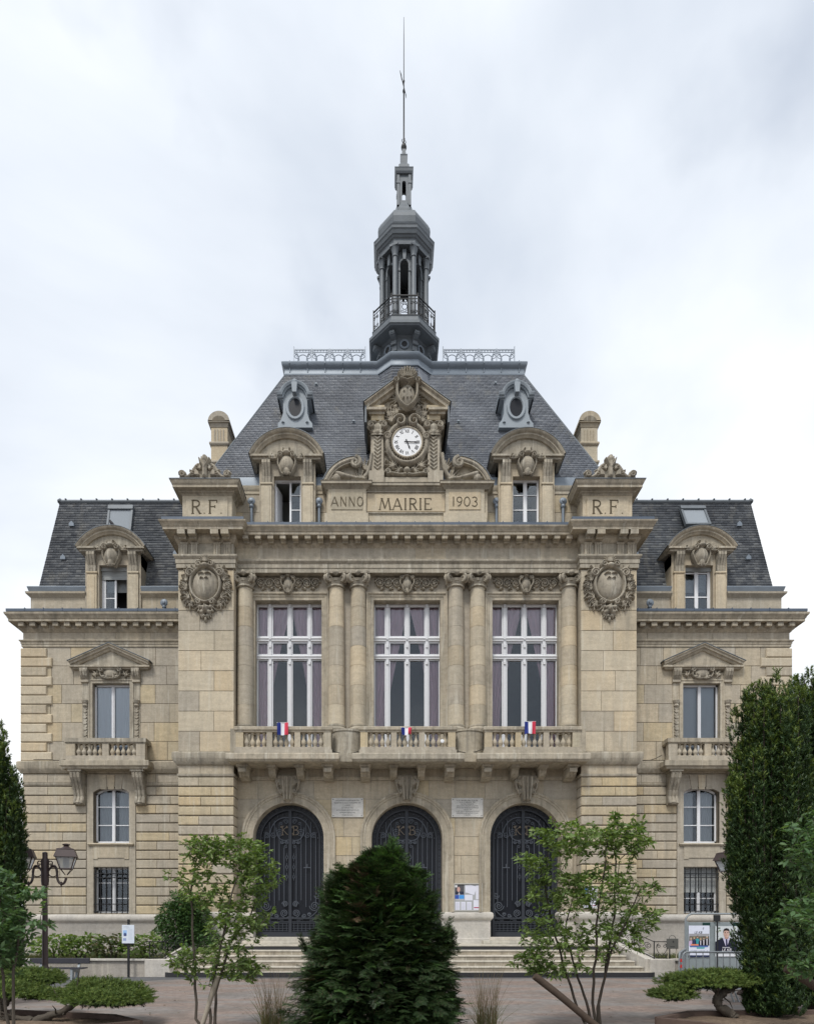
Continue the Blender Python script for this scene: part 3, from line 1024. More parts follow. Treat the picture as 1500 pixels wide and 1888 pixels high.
# ---- piers
for s in (-1, 1):
    mb = MB()
    mb.box(s * (PI_ + 0.012), s * (PO - 0.012), YP + 0.012, 9.0, 0.0, 13.3)
    W = part('pier_wall', mb, M['mortar'], HALL)
    x0, x1 = sorted((s * PI_, s * PO))
    courses(W, 'rusticated_stone', [M['stone_yellow'], M['stone_yellow'], M['stone']], x0, x1, [6.12 - 0.3065 * k for k in range(15)], YP + 0.012, [], 0.88, 0.038, 0.008, 0.034, 0.004, 20 + s, cz=0.02)
    courses(W, 'ashlar_stone', [M['stone_pale'], M['stone_pale'], M['stone']], x0, x1, [12.66 - 0.637 * k for k in range(10)], YP + 0.012, [], 0.87, 0.017, 0.014, 0.014, 0.003, 30 + s)
    courses(W, 'frieze_stone', [M['stone']], x0, x1, [6.50, 6.20], YP + 0.012, [], 1.0, 0.01, 0.012, 0.014, 0.003, 40 + s)
    # return faces towards the centre
    mb = MB()
    for k in range(14):
        zt = 6.12 - 0.3065 * k
        mb.box(s * (PI_ - 0.012), s * (PI_ + 0.02), YP + 0.02, -0.002, zt - 0.29, zt - 0.018)
    mb.box(s * (PI_ - 0.002), s * (PI_ + 0.02), YP + 0.02, -0.002, 6.9, 12.7)
    part('pier_return', mb, M['stone'], HALL)
    mb = MB()
    path = [(-PO, 1.0), (-PO, YP), (-PI_, YP), (-PI_, 0.0)] if s < 0 else [(PI_, 0.0), (PI_, YP), (PO, YP), (PO, 1.0)]
    mb.molding(path, [(o + 0.004, z) for o, z in pl[:-2]] + [(0.06, 0.3), (-0.02, 0.3)])
    part('plinth', mb, M['stone_base'], HALL, 35)
    # string course at balcony level and the thin band under it
    mb = MB()
    mb.molding(path, [(-0.05, 6.92), (0.10, 6.90), (0.16, 6.86), (0.16, 6.70), (0.15, 6.68), (0.13, 6.60), (0.05, 6.50), (-0.02, 6.49)])
    mb.molding(path, [(-0.02, 6.23), (0.035, 6.22), (0.035, 6.17), (0.02, 6.14), (-0.02, 6.13)])
    part('string_course', mb, M['stone_trim'], HALL, 35)
mb = MB()
mb.molding([(-PI_, 0), (PI_, 0)], [(-0.02, 6.25), (0.045, 6.24), (0.045, 6.18), (0.02, 6.13), (-0.02, 6.12)], caps=False)
part('string_course', mb, M['stone_trim'], HALL, 35)

# ---- upper storey: window surrounds, columns, frieze carving
def ionic_capital():
    g = MB()
    g.lathe([(0.235, 0.0), (0.26, 0.02), (0.26, 0.05), (0.24, 0.07), (0.25, 0.10), (0.29, 0.17), (0.31, 0.22)], n=20)
    ab = []
    for q in range(4):
        a = PI / 4 + q * PI / 2
        ab += [(0.42 * math.cos(a - 0.13), 0.42 * math.sin(a - 0.13)), (0.42 * math.cos(a + 0.13), 0.42 * math.sin(a + 0.13)),
               (0.27 * math.cos(a + PI / 4), 0.27 * math.sin(a + PI / 4))]
    g.prism(ab, 0.36, 0.43, 'z')
    for q in range(4):
        a = PI / 4 + q * PI / 2
        d = Vector((math.cos(a), math.sin(a), 0))
        t = Vector((-d.y, d.x, 0))
        for k in (-1, 1):
            pts = spiral(0.30, 0.24, 0.125, 0.02, PI / 2, -1.75, 26)
            g.tube([tuple(d * x + t * (0.045 * k) + Vector((0, 0, z))) for x, z in pts], [0.042 - 0.018 * i / 26 for i in range(27)], 6)
    for q in range(4):
        a = q * PI / 2
        d = Vector((math.cos(a), math.sin(a), 0))
        g.lathe([(0, -0.09), (0.07, -0.05), (0.09, 0), (0.06, 0.06), (0, 0.09)], d.x * 0.27, d.y * 0.27, 8, zoff=0.39)
        g.lathe([(0, -0.05), (0.1, -0.02), (0.11, 0.02), (0, 0.06)], d.x * 0.2, d.y * 0.2, 8, zoff=0.17)
    return g


me_cap = mesh_of('capital', ionic_capital(), M['stone_carved'], 50)
drums = []
ZB0, ZB1 = 7.86, 12.25
for k in range(7):
    a, b = ZB0 + (ZB1 - ZB0) * k / 7, ZB0 + (ZB1 - ZB0) * (k + 1) / 7
    def rad(z):
        t = (z - ZB0) / (ZB1 - ZB0)
        return 0.272 - 0.038 * t ** 1.7
    g = MB()
    g.lathe([(rad(a) - 0.008, a), (rad(a), a + 0.007), (rad((a + b) / 2), (a + b) / 2), (rad(b), b - 0.007), (rad(b) - 0.008, b)], n=40)
    drums.append(mesh_of('column_drum', g, None, 12))
g = MB()
g.lathe([(0.345, 7.56), (0.345, 7.64), (0.33, 7.65), (0.345, 7.68), (0.345, 7.72), (0.315, 7.75), (0.30, 7.77), (0.315, 7.80), (0.31, 7.84), (0.275, 7.86)], n=28)
me_base = mesh_of('column_base', g, M['stone_trim'], 40)
cmats = [M['stone_pale'], M['stone'], M['stone']]
for k in range(7): drums[k].materials.append(None)
for cxp in (-5.21, -2.27, -1.57, 1.57, 2.27, 5.21):
    c = link('column', me_base, HALL, (cxp, -0.06, 0))
    for k in range(7):
        o = link('column_drum', drums[k], c)
        o.material_slots[0].link = 'OBJECT'
        o.material_slots[0].material = rnd.choice(cmats)
    link('capital', me_cap, c, (0, 0, 12.25)).scale = (1.12, 1.12, 1.04)

for c in (-BX, 0, BX):
    mb = MB()
    xz_mold(mb, [(c - 1.08, 6.8), (c - 1.08, 11.95), (c + 1.08, 11.95), (c + 1.08, 6.8)],
            [(-0.008, 0.255), (-0.008, -0.03), (0.09, -0.03), (0.10, -0.05), (0.16, -0.05), (0.18, -0.085), (0.23, -0.09), (0.235, 0.01)])
    part('window_surround', mb, M['stone_trim'], HALL, 30)
    # carved frieze with scrolling leaves
    it = []
    for cx, a0 in ((0.33, 0.3), (0.60, 2.9), (0.88, 0.3)):
        it += [('line', spiral(cx, 0.21, 0.15, 0.025, a0, 1.9 if a0 < 1 else -1.9, 30), 0.026, 0.018, 0.05), ('dome', cx, 0.21, 0.045, 0.045, 0.06)]
        it += leaves_rel(cx, 0.21, a0 + 1.0, 0.13, 5, 4.5, 0.022, 0.045)
        it += leaves_rel(cx + 0.06, 0.33, 0.8, 0.12, 4, 2.2, 0.022, 0.04)
        it += leaves_rel(cx - 0.06, 0.08, 3.9, 0.12, 4, 2.2, 0.022, 0.04)
    it = mir(it)
    carve('carved_frieze', 2.16, 0.43, 330, it, M['stone_carved'], HALL, (c, -0.004, 12.26), 1.9)
    it = mir([('line', bez((0.0, 0.02), (0.16, 0.08), (0.10, 0.2), (0.20, 0.30)) + bez((0.20, 0.30), (0.27, 0.42), (0.17, 0.5), (0.10, 0.56)), 0.03, 0.03, 0.11),
              ('line', spiral(0.17, 0.50, 0.06, 0.015, 0, 1.4, 16), 0.025, 0.02, 0.12), ('line', spiral(0.06, 0.06, 0.05, 0.015, 0, 1.3, 14), 0.02, 0.015, 0.10)])
    it += [('dome', 0, 0.33, 0.17, 0.22, 0.10), ('dome', 0, 0.58, 0.10, 0.05, 0.13), ('line', [(0, 0.1), (0, 0.55)], 0.05, 0.12, 0.075)]
    carve('shield_carving', 0.66, 0.68, 90, it, M['stone_carved'], HALL, (c, -0.02, 12.10), 1.6)

# ---- tall windows
def tall_window(c):
    z0 = 6.85
    mb = MB()
    yf, yb = 0.26, 0.33
    cols = [(-1.02, -0.723), (-0.542, -0.08), (0.10, 0.57), (0.74, 1.04)]
    rows = [(10.91, 11.86), (10.32, 10.67), (z0 + 0.1, 10.10)]
    xs = [-1.08, -1.02, -0.723, -0.542, -0.08, 0.10, 0.57, 0.74, 1.04, 1.08]
    for i in range(0, 10, 2):                       # stiles
        mb.box(c + xs[i], c + xs[i + 1], yf, yb, z0, 11.95)
        if 0 < i < 8:
            m = (xs[i] + xs[i + 1]) / 2
            mb.box(c + m - 0.045, c + m + 0.045, yf - 0.04, yf, z0, 11.90)
    for a, b in ((z0, z0 + 0.1), (10.10, 10.32), (10.67, 10.91), (11.86, 11.95)):
        for i in range(1, 9, 2):
            mb.box(c + xs[i], c + xs[i + 1], yf + 0.005, yb, a, b)
    for zc in (10.20, 10.79):                       # moulded transoms
        mb.molding([(c - 1.08, yf), (c + 1.08, yf)], [(0, zc + 0.07), (0.05, zc + 0.055), (0.07, zc + 0.02), (0.04, zc - 0.02), (0.05, zc - 0.05), (0, zc - 0.08)])
    for i in (2, 4, 6):                             # little carved blocks on the mullions
        m = c + (xs[i] + xs[i + 1]) / 2
        for zc in (11.92, 10.86, 10.60, 10.05):
            mb.box(m - 0.035, m + 0.035, yf - 0.075, yf - 0.04, zc - 0.09, zc)
    w = part('window', mb, M['old_white'], HALL, label='tall white casement window with transom lights behind the balcony')
    for a, b in cols:
        for p, q in rows:
            g = MB()
            g.box(c + a - 0.01, c + b + 0.01, 0.300, 0.304, p - 0.01, q + 0.01)
            part('pane', g, M['glass'], w)
    # curtains drawn to the sides
    for s in (-1, 1):
        V, Fa = [], []
        nz, nx = 26, 40
        for j in range(nz + 1):
            z = z0 + 0.05 + (11.9 - z0) * j / nz
            t = (z - z0) / (11.9 - z0)
            if z > 8.3:
                inner = 0.72 + 0.05 * math.sin(c * 2 + s) - (0.70 + 0.03 * math.sin(c * 5 - s)) * max(0.0, (z - 8.3) / 3.6) ** (1.25 + 0.15 * math.sin(c + 2 * s))
            else:
                inner = 0.72 + 0.14 * (8.3 - z) / 1.4
            outer = 1.06
            for i in range(nx + 1):
                u = i / nx
                x = outer + (inner - outer) * u
                y = 0.40 + 0.03 * math.sin(u * (33 + 4 * math.sin(c * 3 + s)) + c + 0.9 * math.sin(z * 0.7 + c)) * (1.3 - 0.5 * u) + 0.01 * math.sin(z * 2 + u * 9)
                V.append((c + s * x, y, z))
        for j in range(nz):
            for i in range(nx):
                a = j * (nx + 1) + i
                Fa.append((a, a + 1, a + nx + 2, a + nx + 1))
        link('curtain', arrays_mesh('curtain', np.array(V), np.array(Fa), M['curtain'], True), w)


for c in (-BX, 0, BX): tall_window(c)

# ---- balconies of the centre
def baluster_mesh(h):
    g = MB()
    pr = [(0.062, 0.0), (0.062, 0.05), (0.045, 0.06), (0.055, 0.10), (0.075, 0.16), (0.080, 0.21), (0.068, 0.27), (0.042, 0.34), (0.033, 0.42), (0.045, 0.46), (0.035, 0.48), (0.045, 0.53), (0.062, 0.55), (0.062, 0.60)]
    g.lathe([(r, z * h / 0.6) for r, z in pr], n=10)
    return mesh_of('baluster', g, M['stone'], 45)


me_bal = baluster_mesh(0.46)


def corbel(w, proj, h, big):
    """scrolled bracket in the YZ plane: wall at y=0, top at z=0"""
    g = MB()
    g.prism([(0.02, 0), (-proj, 0), (-proj, -0.10 * h), (-proj * 0.97, -0.28 * h), (-proj * 0.80, -0.42 * h), (-proj * 0.74, -0.62 * h), (-proj * 0.62, -0.80 * h), (-proj * 0.4, -0.90 * h), (-proj * 0.22, -h), (0.02, -h)], -w / 2, w / 2, 'x')
    g.box(-w / 2 - 0.03, w / 2 + 0.03, -proj - 0.03, 0.02, -0.09, 0.0)
    for s in (-1, 0, 1):
        g.prism([(-proj * 0.5, -0.12), (-proj - 0.02, -0.12), (-proj - 0.015, -0.30 * h), (-proj * 0.83, -0.46 * h), (-proj * 0.76, -0.64 * h), (-proj * 0.60, -0.86 * h), (-proj * 0.4, -0.8 * h)], s * w * 0.31 - w * 0.09, s * w * 0.31 + w * 0.09, 'x')
    if big: g.box(-w / 2 + 0.03, w / 2 - 0.03, -proj - 0.035, -proj + 0.05, -0.26, -0.14)
    return g


me_cb = mesh_of('bracket', corbel(0.30, 0.72, 0.42, True), M['stone_trim'])
me_cs = mesh_of('bracket', corbel(0.22, 0.66, 0.38, False), M['stone_trim'])
for c in (-BX, 0, BX):
    mb = MB()
    a, b = c - 1.60, c + 1.60
    if c < 0: a = -PI_ + 0.01
    if c > 0: b = PI_ - 0.01
    path = [(a, 0.0), (a, -0.98), (b, -0.98), (b, 0.0)]
    mb.molding(path, [(0.0, 6.74), (0.10, 6.73), (0.12, 6.70), (0.12, 6.55), (0.10, 6.53), (0.06, 6.48), (-0.2, 6.48)])
    mb.add([(a, 0, 6.735), (b, 0, 6.735), (b, -0.98, 6.735), (a, -0.98, 6.735), (a, 0, 6.482), (b, 0, 6.482), (b, -0.98, 6.482), (a, -0.98, 6.482)], [(0, 1, 2, 3), (4, 5, 6, 7)])
    B = part('balcony', mb, M['stone_trim'], HALL, 30)
    for q in (-1.33, 1.33): link('bracket', me_cb, B, (c + q, -0.02, 6.485))
    for q in (-0.44, 0.44): link('bracket', me_cs, B, (c + q, -0.02, 6.485))
    g = MB()
    g.box(c - 1.47, c + 1.47, -1.02, -0.80, 6.74, 6.93)
    g.box(c - 1.50, c + 1.50, -1.05, -0.77, 6.74, 6.84)
    part('balustrade_base', g, M['stone'], B)
    g = MB()
    g.molding([(c - 1.46, -0.80), (c - 1.46, -1.0), (c + 1.46, -1.0), (c + 1.46, -0.80)], [(-0.10, 7.39), (0.01, 7.39), (0.02, 7.43), (0.05, 7.46), (0.05, 7.54), (0.03, 7.56), (-0.10, 7.56)])
    g.box(c - 1.46, c + 1.46, -1.0, -0.78, 7.395, 7.555)
    part('handrail', g, M['stone_trim'], B, 30)
    for q, hw in ((-1.35, 0.115), (-0.43, 0.09), (0.43, 0.09), (1.35, 0.115)):
        g = MB()
        g.cham(c + q - hw, c + q + hw, -1.005, -0.80, 6.93, 7.39, 0.006)
        part('balustrade_post', g, rnd.choice([M['stone'], M['stone_yellow']]), B)
    for a, b in ((-1.235, -0.52), (-0.34, 0.34), (0.52, 1.235)):
        for k in range(4):
            link('baluster', me_bal, B, (c + a + (b - a) * (k + 0.5) / 4, -0.90, 6.93))

for cxp, hw in ((-1.92, 0.47), (1.92, 0.47)):       # bowed pedestals carrying the column pairs
    g = MB()
    bow = [(cxp + hw * math.sin(t), -0.34 - 0.46 * max(0.0, math.cos(t)) ** 0.7) for t in [(-PI / 2 + PI * i / 16) for i in range(17)]]
    bow = [(x, min(y, -0.05)) for x, y in bow]
    g.prism(bow, 6.74, 7.50, 'z')
    g.prism([(cxp + (x - cxp) * 1.04, y * 1.03) for x, y in bow], 7.50, 7.56, 'z')
    g.box(cxp - 0.75, cxp + 0.75, -0.86, 0.0, 6.52, 6.735)
    g.prism([(cxp + (x - cxp) * 1.10, y * 1.04 - 0.02) for x, y in bow], 6.74, 6.79, 'z')
    part('column_pedestal', g, M['stone_trim'], HALL, 40)
for s in (-1, 1):
    g = MB()
    g.box(s * 4.98, s * (PI_ - 0.01), -0.42, 0.0, 6.74, 7.56)
    g.box(s * 5.28, s * (PI_ - 0.01), -1.0, -0.42, 6.745, 7.50)
    part('column_pedestal', g, M['stone_trim'], HALL)

# ---- entablature and main cornice
path_c = [(-PO, 9.0), (-PO, YP), (-PI_, YP), (-PI_, -0.22), (PI_, -0.22), (PI_, YP), (PO, YP), (PO, 9.0)]
mb = MB()
mb.molding(path_c, [(-0.3, 12.70), (0.055, 12.70), (0.055, 12.83), (0.075, 12.84), (0.075, 12.97), (0.10, 12.99), (0.13, 13.04), (0.13, 13.09), (0.0, 13.10), (0.0, 13.52), (-0.3, 13.52)], caps=False)
mb.box(-PI_, PI_, -0.2, 0.02, 12.701, 12.9)
EN = part('entablature', mb, M['stone_trim'], HALL, 30)
courses(EN, 'frieze_stone', [M['stone'], M['stone']], -PI_ + 0.01, PI_ - 0.01, [13.51, 13.11], -0.225, [], 1.05, 0.004, 0.01, 0.008, 0.002, 77)
mb = MB()
mb.molding(path_c, [(-0.3, 13.50), (0.015, 13.50), (0.04, 13.53), (0.08, 13.57), (0.10, 13.60), (0.10, 13.745), (0.34, 13.745), (0.34, 13.73), (0.37, 13.73), (0.37, 13.81), (0.39, 13.82), (0.40, 13.85), (0.44, 13.90), (0.47, 13.93), (0.48, 13.97), (0.30, 13.99), (-0.3, 13.99)], caps=False)
CO = part('main_cornice', mb, M['stone_trim'], HALL, 30)
g = MB()
g.box(-0.09, 0.09, -0.25, 0.0, 0.0, 0.12)
g.box(-0.08, 0.08, -0.10, 0.0, -0.05, 0.0)
me_dent = mesh_of('dentil', g, M['stone_trim'])
nd = 27
for k in range(nd):
    link('dentil', me_dent, CO, (-PI_ + 0.38 + (2 * PI_ - 0.76) * k / (nd - 1), -0.315, 13.62))
g = MB()
g.box(-0.12, 0.12, -0.27, 0.0, -0.02, 0.13)
g.box(-0.11, 0.11, -0.10, 0.0, -0.08, -0.02)
me_mut = mesh_of('mutule', g, M['stone_trim'])
g = MB()
for k in (-1, 0, 1):
    g.prism([(k * 0.07 - 0.03, 0.0), (k * 0.07 + 0.03, 0.0), (k * 0.07 + 0.03, 0.40), (k * 0.07 - 0.03, 0.40)], -0.05, 0.0)
g.box(-0.11, 0.11, -0.025, 0.0, 0.0, 0.40)
g.box(-0.12, 0.12, -0.06, 0.0, 0.34, 0.40)
g.box(-0.12, 0.12, -0.075, 0.0, -0.12, -0.06)
me_tri = mesh_of('triglyph', g, M['stone_trim'])
for s in (-1, 1):
    for q in (5.68, 6.00, 6.71, 7.03):
        link('mutule', me_mut, CO, (s * q, YP - 0.10, 13.61))
        link('triglyph', me_tri, EN, (s * q, YP, 13.11))
mb = MB()
mb.molding([(-PO, 9.0), (-PO, YP), (-PI_, YP), (-PI_, -0.22), (PI_, -0.22), (PI_, YP), (PO, YP), (PO, 9.0)], [(-0.25, 14.03), (0.36, 13.985), (0.40, 14.02), (0.40, 14.10), (0.37, 14.115), (0.33, 14.08), (0.30, 14.04)], caps=False)
for k in range(24):
    x = -5.3 + 10.6 * k / 23
    mb.box(x - 0.012, x + 0.012, -0.632, -0.50, 14.0, 14.125)
part('gutter', mb, M['zinc_gutter'], HALL, 40)

# ---- pier cartouches
it = mir([('line', bez((0.0, 0.62), (0.34, 0.66), (0.50, 0.95), (0.46, 1.25)) + bez((0.46, 1.25), (0.44, 1.5), (0.30, 1.66), (0.10, 1.72)), 0.05, 0.06, 0.15),
          ('line', spiral(0.47, 1.52, 0.13, 0.03, 2.4, -1.6, 26), 0.055, 0.04, 0.17), ('line', spiral(0.19, 1.78, 0.10, 0.02, 2.0, -1.5, 20), 0.05, 0.035, 0.20),
          ('line', spiral(0.22, 0.62, 0.09, 0.02, 0.5, 1.5, 18), 0.045, 0.03, 0.15)])
for k in range(8):
    a = -0.80 + k * 0.20
    cx, cz = 0.56 * math.cos(a) * 1.02 + 0.03 * (k % 2), 1.13 + 0.70 * math.sin(a)
    it += mir(leaves_rel(cx, cz, a + (0.9 if k % 2 else 0.2), 0.20 + 0.10 * (k % 3 == 1), 4, 1.9, 0.036, 0.10 + 0.03 * (k % 2)))
    it += mir(leaves_rel(cx + 0.05, cz - 0.05, a - 0.6, 0.2, 3, 1.4, 0.04, 0.09))
it += [('dome', 0, 1.16, 0.42, 0.52, 0.20), ('dome', 0, 1.75, 0.16, 0.10, 0.22)]
it += mir([('line', [(0.02, 1.47), (0.12, 1.50), (0.2, 1.46)], 0.02, 0.012, 0.22), ('line', [(0.02, 1.30), (0.10, 1.34), (0.13, 1.29)], 0.02, 0.012, 0.24)])
for k in range(9):
    a = PI * (0.08 + 0.84 * k / 8)
    it.append(('line', [(0, 1.88), (0.2 * math.cos(a), 1.88 + 0.2 * math.sin(a))], 0.022, 0.035, 0.13))
it += mir([('dome', 0.08, 0.45, 0.07, 0.07, 0.16), ('dome', 0.17, 0.48, 0.08, 0.08, 0.12), ('dome', 0.10, 0.32, 0.09, 0.09, 0.13), ('dome', 0.05, 0.20, 0.06, 0.07, 0.10), ('dome', 0.21, 0.36, 0.06, 0.05, 0.09)] + leaves_rel(0.15, 0.5, 0.0, 0.26, 5, 2.4, 0.04, 0.09) + leaves_rel(0.08, 0.28, -1.2, 0.18, 4, 1.5, 0.035, 0.08))
it += [('dome', 0, 0.42, 0.11, 0.14, 0.19), ('dome', 0, 0.10, 0.05, 0.09, 0.08), ('line', [(0, 0.38), (0, 0.50)], 0.03, 0.03, 0.22)]
V, Fa = relief(1.66, 2.12, 200, it, 1.2)
me_cart = arrays_mesh('cartouche', V, Fa, M['stone_carved'], True)
for s in (-1, 1): link('cartouche', me_cart, HALL, (s * (PI_ + PO) / 2, YP - 0.002, 10.98))
# ------------------------------------------------------------------ wings
def fix(o, label):
    o['label'] = label
    return o


def seg_top(c, hw, zc, rise):
    R = (hw * hw + rise * rise) / (2 * rise)
    return lambda x: zc - rise + math.sqrt(max(0, R * R - (x - c) ** 2)) - (R - rise)


ZA0, ZA1 = zz(1556, YW + 0.2), zz(1452, YW + 0.1)        # arched window
ZG0, ZG1 = zz(1684, YW + 0.1), zz(1599, YW + 0.05)       # barred window
ZU0, ZU1 = 7.02, zz(1260, YW)                            # upper window
HWL, HWU = 0.60, 0.63
me_balw = baluster_mesh(0.40)


def casement(c, hw, z0, z1, yf, fan, bars_z, mat, parent, name='window', label=None, mull=0.05):
    """two-leaf window frame; top follows fan(x) if given; panes are sub-parts"""
    g = MB()
    top = fan if fan else (lambda x: z1)
    ft = 0.055
    n = 10 if fan else 1
    def strip(xa, xb, dz):
        for i in range(n):
            a, b = xa + (xb - xa) * i / n, xa + (xb - xa) * (i + 1) / n
            g.prism([(a, top(a) - dz), (b, top(b) - dz), (b, top(b) - 0.002), (a, top(a) - 0.002)], yf, yf + 0.06)
    strip(c - hw, c + hw, ft + 0.02)
    g.box(c - hw, c + hw, yf, yf + 0.06, z0, z0 + ft + 0.02)
    for s in (-1, 1):
        g.box(c + s * hw, c + s * (hw - ft), yf, yf + 0.06, z0, top(c + s * (hw - 0.02)) - 0.01)
    g.box(c - mull, c + mull, yf - 0.015, yf + 0.06, z0, top(c) - 0.01)
    g.box(c - mull * 0.35, c + mull * 0.35, yf - 0.03, yf, z0, top(c) - 0.02)
    for z in bars_z:
        g.box(c - hw, c + hw, yf + 0.012, yf + 0.05, z - 0.014, z + 0.014)
    w = part(name, g, mat, parent, label=label)
    zr = [z0] + list(bars_z) + [None]
    for s in (-1, 1):
        for k in range(len(zr) - 1):
            a, b = (c - hw + 0.03, c - mull + 0.01) if s < 0 else (c + mull - 0.01, c + hw - 0.03)
            p = MB()
            lo = zr[k]
            if zr[k + 1] is None:
                m = 8 if fan else 1
                pts = [(a + (b - a) * i / m, top(a + (b - a) * i / m) - 0.03) for i in range(m + 1)]
                p.prism([(a, lo), (b, lo)] + pts[::-1], yf + 0.03, yf + 0.034)
            else:
                p.box(a, b, yf + 0.03, yf + 0.034, lo, zr[k + 1])
            part('pane', p, M['glass'], w)
    return w


def wavy(x0, x1, z0, z1, y, folds, amp, mat, parent, name='curtain'):
    nx = 48
    V = [(x0 + (x1 - x0) * i / nx, y + amp * math.sin(i / nx * folds * 2 * PI), z) for z in (z0, z1) for i in range(nx + 1)]
    Fa = [(i, i + 1, nx + 2 + i, nx + 1 + i) for i in range(nx)]
    return link(name, arrays_mesh(name, np.array(V), np.array(Fa), mat, True), parent)


def segmental_dormer(parent, c, yf, z0, zo, hwo, zc, zt, hwp, yb, zpb, name, label, mat_tr, open_left=None):
    """stone dormer: opening hwo wide from z0 to zo, pediment chord at zc and crown at zt, half width hwp; runs back to yb"""
    px = hwo + 0.47
    g = MB()
    for s in (-1, 1):
        g.box(c + s * hwo, c + s * px, yf, yb, z0, zc - 0.12)                  # jamb blocks, run back into the roof
    g.box(c - px, c + px, yf + 0.001, yb, zo, zc - 0.12)
    dm = part(name, g, M['stone'], parent, label=label)
    for s in (-1, 1):                                                          # pilaster and console
        p = MB()
        a, b = c + s * (hwo + 0.06), c + s * (hwo + 0.40)
        p.cham(a, b, yf - 0.06, yf + 0.01, z0, zo - 0.30, 0.01)
        p.cham(a + s * 0.06, b - s * 0.06, yf - 0.075, yf - 0.05, z0 + 0.12, zo - 0.38, 0.01)
        p.box(a - s * 0.02, b + s * 0.02, yf - 0.09, yf + 0.01, zo - 0.30, zo - 0.25)
        part('pilaster', p, M['stone_pale'], dm)
        p = MB()
        m = (a + b) / 2
        w = abs(b - a) / 2 - 0.02
        zk = zc - 0.14
        for q in (-1, 0, 1):
            p.prism([(yf, zo - 0.25), (yf - 0.09, zo - 0.25), (yf - 0.08, zo - 0.05), (yf - 0.13, zk - 0.28), (yf - 0.20, zk - 0.10), (yf - 0.19, zk), (yf, zk)], m + q * w * 0.62 - w * 0.26, m + q * w * 0.62 + w * 0.26, 'x')
        p.box(m - w, m + w, yf - 0.07, yf, zo - 0.25, zk)
        part('console', p, M['stone_carved'], dm)
    # pediment: tympanum, curved cornice, base cornice
    rise = zt - zc
    R = (hwp * hwp + rise * rise) / (2 * rise)
    czc = zt - R
    a0 = math.asin(hwp / R)
    arc = [(c + R * math.sin(-a0 + 2 * a0 * i / 28), czc + R * math.cos(-a0 + 2 * a0 * i / 28)) for i in range(29)]
    p = MB()
    inner = [(c + (x - c) * 0.93, z - 0.08) for x, z in arc if z - 0.08 > zc - 0.02]
    p.prism([(inner[0][0], zc - 0.02)] + inner + [(inner[-1][0], zc - 0.02)], yf - 0.06, yb)
    p.box(c - px, c + px, yf - 0.05, yf + 0.2, zc - 0.14, zc - 0.02)
    for s in (-1, 1):
        p.box(c + s * (hwp - 0.62), c + s * (hwp - 0.03), yf - 0.24, yf, zc - 0.06, zc)
        p.box(c + s * (hwp - 0.62), c + s * (hwp - 0.10), yf - 0.17, yf, zc - 0.13, zc - 0.06)
    part('tympanum', p, M['stone_trim'], dm)
    p = MB()
    low = [(c + (R - 0.16) * math.sin(-a0 + 2 * a0 * i / 28), czc + (R - 0.16) * math.cos(-a0 + 2 * a0 * i / 28)) for i in range(29)]
    xz_mold(p, low, [(-0.05, yf - 0.04), (-0.05, yf - 0.12), (0.0, yf - 0.15), (0.02, yf - 0.19), (0.07, yf - 0.19), (0.09, yf - 0.24), (0.13, yf - 0.27), (0.16, yf - 0.28), (0.16, yf), (0.16, yb)])
    part('curved_cornice', p, M['stone_trim'], dm, 35)
    p = MB()
    xz_mold(p, arc, [(0.0, yf - 0.29), (0.02, yf - 0.29), (0.03, yf - 0.2), (0.03, yb), (0.0, yb)])
    part('dormer_flashing', p, M['zinc_dark'], dm, 35)
    it = [('dome', 0, 0.38, 0.25, 0.30, 0.15), ('dome', 0, 0.15, 0.13, 0.20, 0.13), ('dome', 0, 0.72, 0.16, 0.10, 0.17)]
    it += mir([('line', spiral(0.20, 0.64, 0.10, 0.02, 2.6, -1.5, 18), 0.04, 0.03, 0.15), ('line', bez((0.26, 0.55), (0.34, 0.4), (0.2, 0.2), (0.14, 0.05)), 0.035, 0.025, 0.10),
               ('line', spiral(0.08, 0.04, 0.05, 0.015, 0, 1.4, 12), 0.025, 0.02, 0.12), ('line', bez((0.28, 0.62), (0.42, 0.52), (0.5, 0.62), (0.72, 0.55)), 0.035, 0.015, 0.07),
               ('dome', 0.45, 0.64, 0.07, 0.07, 0.09)] + leaves_rel(0.42, 0.60, 1.2, 0.16, 5, 3.0, 0.03, 0.07) + leaves_rel(0.6, 0.58, 0.6, 0.12, 4, 2.4, 0.022, 0.05) + leaves_rel(0.05, 0.76, 1.0, 0.12, 3, 1.2, 0.025, 0.14))
    carve('dormer_carving', 1.6, 0.92, 150, it, M['stone_carved'], dm, (c, yf - 0.07, zc - 0.66), 1.5)
    return dm


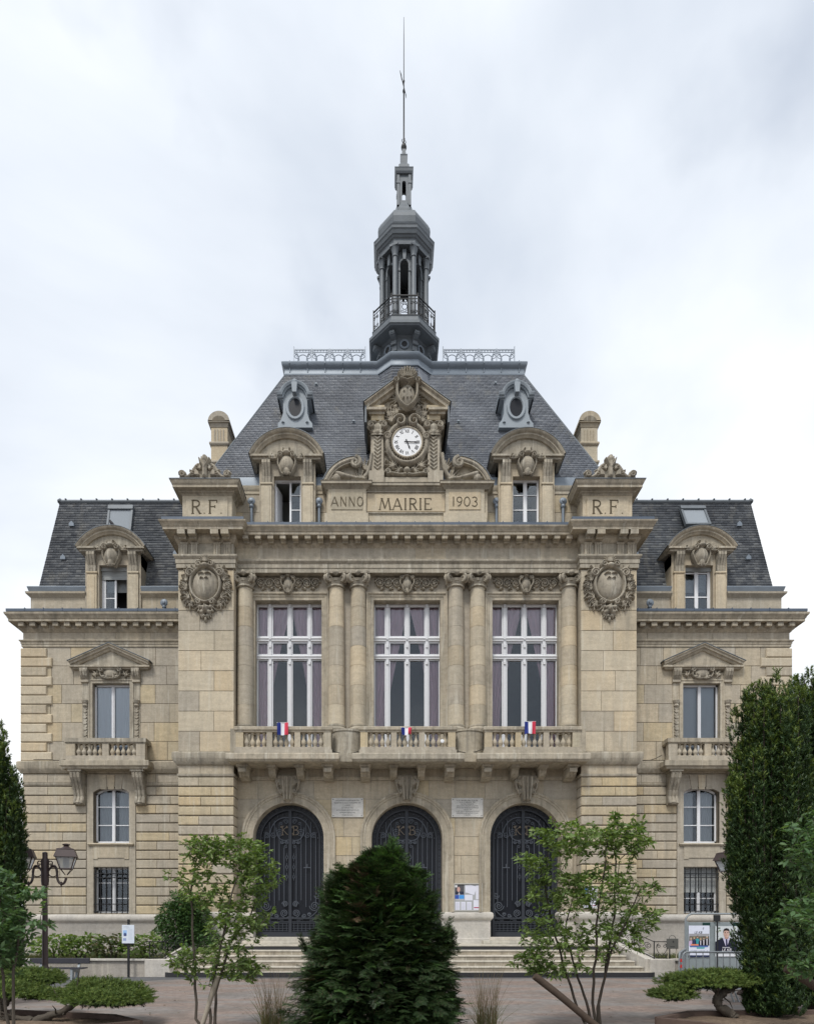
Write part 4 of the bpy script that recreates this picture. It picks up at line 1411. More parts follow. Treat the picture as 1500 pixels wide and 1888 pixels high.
for s in (-1, 1):
    side = 'left' if s < 0 else 'right'
    cA = s * WA
    mb = MB()
    xa, xb = sorted((s * PO, s * (WO - 0.012)))
    wall_panel(mb, xa, xb, 0.3, 3.98, YW + 0.012, [(cA, HWL, ZG0, ZG1)], 0.30)
    seg = seg_top(cA, HWL, ZA1, 0.19)
    wall_panel(mb, xa, xb, 3.98, 6.55, YW + 0.012, [(cA, HWL, ZA0, seg)], 0.26)
    wall_panel(mb, xa, xb, 6.55, 11.3, YW + 0.012, [(cA, HWU, ZU0, ZU1)], 0.34)
    mb.box(s * (WO - 0.3), s * (WO - 0.012), YW + 0.02, 8.6, 0, 11.4)
    W = part('wing_wall', mb, M['mortar'], HALL)
    jw = HWL + 0.24
    courses(W, 'rusticated_stone', [M['stone_yellow'], M['stone'], M['stone']], xa, s * WO if s > 0 else xb, [6.08 - 0.3065 * k for k in range(15)], YW + 0.012,
            [(cA - jw, cA + jw, 0, 6.2)], 1.0, 0.036, 0.008, 0.034, 0.004, 50 + s, cz=0.018)
    courses(W, 'ashlar_stone', [M['stone'], M['stone'], M['stone_yellow']], xa, xb, [10.76 - 0.633 * k for k in range(7)], YW + 0.012,
            [(cA - HWU - 0.1, cA + HWU + 0.1, ZU0 - 0.1, ZU1 + 0.1)], 0.86, 0.017, 0.014, 0.014, 0.003, 60 + s)
    courses(W, 'frieze_stone', [M['stone']], xa, xb, [11.27, 10.97], YW + 0.012, [], 1.1, 0.004, 0.010, 0.012, 0.002, 70 + s)
    courses(W, 'frieze_stone', [M['stone']], xa, xb, [6.50, 6.22], YW + 0.012, [(cA - jw, cA + jw, 6, 7)], 1.1, 0.008, 0.010, 0.02, 0.003, 75 + s)
    for k in range(12):                     # quoins
        zt = 10.70 - 0.316 * k
        w = 0.82 if k % 2 == 0 else 1.0
        g = MB()
        g.cham(s * (WO - w), s * (WO + 0.05), YW - 0.065, YW + 0.3, zt - 0.30, zt, 0.02, 0.03)
        part('quoin_stone', g, rnd.choice([M['stone_pale'], M['stone_pale'], M['stone']]), W)
        if k % 2:
            g = MB()
            g.cham(s * (PO + 0.01), s * (PO + 0.19), YW - 0.065, YW + 0.05, zt - 0.30, zt, 0.02, 0.03)
            part('quoin_stone', g, M['stone'], W)
    # plinth
    path = [(s * PO, YW), (s * WO, YW), (s * WO, 8.6)] if s > 0 else [(-WO, 8.6), (-WO, YW), (-PO, YW)]
    mb = MB()
    mb.molding(path, [(-0.02, 1.80), (0.05, 1.79), (0.10, 1.74), (0.115, 1.66), (0.10, 1.58), (0.05, 1.53), (0.03, 1.50), (0.03, 1.46), (0.02, 1.44), (0.02, 0.1), (-0.02, 0.1)], caps=False)
    part('plinth', mb, M['stone_base'], HALL, 35)
    mb = MB()
    mb.molding(path, [(-0.05, 6.95), (0.09, 6.92), (0.14, 6.88), (0.14, 6.68), (0.11, 6.62), (0.05, 6.52), (-0.02, 6.50)], caps=False)
    part('string_course', mb, M['stone_trim'], HALL, 35)
    for a, b in sub_intervals(xa, xb, [(cA - 1.0, cA + 1.0)]):
        mb = MB()
        mb.molding([(a, YW), (b, YW)], [(-0.02, 6.22), (0.04, 6.21), (0.04, 6.15), (0.02, 6.11), (-0.02, 6.10)])
        part('string_course', mb, M['stone_trim'], HALL, 35)
    # jambs and heads of the lower windows
    mb = MB()
    xz_mold(mb, [(cA - HWL, 1.80), (cA - HWL, ZG1), (cA + HWL, ZG1), (cA + HWL, 1.80)], [(-0.007, YW + 0.215), (-0.007, YW - 0.012), (0.02, YW - 0.02), (0.215, YW - 0.02), (0.215, YW + 0.012)])
    mb.prism([(cA - HWL - 0.215, ZA0 - 0.11)] + [(cA - HWL, ZA0 - 0.11)] + [(cA - HWL * math.cos(PI * i / 16), seg(cA - HWL * math.cos(PI * i / 16))) for i in range(17)] + [(cA + HWL, ZA0 - 0.11), (cA + HWL + 0.215, ZA0 - 0.11), (cA + HWL + 0.215, 6.5), (cA - HWL - 0.215, 6.5)], YW - 0.021, YW + 0.05)
    mb.box(cA - HWL - 0.215, cA + HWL + 0.215, YW - 0.020, YW + 0.05, ZG1 + 0.215, ZA0 - 0.115)
    part('window_jamb', mb, M['stone'], HALL)
    mb = MB()
    mb.molding([(cA - HWL - 0.08, YW + 0.1), (cA - HWL - 0.08, YW - 0.02), (cA + HWL + 0.08, YW - 0.02), (cA + HWL + 0.08, YW + 0.1)], [(-0.05, ZA0), (0.07, ZA0 - 0.01), (0.09, ZA0 - 0.05), (0.05, ZA0 - 0.10), (0.0, ZA0 - 0.11)])
    mb.prism([(cA - HWL, ZA0 - 0.11), (cA + HWL, ZA0 - 0.11), (cA + HWL, ZG1 + 0.26), (cA + HWL - 0.16, ZG1 + 0.26), (cA + HWL - 0.16, ZG1 + 0.30), (cA - HWL + 0.16, ZG1 + 0.30), (cA - HWL + 0.16, ZG1 + 0.26), (cA - HWL, ZG1 + 0.26)], YW - 0.045, YW + 0.02)
    part('window_sill', mb, M['stone'], HALL)
    for k in (-1, 0, 1):                      # voussoirs over the arched window
        g = MB()
        g.prism([(cA + k * 0.24 - 0.10, 5.98), (cA + k * 0.24 + 0.10, 5.98), (cA + k * 0.29 + 0.125, 6.46), (cA + k * 0.29 - 0.125, 6.46)], YW - 0.042, YW + 0.0)
        if k: part('voussoir', g, M['stone'], HALL)
        else: part('voussoir', g, M['stone_pale'], HALL)
    w = casement(cA, HWL - 0.005, ZA0, ZA1, YW + 0.20, seg_top(cA, HWL - 0.005, ZA1, 0.19), [ZA0 + 0.62, ZA0 + 1.24], M['white_paint'], HALL, label='white arched casement window of the %s wing' % side)
    for k in (-1, 1): wavy(cA + k * 0.12, cA + k * 0.55, ZA0 + 0.02, ZA1 - 0.15, YW + 0.36, 3, 0.008, M['blind'], w)
    w = casement(cA, HWL - 0.005, ZG0, ZG1, YW + 0.22, None, [ZG0 + 0.5, ZG0 + 1.02], M['old_white'], HALL, label='window behind iron bars low on the %s wing' % side)
    if s > 0:
        g = MB()
        for k in range(12): g.box(cA - HWL + 0.03, cA + HWL - 0.03, YW + 0.19, YW + 0.205, ZG1 - 0.08 - k * 0.07, ZG1 - 0.012 - k * 0.07)
        part('roller_shutter', g, M['shutter'], w)
    g = MB()
    for k in range(7):
        x = cA - HWL + 0.06 + (2 * HWL - 0.12) * k / 6
        g.bar((x, YW + 0.02, ZG0 - 0.02), (x, YW + 0.02, ZG1 - 0.05), 0.016, 6)
        g.lathe([(0, -0.05), (0.022, -0.02), (0, 0.04)], x, YW + 0.02, 6, zoff=ZG1 - 0.03)
    for z in (ZG0 + 0.06, ZG0 + 0.30, ZG1 - 0.22, ZG1 - 0.36):
        g.box(cA - HWL + 0.0, cA + HWL, YW + 0.0, YW + 0.035, z - 0.014, z + 0.014)
    part('window_grille', g, M['iron_black'], HALL)
    # upper window with pediment
    mb = MB()
    xz_mold(mb, [(cA - HWU, ZU0 - 0.1), (cA - HWU, ZU1), (cA + HWU, ZU1), (cA + HWU, ZU0 - 0.1)], [(-0.008, YW + 0.15), (-0.008, YW - 0.03), (0.07, YW - 0.03), (0.08, YW - 0.05), (0.12, YW - 0.05), (0.12, YW - 0.02), (0.34, YW - 0.02), (0.35, YW + 0.012)])
    part('window_surround', mb, M['stone_trim'], HALL, 30)
    for k in (-1, 1):
        g = MB()
        xq = cA + k * (HWU + 0.23)
        for j in range(17):
            z = ZU0 + 0.05 + j * 0.098
            g.prism([(xq - 0.07, z + 0.06), (xq - 0.05, z + 0.09), (xq, z + 0.105), (xq + 0.05, z + 0.09), (xq + 0.07, z + 0.06), (xq + 0.05, z + 0.02), (xq, z), (xq - 0.05, z + 0.02)], YW - 0.055 - 0.02 * (j % 2), YW - 0.015)
        g.lathe([(0.06, 0), (0.09, 0.04), (0.07, 0.09), (0.10, 0.14), (0.12, 0.2), (0.12, 0.22)], xq, YW - 0.03, 12, zoff=ZU0 + 0.05 + 17 * 0.098)
        part('garland_carving', g, M['stone_carved'], HALL)
        g = MB()
        zt = zz(1226, YW - 0.15) - 0.10
        g.prism([(YW, zt), (YW - 0.18, zt), (YW - 0.19, zt - 0.10), (YW - 0.15, zt - 0.22), (YW - 0.08, zt - 0.36), (YW - 0.09, zt - 0.44), (YW, zt - 0.48)], xq - 0.13, xq + 0.13, 'x')
        for q in (-1, 0, 1):
            g.prism([(YW, zt - 0.05), (YW - 0.2, zt - 0.05), (YW - 0.205, zt - 0.12), (YW - 0.165, zt - 0.24), (YW - 0.1, zt - 0.34), (YW, zt - 0.34)], xq + q * 0.085 - 0.03, xq + q * 0.085 + 0.03, 'x')
        part('window_console', g, M['stone_carved'], HALL)
    it = mir([('line', spiral(0.30, 0.33, 0.09, 0.02, 2.5, -1.5, 18), 0.035, 0.03, 0.09), ('line', bez((0.33, 0.28), (0.38, 0.1), (0.2, 0.0), (0.0, 0.04)), 0.03, 0.03, 0.08),
              ('dome', 0.22, 0.10, 0.07, 0.06, 0.09), ('dome', 0.12, 0.07, 0.06, 0.05, 0.09)] + leaves_rel(0.48, 0.18, 0.8, 0.16, 5, 4.5, 0.028, 0.06) + leaves_rel(0.56, 0.15, 2.2, 0.12, 4, 3.0, 0.025, 0.06) + leaves_rel(0.1, 0.1, 0.5, 0.15, 4, 1.8, 0.03, 0.08))
    it += [('dome', 0, 0.22, 0.26, 0.17, 0.07), ('flat', 0, 0.38, 0.35, 0.06, 0.07)]
    carve('carved_panel', 1.3, 0.46, 130, it, M['stone_carved'], HALL, (cA, YW - 0.02, ZU1 + 0.09), 1.6)
    zc, zp = zz(1226, YW - 0.2), zz(1186, YW - 0.2)
    hp = 1.33
    g = MB()
    g.prism([(cA - hp + 0.25, zc), (cA + hp - 0.25, zc), (cA, zp - 0.12)], YW - 0.06, YW + 0.1)
    pm = part('window_pediment', g, M['stone_trim'], HALL)
    g = MB()
    xz_mold(g, [(cA - hp + 0.05, zc - 0.02), (cA, zp - 0.17), (cA + hp - 0.05, zc - 0.02)], [(-0.03, YW + 0.05), (-0.03, YW - 0.10), (0.0, YW - 0.13), (0.03, YW - 0.13), (0.05, YW - 0.19), (0.10, YW - 0.20), (0.13, YW - 0.24), (0.15, YW - 0.24), (0.15, YW + 0.1)])
    g.molding([(cA - hp + 0.17, YW + 0.02), (cA - hp + 0.17, YW), (cA + hp - 0.17, YW), (cA + hp - 0.17, YW + 0.02)], [(-0.02, zc + 0.02), (0.18, zc + 0.01), (0.18, zc - 0.05), (0.12, zc - 0.06), (0.10, zc - 0.10), (-0.02, zc - 0.12)])
    part('raking_cornice', g, M['stone_trim'], pm, 30)
    g = MB()
    xz_mold(g, [(cA - hp + 0.02, zc - 0.02), (cA, zp - 0.165), (cA + hp - 0.02, zc - 0.02)], [(0.155, YW + 0.1), (0.155, YW - 0.25), (0.175, YW - 0.25), (0.18, YW + 0.1)])
    part('pediment_flashing', g, M['zinc_dark'], pm)
    w = casement(cA, HWU - 0.012, ZU0, ZU1, YW + 0.155, None, [], M['old_white'], HALL, label='first floor window under a pediment, %s wing' % side)
    if s < 0:
        wavy(cA - HWU, cA + HWU, ZU0, ZU1, YW + 0.225, 7, 0.010, M['net'], w)
    else:
        wavy(cA - HWU, cA + HWU, ZU0, ZU1, YW + 0.30, 3, 0.004, M['blind'], w)
    # wing balcony
    hb = 1.30
    yb0 = 0.30
    g = MB()
    pth = [(cA - hb - 0.12, YW), (cA - hb - 0.12, yb0 - 0.08), (cA + hb + 0.12, yb0 - 0.08), (cA + hb + 0.12, YW)]
    g.molding(pth, [(-0.3, 6.84), (0.0, 6.84), (0.04, 6.82), (0.04, 6.66), (0.0, 6.62), (-0.06, 6.56), (-0.3, 6.56)])
    g.box(cA - hb - 0.1, cA + hb + 0.1, yb0 - 0.06, YW, 6.57, 6.835)
    B = part('balcony', g, M['stone_trim'], HALL, 30)
    g = MB()
    g.box(cA - hb, cA + hb, yb0 - 0.02, yb0 + 0.2, 6.84, 7.0)
    part('balustrade_base', g, M['stone'], B)
    g = MB()
    for a, b, y0, y1 in ((cA - hb - 0.04, cA + hb + 0.04, yb0 - 0.05, yb0 + 0.22), (cA - hb - 0.03, cA - hb + 0.2, yb0 + 0.22, YW - 0.02), (cA + hb - 0.2, cA + hb + 0.03, yb0 + 0.22, YW - 0.02)):
        g.box(a, b, y0, y1, 7.44, 7.57)
        g.box(a + 0.02, b - 0.02, y0 + 0.03, y1, 7.40, 7.44)
    part('handrail', g, M['stone_trim'], B)
    for q, hw in ((-hb + 0.15, 0.15), (0, 0.11), (hb - 0.15, 0.15)):
        g = MB()
        g.cham(cA + q - hw, cA + q + hw, yb0 - 0.01, yb0 + 0.19, 7.0, 7.40, 0.006)
        part('balustrade_post', g, M['stone'], B)
    for a, b in ((-hb + 0.30, -0.11), (0.11, hb - 0.30)):
        for k in range(5): link('baluster', me_balw, B, (cA + a + (b - a) * (k + 0.5) / 5, yb0 + 0.09, 7.0))
    for q in (-1, 1):                       # tall S-shaped consoles
        x = cA + q * 1.02
        y = YW
        prof = [(y + 0.02, 6.55), (y - 0.42, 6.55), (y - 0.44, 6.46), (y - 0.40, 6.30), (y - 0.30, 6.12), (y - 0.20, 5.92), (y - 0.15, 5.72), (y - 0.19, 5.58), (y - 0.20, 5.50), (y - 0.12, 5.44), (y + 0.02, 5.42)]
        g = MB()
        g.prism(prof, x - 0.17, x + 0.17, 'x')
        g.box(x - 0.22, x + 0.22, y - 0.47, y, 6.49, 6.558)
        for k in (-1, 0, 1):
            g.prism([(yy - 0.022, zv) for yy, zv in prof[2:-1]] + [(y, 5.5), (y, 6.4)], x + k * 0.115 - 0.035, x + k * 0.115 + 0.035, 'x')
        g.lathe([(0, -0.1), (0.10, -0.06), (0.13, 0.0), (0.10, 0.06), (0, 0.1)], x, y - 0.13, 10, zoff=5.52)
        part('console', g, M['stone_carved'], B)
    # entablature, cornice, dentils
    mb = MB()
    mb.molding(path, [(-0.05, 10.76), (0.03, 10.76), (0.03, 10.84), (0.05, 10.85), (0.05, 10.90), (0.09, 10.94), (0.09, 10.97), (-0.05, 10.98)], caps=False)
    part('architrave', mb, M['stone_trim'], HALL, 30)
    mb = MB()
    mb.molding(path, [(-0.05, 11.24), (0.02, 11.25), (0.06, 11.30), (0.10, 11.33), (0.10, 11.50), (0.28, 11.50), (0.28, 11.485), (0.31, 11.485), (0.31, 11.57), (0.33, 11.58), (0.35, 11.63), (0.40, 11.69), (0.41, 11.75), (0.2, 11.77), (-0.3, 11.77)], caps=False)
    CO2 = part('wing_cornice', mb, M['stone_trim'], HALL, 30)
    g = MB()
    g.box(-0.09, 0.09, -0.17, 0.02, 0, 0.115)
    med = mesh_of('dentil', g, M['stone_trim'])
    for k in range(15): link('dentil', med, CO2, (s * (PO + 0.22 + (WO - PO - 0.3) * k / 14), YW - 0.09, 11.36))
    mb = MB()
    mb.molding(path, [(-0.25, 11.80), (0.33, 11.765), (0.36, 11.80), (0.36, 11.88), (0.33, 11.895), (0.30, 11.86), (0.26, 11.82)], caps=False)
    for k in range(9):
        x = s * (PO + 0.4 + 0.62 * k)
        mb.box(x - 0.012, x + 0.012, YW - 0.372, YW - 0.28, 11.80, 11.905)
    part('gutter', mb, M['zinc_gutter'], HALL, 40)
    # attic parapet
    pa = [(s * PO, 1.05), (s * (WO - 0.1), 1.05), (s * (WO - 0.1), 8.4)] if s > 0 else [(-WO + 0.1, 8.4), (-WO + 0.1, 1.05), (-PO, 1.05)]
    if s > 0: runs = [[(PO, 1.05), (9.92 - 0.93, 1.05)], [(9.92 + 0.93, 1.05)] + pa[1:]]
    else: runs = [pa[:2] + [(-9.92 - 0.93, 1.05)], [(-9.92 + 0.93, 1.05), (-PO, 1.05)]]
    for run in runs:
        mb = MB()
        mb.molding(run, [(-0.3, 11.75), (0.0, 11.75), (0.0, 12.55), (0.03, 12.58), (0.07, 12.62), (0.12, 12.66), (0.13, 12.72), (-0.3, 12.73)], caps=False)
        part('attic_parapet', mb, M['stone'], HALL, 30)
        mb = MB()
        mb.molding(run, [(-0.3, 12.86), (0.0, 12.86), (0.08, 12.92), (0.09, 12.90), (0.06, 12.80), (0.03, 12.725), (-0.3, 12.725)], caps=False)
        part('parapet_flashing', mb, M['zinc'], HALL, 40)
    # mansard
    xo0, xo1 = s * (WO - 0.2), s * (WO - 0.55)
    zr0, zr1, y0, y1 = 12.86, 16.5, 1.30, 2.12
    mb = MB()
    A, B_, C_, D_ = (s * PO, y0, zr0), (xo0, y0, zr0), (xo1, y1, zr1), (s * PO, y1, zr1)
    E_, F_ = (xo0, 8.3, zr0), (xo1, 7.5, zr1)
    G_, H_ = (s * PO, 8.3, zr0), (s * PO, 7.5, zr1)
    mb.add([A, B_, C_, D_, E_, F_, G_, H_], [(0, 1, 2, 3), (1, 4, 5, 2), (4, 6, 7, 5), (3, 2, 5, 7)])
    RF = part('wing_roof', mb, M['slate_old'], HALL)
    cd = s * 9.92
    def skip(x, y, z, c=cd): return abs(x - c) < 1.0 and z < 14.5
    q = (A, B_, C_, D_) if s > 0 else (B_, A, D_, C_)
    roof_slates('slate', q, 37, 0.19, M['slate_old'], RF, 3 + s, lift=0.017, skip=skip)
    q = (B_, E_, F_, C_) if s > 0 else (E_, B_, C_, F_)
    roof_slates('slate', q, 37, 0.19, M['slate_old'], RF, 13 + s, lift=0.017)
    g = MB()
    g.tube([(s * PO, y1, zr1 + 0.02), (xo1, y1, zr1 + 0.02)], 0.07, 8)
    g.box(s * PO, xo1, y1 - 0.05, y1 + 0.3, zr1 - 0.02, zr1 + 0.06)
    g.tube([(xo1, y1, zr1), (xo1, 7.5, zr1)], 0.07, 8)
    for k in range(9):
        x = s * (PO + 0.45 + 0.55 * k)
        if abs(x) < abs(xo1): g.box(x - 0.025, x + 0.025, y1 - 0.08, y1 + 0.08, zr1 + 0.06, zr1 + 0.10)
    g.lathe([(0.09, 0), (0.1, 0.05), (0.06, 0.1), (0.0, 0.16)], xo1, y1, 8, zoff=zr1)
    part('ridge_cap', g, M['zinc_dark'], RF, 40)
    for k, (x, t) in enumerate(((s * 11.9, 0.35), (s * 11.75, 0.72), (s * 8.0, 0.40))):      # slate vents
        y, z = y0 + (y1 - y0) * t, zr0 + (zr1 - zr0) * t
        g = MB()
        g.prism([(-0.085, 0), (0.085, 0), (0.085, 0.09), (0, 0.18), (-0.085, 0.09)], -0.06, 0.05)
        part('roof_vent', g, M['zinc'], RF, loc=(x, y - 0.02, z))
    # skylight
    x = xx(223 if s < 0 else 1276, 1.95)
    ky = (zz(958, 1.9) - zr0) / (zr1 - zr0)
    y, z = y0 + (y1 - y0) * ky, zr0 + (zr1 - zr0) * ky
    g = MB()
    g.box(-0.44, 0.44, -0.09, 0.02, -0.50, -0.43)
    g.box(-0.44, 0.44, -0.12, 0.02, 0.36, 0.52)
    for k in (-1, 1): g.box(k * 0.37, k * 0.44, -0.09, 0.02, -0.43, 0.36)
    sk = part('skylight', g, M['zinc_dark'], RF, loc=(x, y - 0.04, z))
    sk.rotation_euler = (-math.atan2(y1 - y0, zr1 - zr0) - (0.25 if s > 0 else 0.0), 0, 0)
    if s > 0: sk.location.y -= 0.12
    g = MB()
    g.box(-0.37, 0.37, -0.06, -0.055, -0.43, 0.36)
    p = part('pane', g, M['skylight'], HALL)
    p.parent = RF
    p.name = 'skylight_pane'
    p.location = sk.location
    p.rotation_euler = sk.rotation_euler
    # rainwater head
    xh = xx(303 if s < 0 else 1197, 0.9)
    g = MB()
    g.lathe([(0.02, -0.03), (0.115, -0.03), (0.13, 0.0), (0.10, 0.03), (0.06, 0.035), (0.05, 0.06), (0, 0.07)], n=16)
    g.v = [(x, -z, y) for x, y, z in g.v]
    g.lathe([(0.05, -0.38), (0.05, -0.16), (0.075, -0.15), (0.075, -0.12), (0.06, -0.10)], 0, 0.03, 10)
    part('rainwater_head', g, M['zinc'], HALL, 40, loc=(xh, 0.86, 12.30))
    # dormer
    yd = 0.98
    dm = segmental_dormer(HALL, cd, yd, 11.86, zz(1042, yd), 0.47, zz(1008, yd - 0.2), zz(968, yd - 0.28), 1.17, 2.0, 12.86, 'dormer', '%s wing dormer with a curved stone pediment' % side, M['stone'])
    ft = zz(1042, yd)
    if s < 0:
        g = MB()
        for k in range(7): g.box(cd - 0.46, cd + 0.46, yd + 0.18, yd + 0.20, ft - 0.10 - k * 0.05, ft - 0.055 - k * 0.05)
        g.box(cd - 0.47, cd + 0.47, yd + 0.14, yd + 0.22, ft - 0.12, ft)
        part('roller_shutter', g, M['shutter'], dm)
        g = MB()          # one leaf closed, the other swung inwards
        a, b = cd - 0.47, cd + 0.02
        for u, v in ((a, a + 0.13), (b - 0.06, b)): g.box(u, v, yd + 0.22, yd + 0.27, 11.9, ft - 0.40)
        for zq in (11.93, 12.26, 12.62): g.box(a + 0.13, b - 0.06, yd + 0.225, yd + 0.265, zq - 0.015, zq + 0.015)
        g.add([(cd + 0.02, yd + 0.30, 11.9), (cd + 0.06, yd + 0.30, 11.9), (cd + 0.32, yd + 0.75, 11.9), (cd + 0.28, yd + 0.75, 11.9), (cd + 0.02, yd + 0.30, 12.15), (cd + 0.06, yd + 0.30, 12.15), (cd + 0.32, yd + 0.75, 12.02), (cd + 0.28, yd + 0.75, 12.02)], [(0, 1, 5, 4), (1, 2, 6, 5), (4, 5, 6, 7), (3, 0, 4, 7)])
        part('window_frame', g, M['white_paint'], dm)
        g = MB()
        g.box(a + 0.1, b - 0.05, yd + 0.24, yd + 0.244, 11.92, ft - 0.4)
        part('pane', g, M['glass'], dm)
    else:
        g = MB()
        g.box(cd - 0.47, cd + 0.47, yd + 0.14, yd + 0.22, ft - 0.13, ft)
        part('shutter_box', g, M['shutter'], dm)
        g = MB()
        for u, v in ((cd - 0.47, cd - 0.40), (cd - 0.06, cd + 0.06), (cd + 0.37, cd + 0.47)): g.box(u, v, yd + 0.2, yd + 0.26, 11.86, ft - 0.13)
        for zq in (11.90, 12.23, 12.65, ft - 0.17): g.box(cd - 0.4, cd + 0.37, yd + 0.205, yd + 0.25, zq - 0.02, zq + 0.02)
        part('window_frame', g, M['white_paint'], dm)
        g = MB()
        g.box(cd - 0.42, cd + 0.42, yd + 0.23, yd + 0.234, 11.88, ft - 0.13)
        part('pane', g, M['glass'], dm)
    g = MB()
    g.box(cd - 0.95, cd + 0.95, yd + 0.9, yd + 1.0, 11.8, 13.4)
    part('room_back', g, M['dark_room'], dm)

# ------------------------------------------------------------------ attic of the centre
def attic_run(run):
    mb = MB()
    mb.molding(run, [(-0.3, 13.9), (0, 13.9), (0, 15.55), (0.03, 15.58), (0.03, 15.66), (0.06, 15.70), (0.08, 15.82), (-0.3, 15.83)], caps=False)
    at = part('attic_parapet', mb, M['stone'], HALL, 30)
    mb = MB()
    mb.molding(run, [(-0.3, 16.12), (-0.1, 16.12), (-0.03, 16.16), (-0.02, 16.12), (0.0, 15.835), (-0.3, 15.835)], caps=False)
    part('parapet_flashing', mb, M['zinc'], HALL, 40)
    a, b = sorted((run[-1][0], run[-2][0] if len(run) == 2 else run[0][0])) if len(run) == 2 else sorted((run[0][0], run[-1][0]))
    courses(at, 'ashlar_stone', [M['stone'], M['stone_yellow']], a + 0.01, b - 0.01, [15.54, 14.98, 14.42], 0.295, [], 0.7, 0.012, 0.012, 0.008, 0.002, int(abs(a) * 10))
attic_run([(-PO + 0.1, 9.0), (-PO + 0.1, 0.30), (-BX - 0.92, 0.30)])
attic_run([(-BX + 0.82, 0.30), (-2.5, 0.30)])
attic_run([(2.5, 0.30), (BX - 0.82, 0.30)])
attic_run([(BX + 0.92, 0.30), (PO - 0.1, 0.30), (PO - 0.1, 9.0)])
for x in (-5.07, 5.10, -2.86, 2.93):
    g = MB()
    g.lathe([(0.02, -0.03), (0.11, -0.03), (0.125, 0.0), (0.095, 0.03), (0.06, 0.035), (0.05, 0.06), (0, 0.07)], n=16)
    g.v = [(a, -c, b) for a, b, c in g.v]
    g.lathe([(0.05, -1.35), (0.05, -0.22), (0.075, -0.20), (0.085, -0.15), (0.06, -0.10)], 0, 0.03, 10)
    part('rainwater_head', g, M['zinc'], HALL, 40, loc=(x, 0.18, 15.28))

# stroke lettering ------------------------------------------------------------
def glyph(ch, serif=True, w=0.085):
    """letter one unit tall as polygons strokes; returns (strokes, advance)"""
    A = lambda cx, cz, rx, rz, a0, a1, n=16: [(cx + rx * math.cos(a0 + (a1 - a0) * i / n), cz + rz * math.sin(a0 + (a1 - a0) * i / n)) for i in range(n + 1)]
    T = w * 0.55
    L_ = {
        'I': ([([(0.15, 0), (0.15, 1)], w)], 0.30), '1': ([([(0.15, 0), (0.15, 1)], w)], 0.30),
        'M': ([([(0.05, 0), (0.22, 1)], T), ([(0.22, 1), (0.5, 0.12)], w), ([(0.5, 0.12), (0.78, 1)], T), ([(0.78, 1), (0.95, 0)], w)], 1.0),
        'A': ([([(0.05, 0), (0.42, 1)], T), ([(0.42, 1), (0.79, 0)], w), ([(0.17, 0.33), (0.68, 0.33)], T)], 0.84),
        'R': ([([(0.14, 0), (0.14, 1)], w), ([(0.14, 0.97)] + A(0.36, 0.74, 0.26, 0.23, PI / 2, -PI / 2) + [(0.14, 0.51)], w * 0.8), ([(0.36, 0.5), (0.68, 0)], w)], 0.74),
        'E': ([([(0.14, 0), (0.14, 1)], w), ([(0.14, 0.97), (0.62, 0.97)], T), ([(0.14, 0.52), (0.50, 0.52)], T), ([(0.14, 0.03), (0.66, 0.03)], T), ([(0.62, 0.97), (0.62, 0.84)], T), ([(0.66, 0.03), (0.66, 0.18)], T)], 0.76),
        'F': ([([(0.14, 0), (0.14, 1)], w), ([(0.14, 0.97), (0.64, 0.97)], T), ([(0.14, 0.52), (0.50, 0.52)], T), ([(0.64, 0.97), (0.64, 0.80)], T), ([(0.5, 0.62), (0.5, 0.42)], T)], 0.72),
        'N': ([([(0.1, 0), (0.1, 1)], T), ([(0.1, 1), (0.62, 0)], w), ([(0.62, 0), (0.62, 1)], T)], 0.74),
        'O': ([(A(0.33, 0.5, 0.28, 0.47, 0, 2 * PI, 26), w * 0.8)], 0.68), '0': ([(A(0.33, 0.5, 0.29, 0.47, 0, 2 * PI, 26), w * 0.8)], 0.68),
        '9': ([(A(0.32, 0.70, 0.25, 0.27, 0, 2 * PI, 22), w * 0.8), (bez((0.57, 0.70), (0.57, 0.4), (0.45, 0.12), (0.16, 0.02)), w * 0.8)], 0.64),
        '3': ([(A(0.28, 0.74, 0.24, 0.23, 2.6, -PI / 2), w * 0.8), (A(0.28, 0.26, 0.27, 0.25, PI / 2, -2.6), w * 0.8)], 0.62),
        '.': ([([(0.06, 0.04), (0.13, 0.04)], 0.07)], 0.22), 'X': ([([(0.02, 0), (0.58, 1)], T), ([(0.02, 1), (0.58, 0)], w)], 0.62), 'V': ([([(0.02, 1), (0.32, 0)], w), ([(0.32, 0), (0.6, 1)], T)], 0.62), ' ': ([], 0.35)}
    st, adv = L_[ch]
    st = list(st)
    if serif:
        feet = {'I': [0.15], 'M': [0.05, 0.95], 'A': [0.05, 0.79], 'R': [0.14, 0.68], 'E': [0.14], 'F': [0.14], 'N': [0.1], 'X': [0.02, 0.58]}
        heads = {'I': [0.15], 'N': [0.62], 'X': [0.02, 0.58], 'V': [0.02, 0.6], 'M': [0.22, 0.78], 'R': [0.14], 'E': [0.14], 'F': [0.14]}
        for x in feet.get(ch, []): st.append(([(x - 0.1, 0.02), (x + 0.1, 0.02)], 0.045))
        for x in heads.get(ch, []): st.append(([(x - 0.1, 0.98), (x + 0.1, 0.98)], 0.045))
    return st, adv


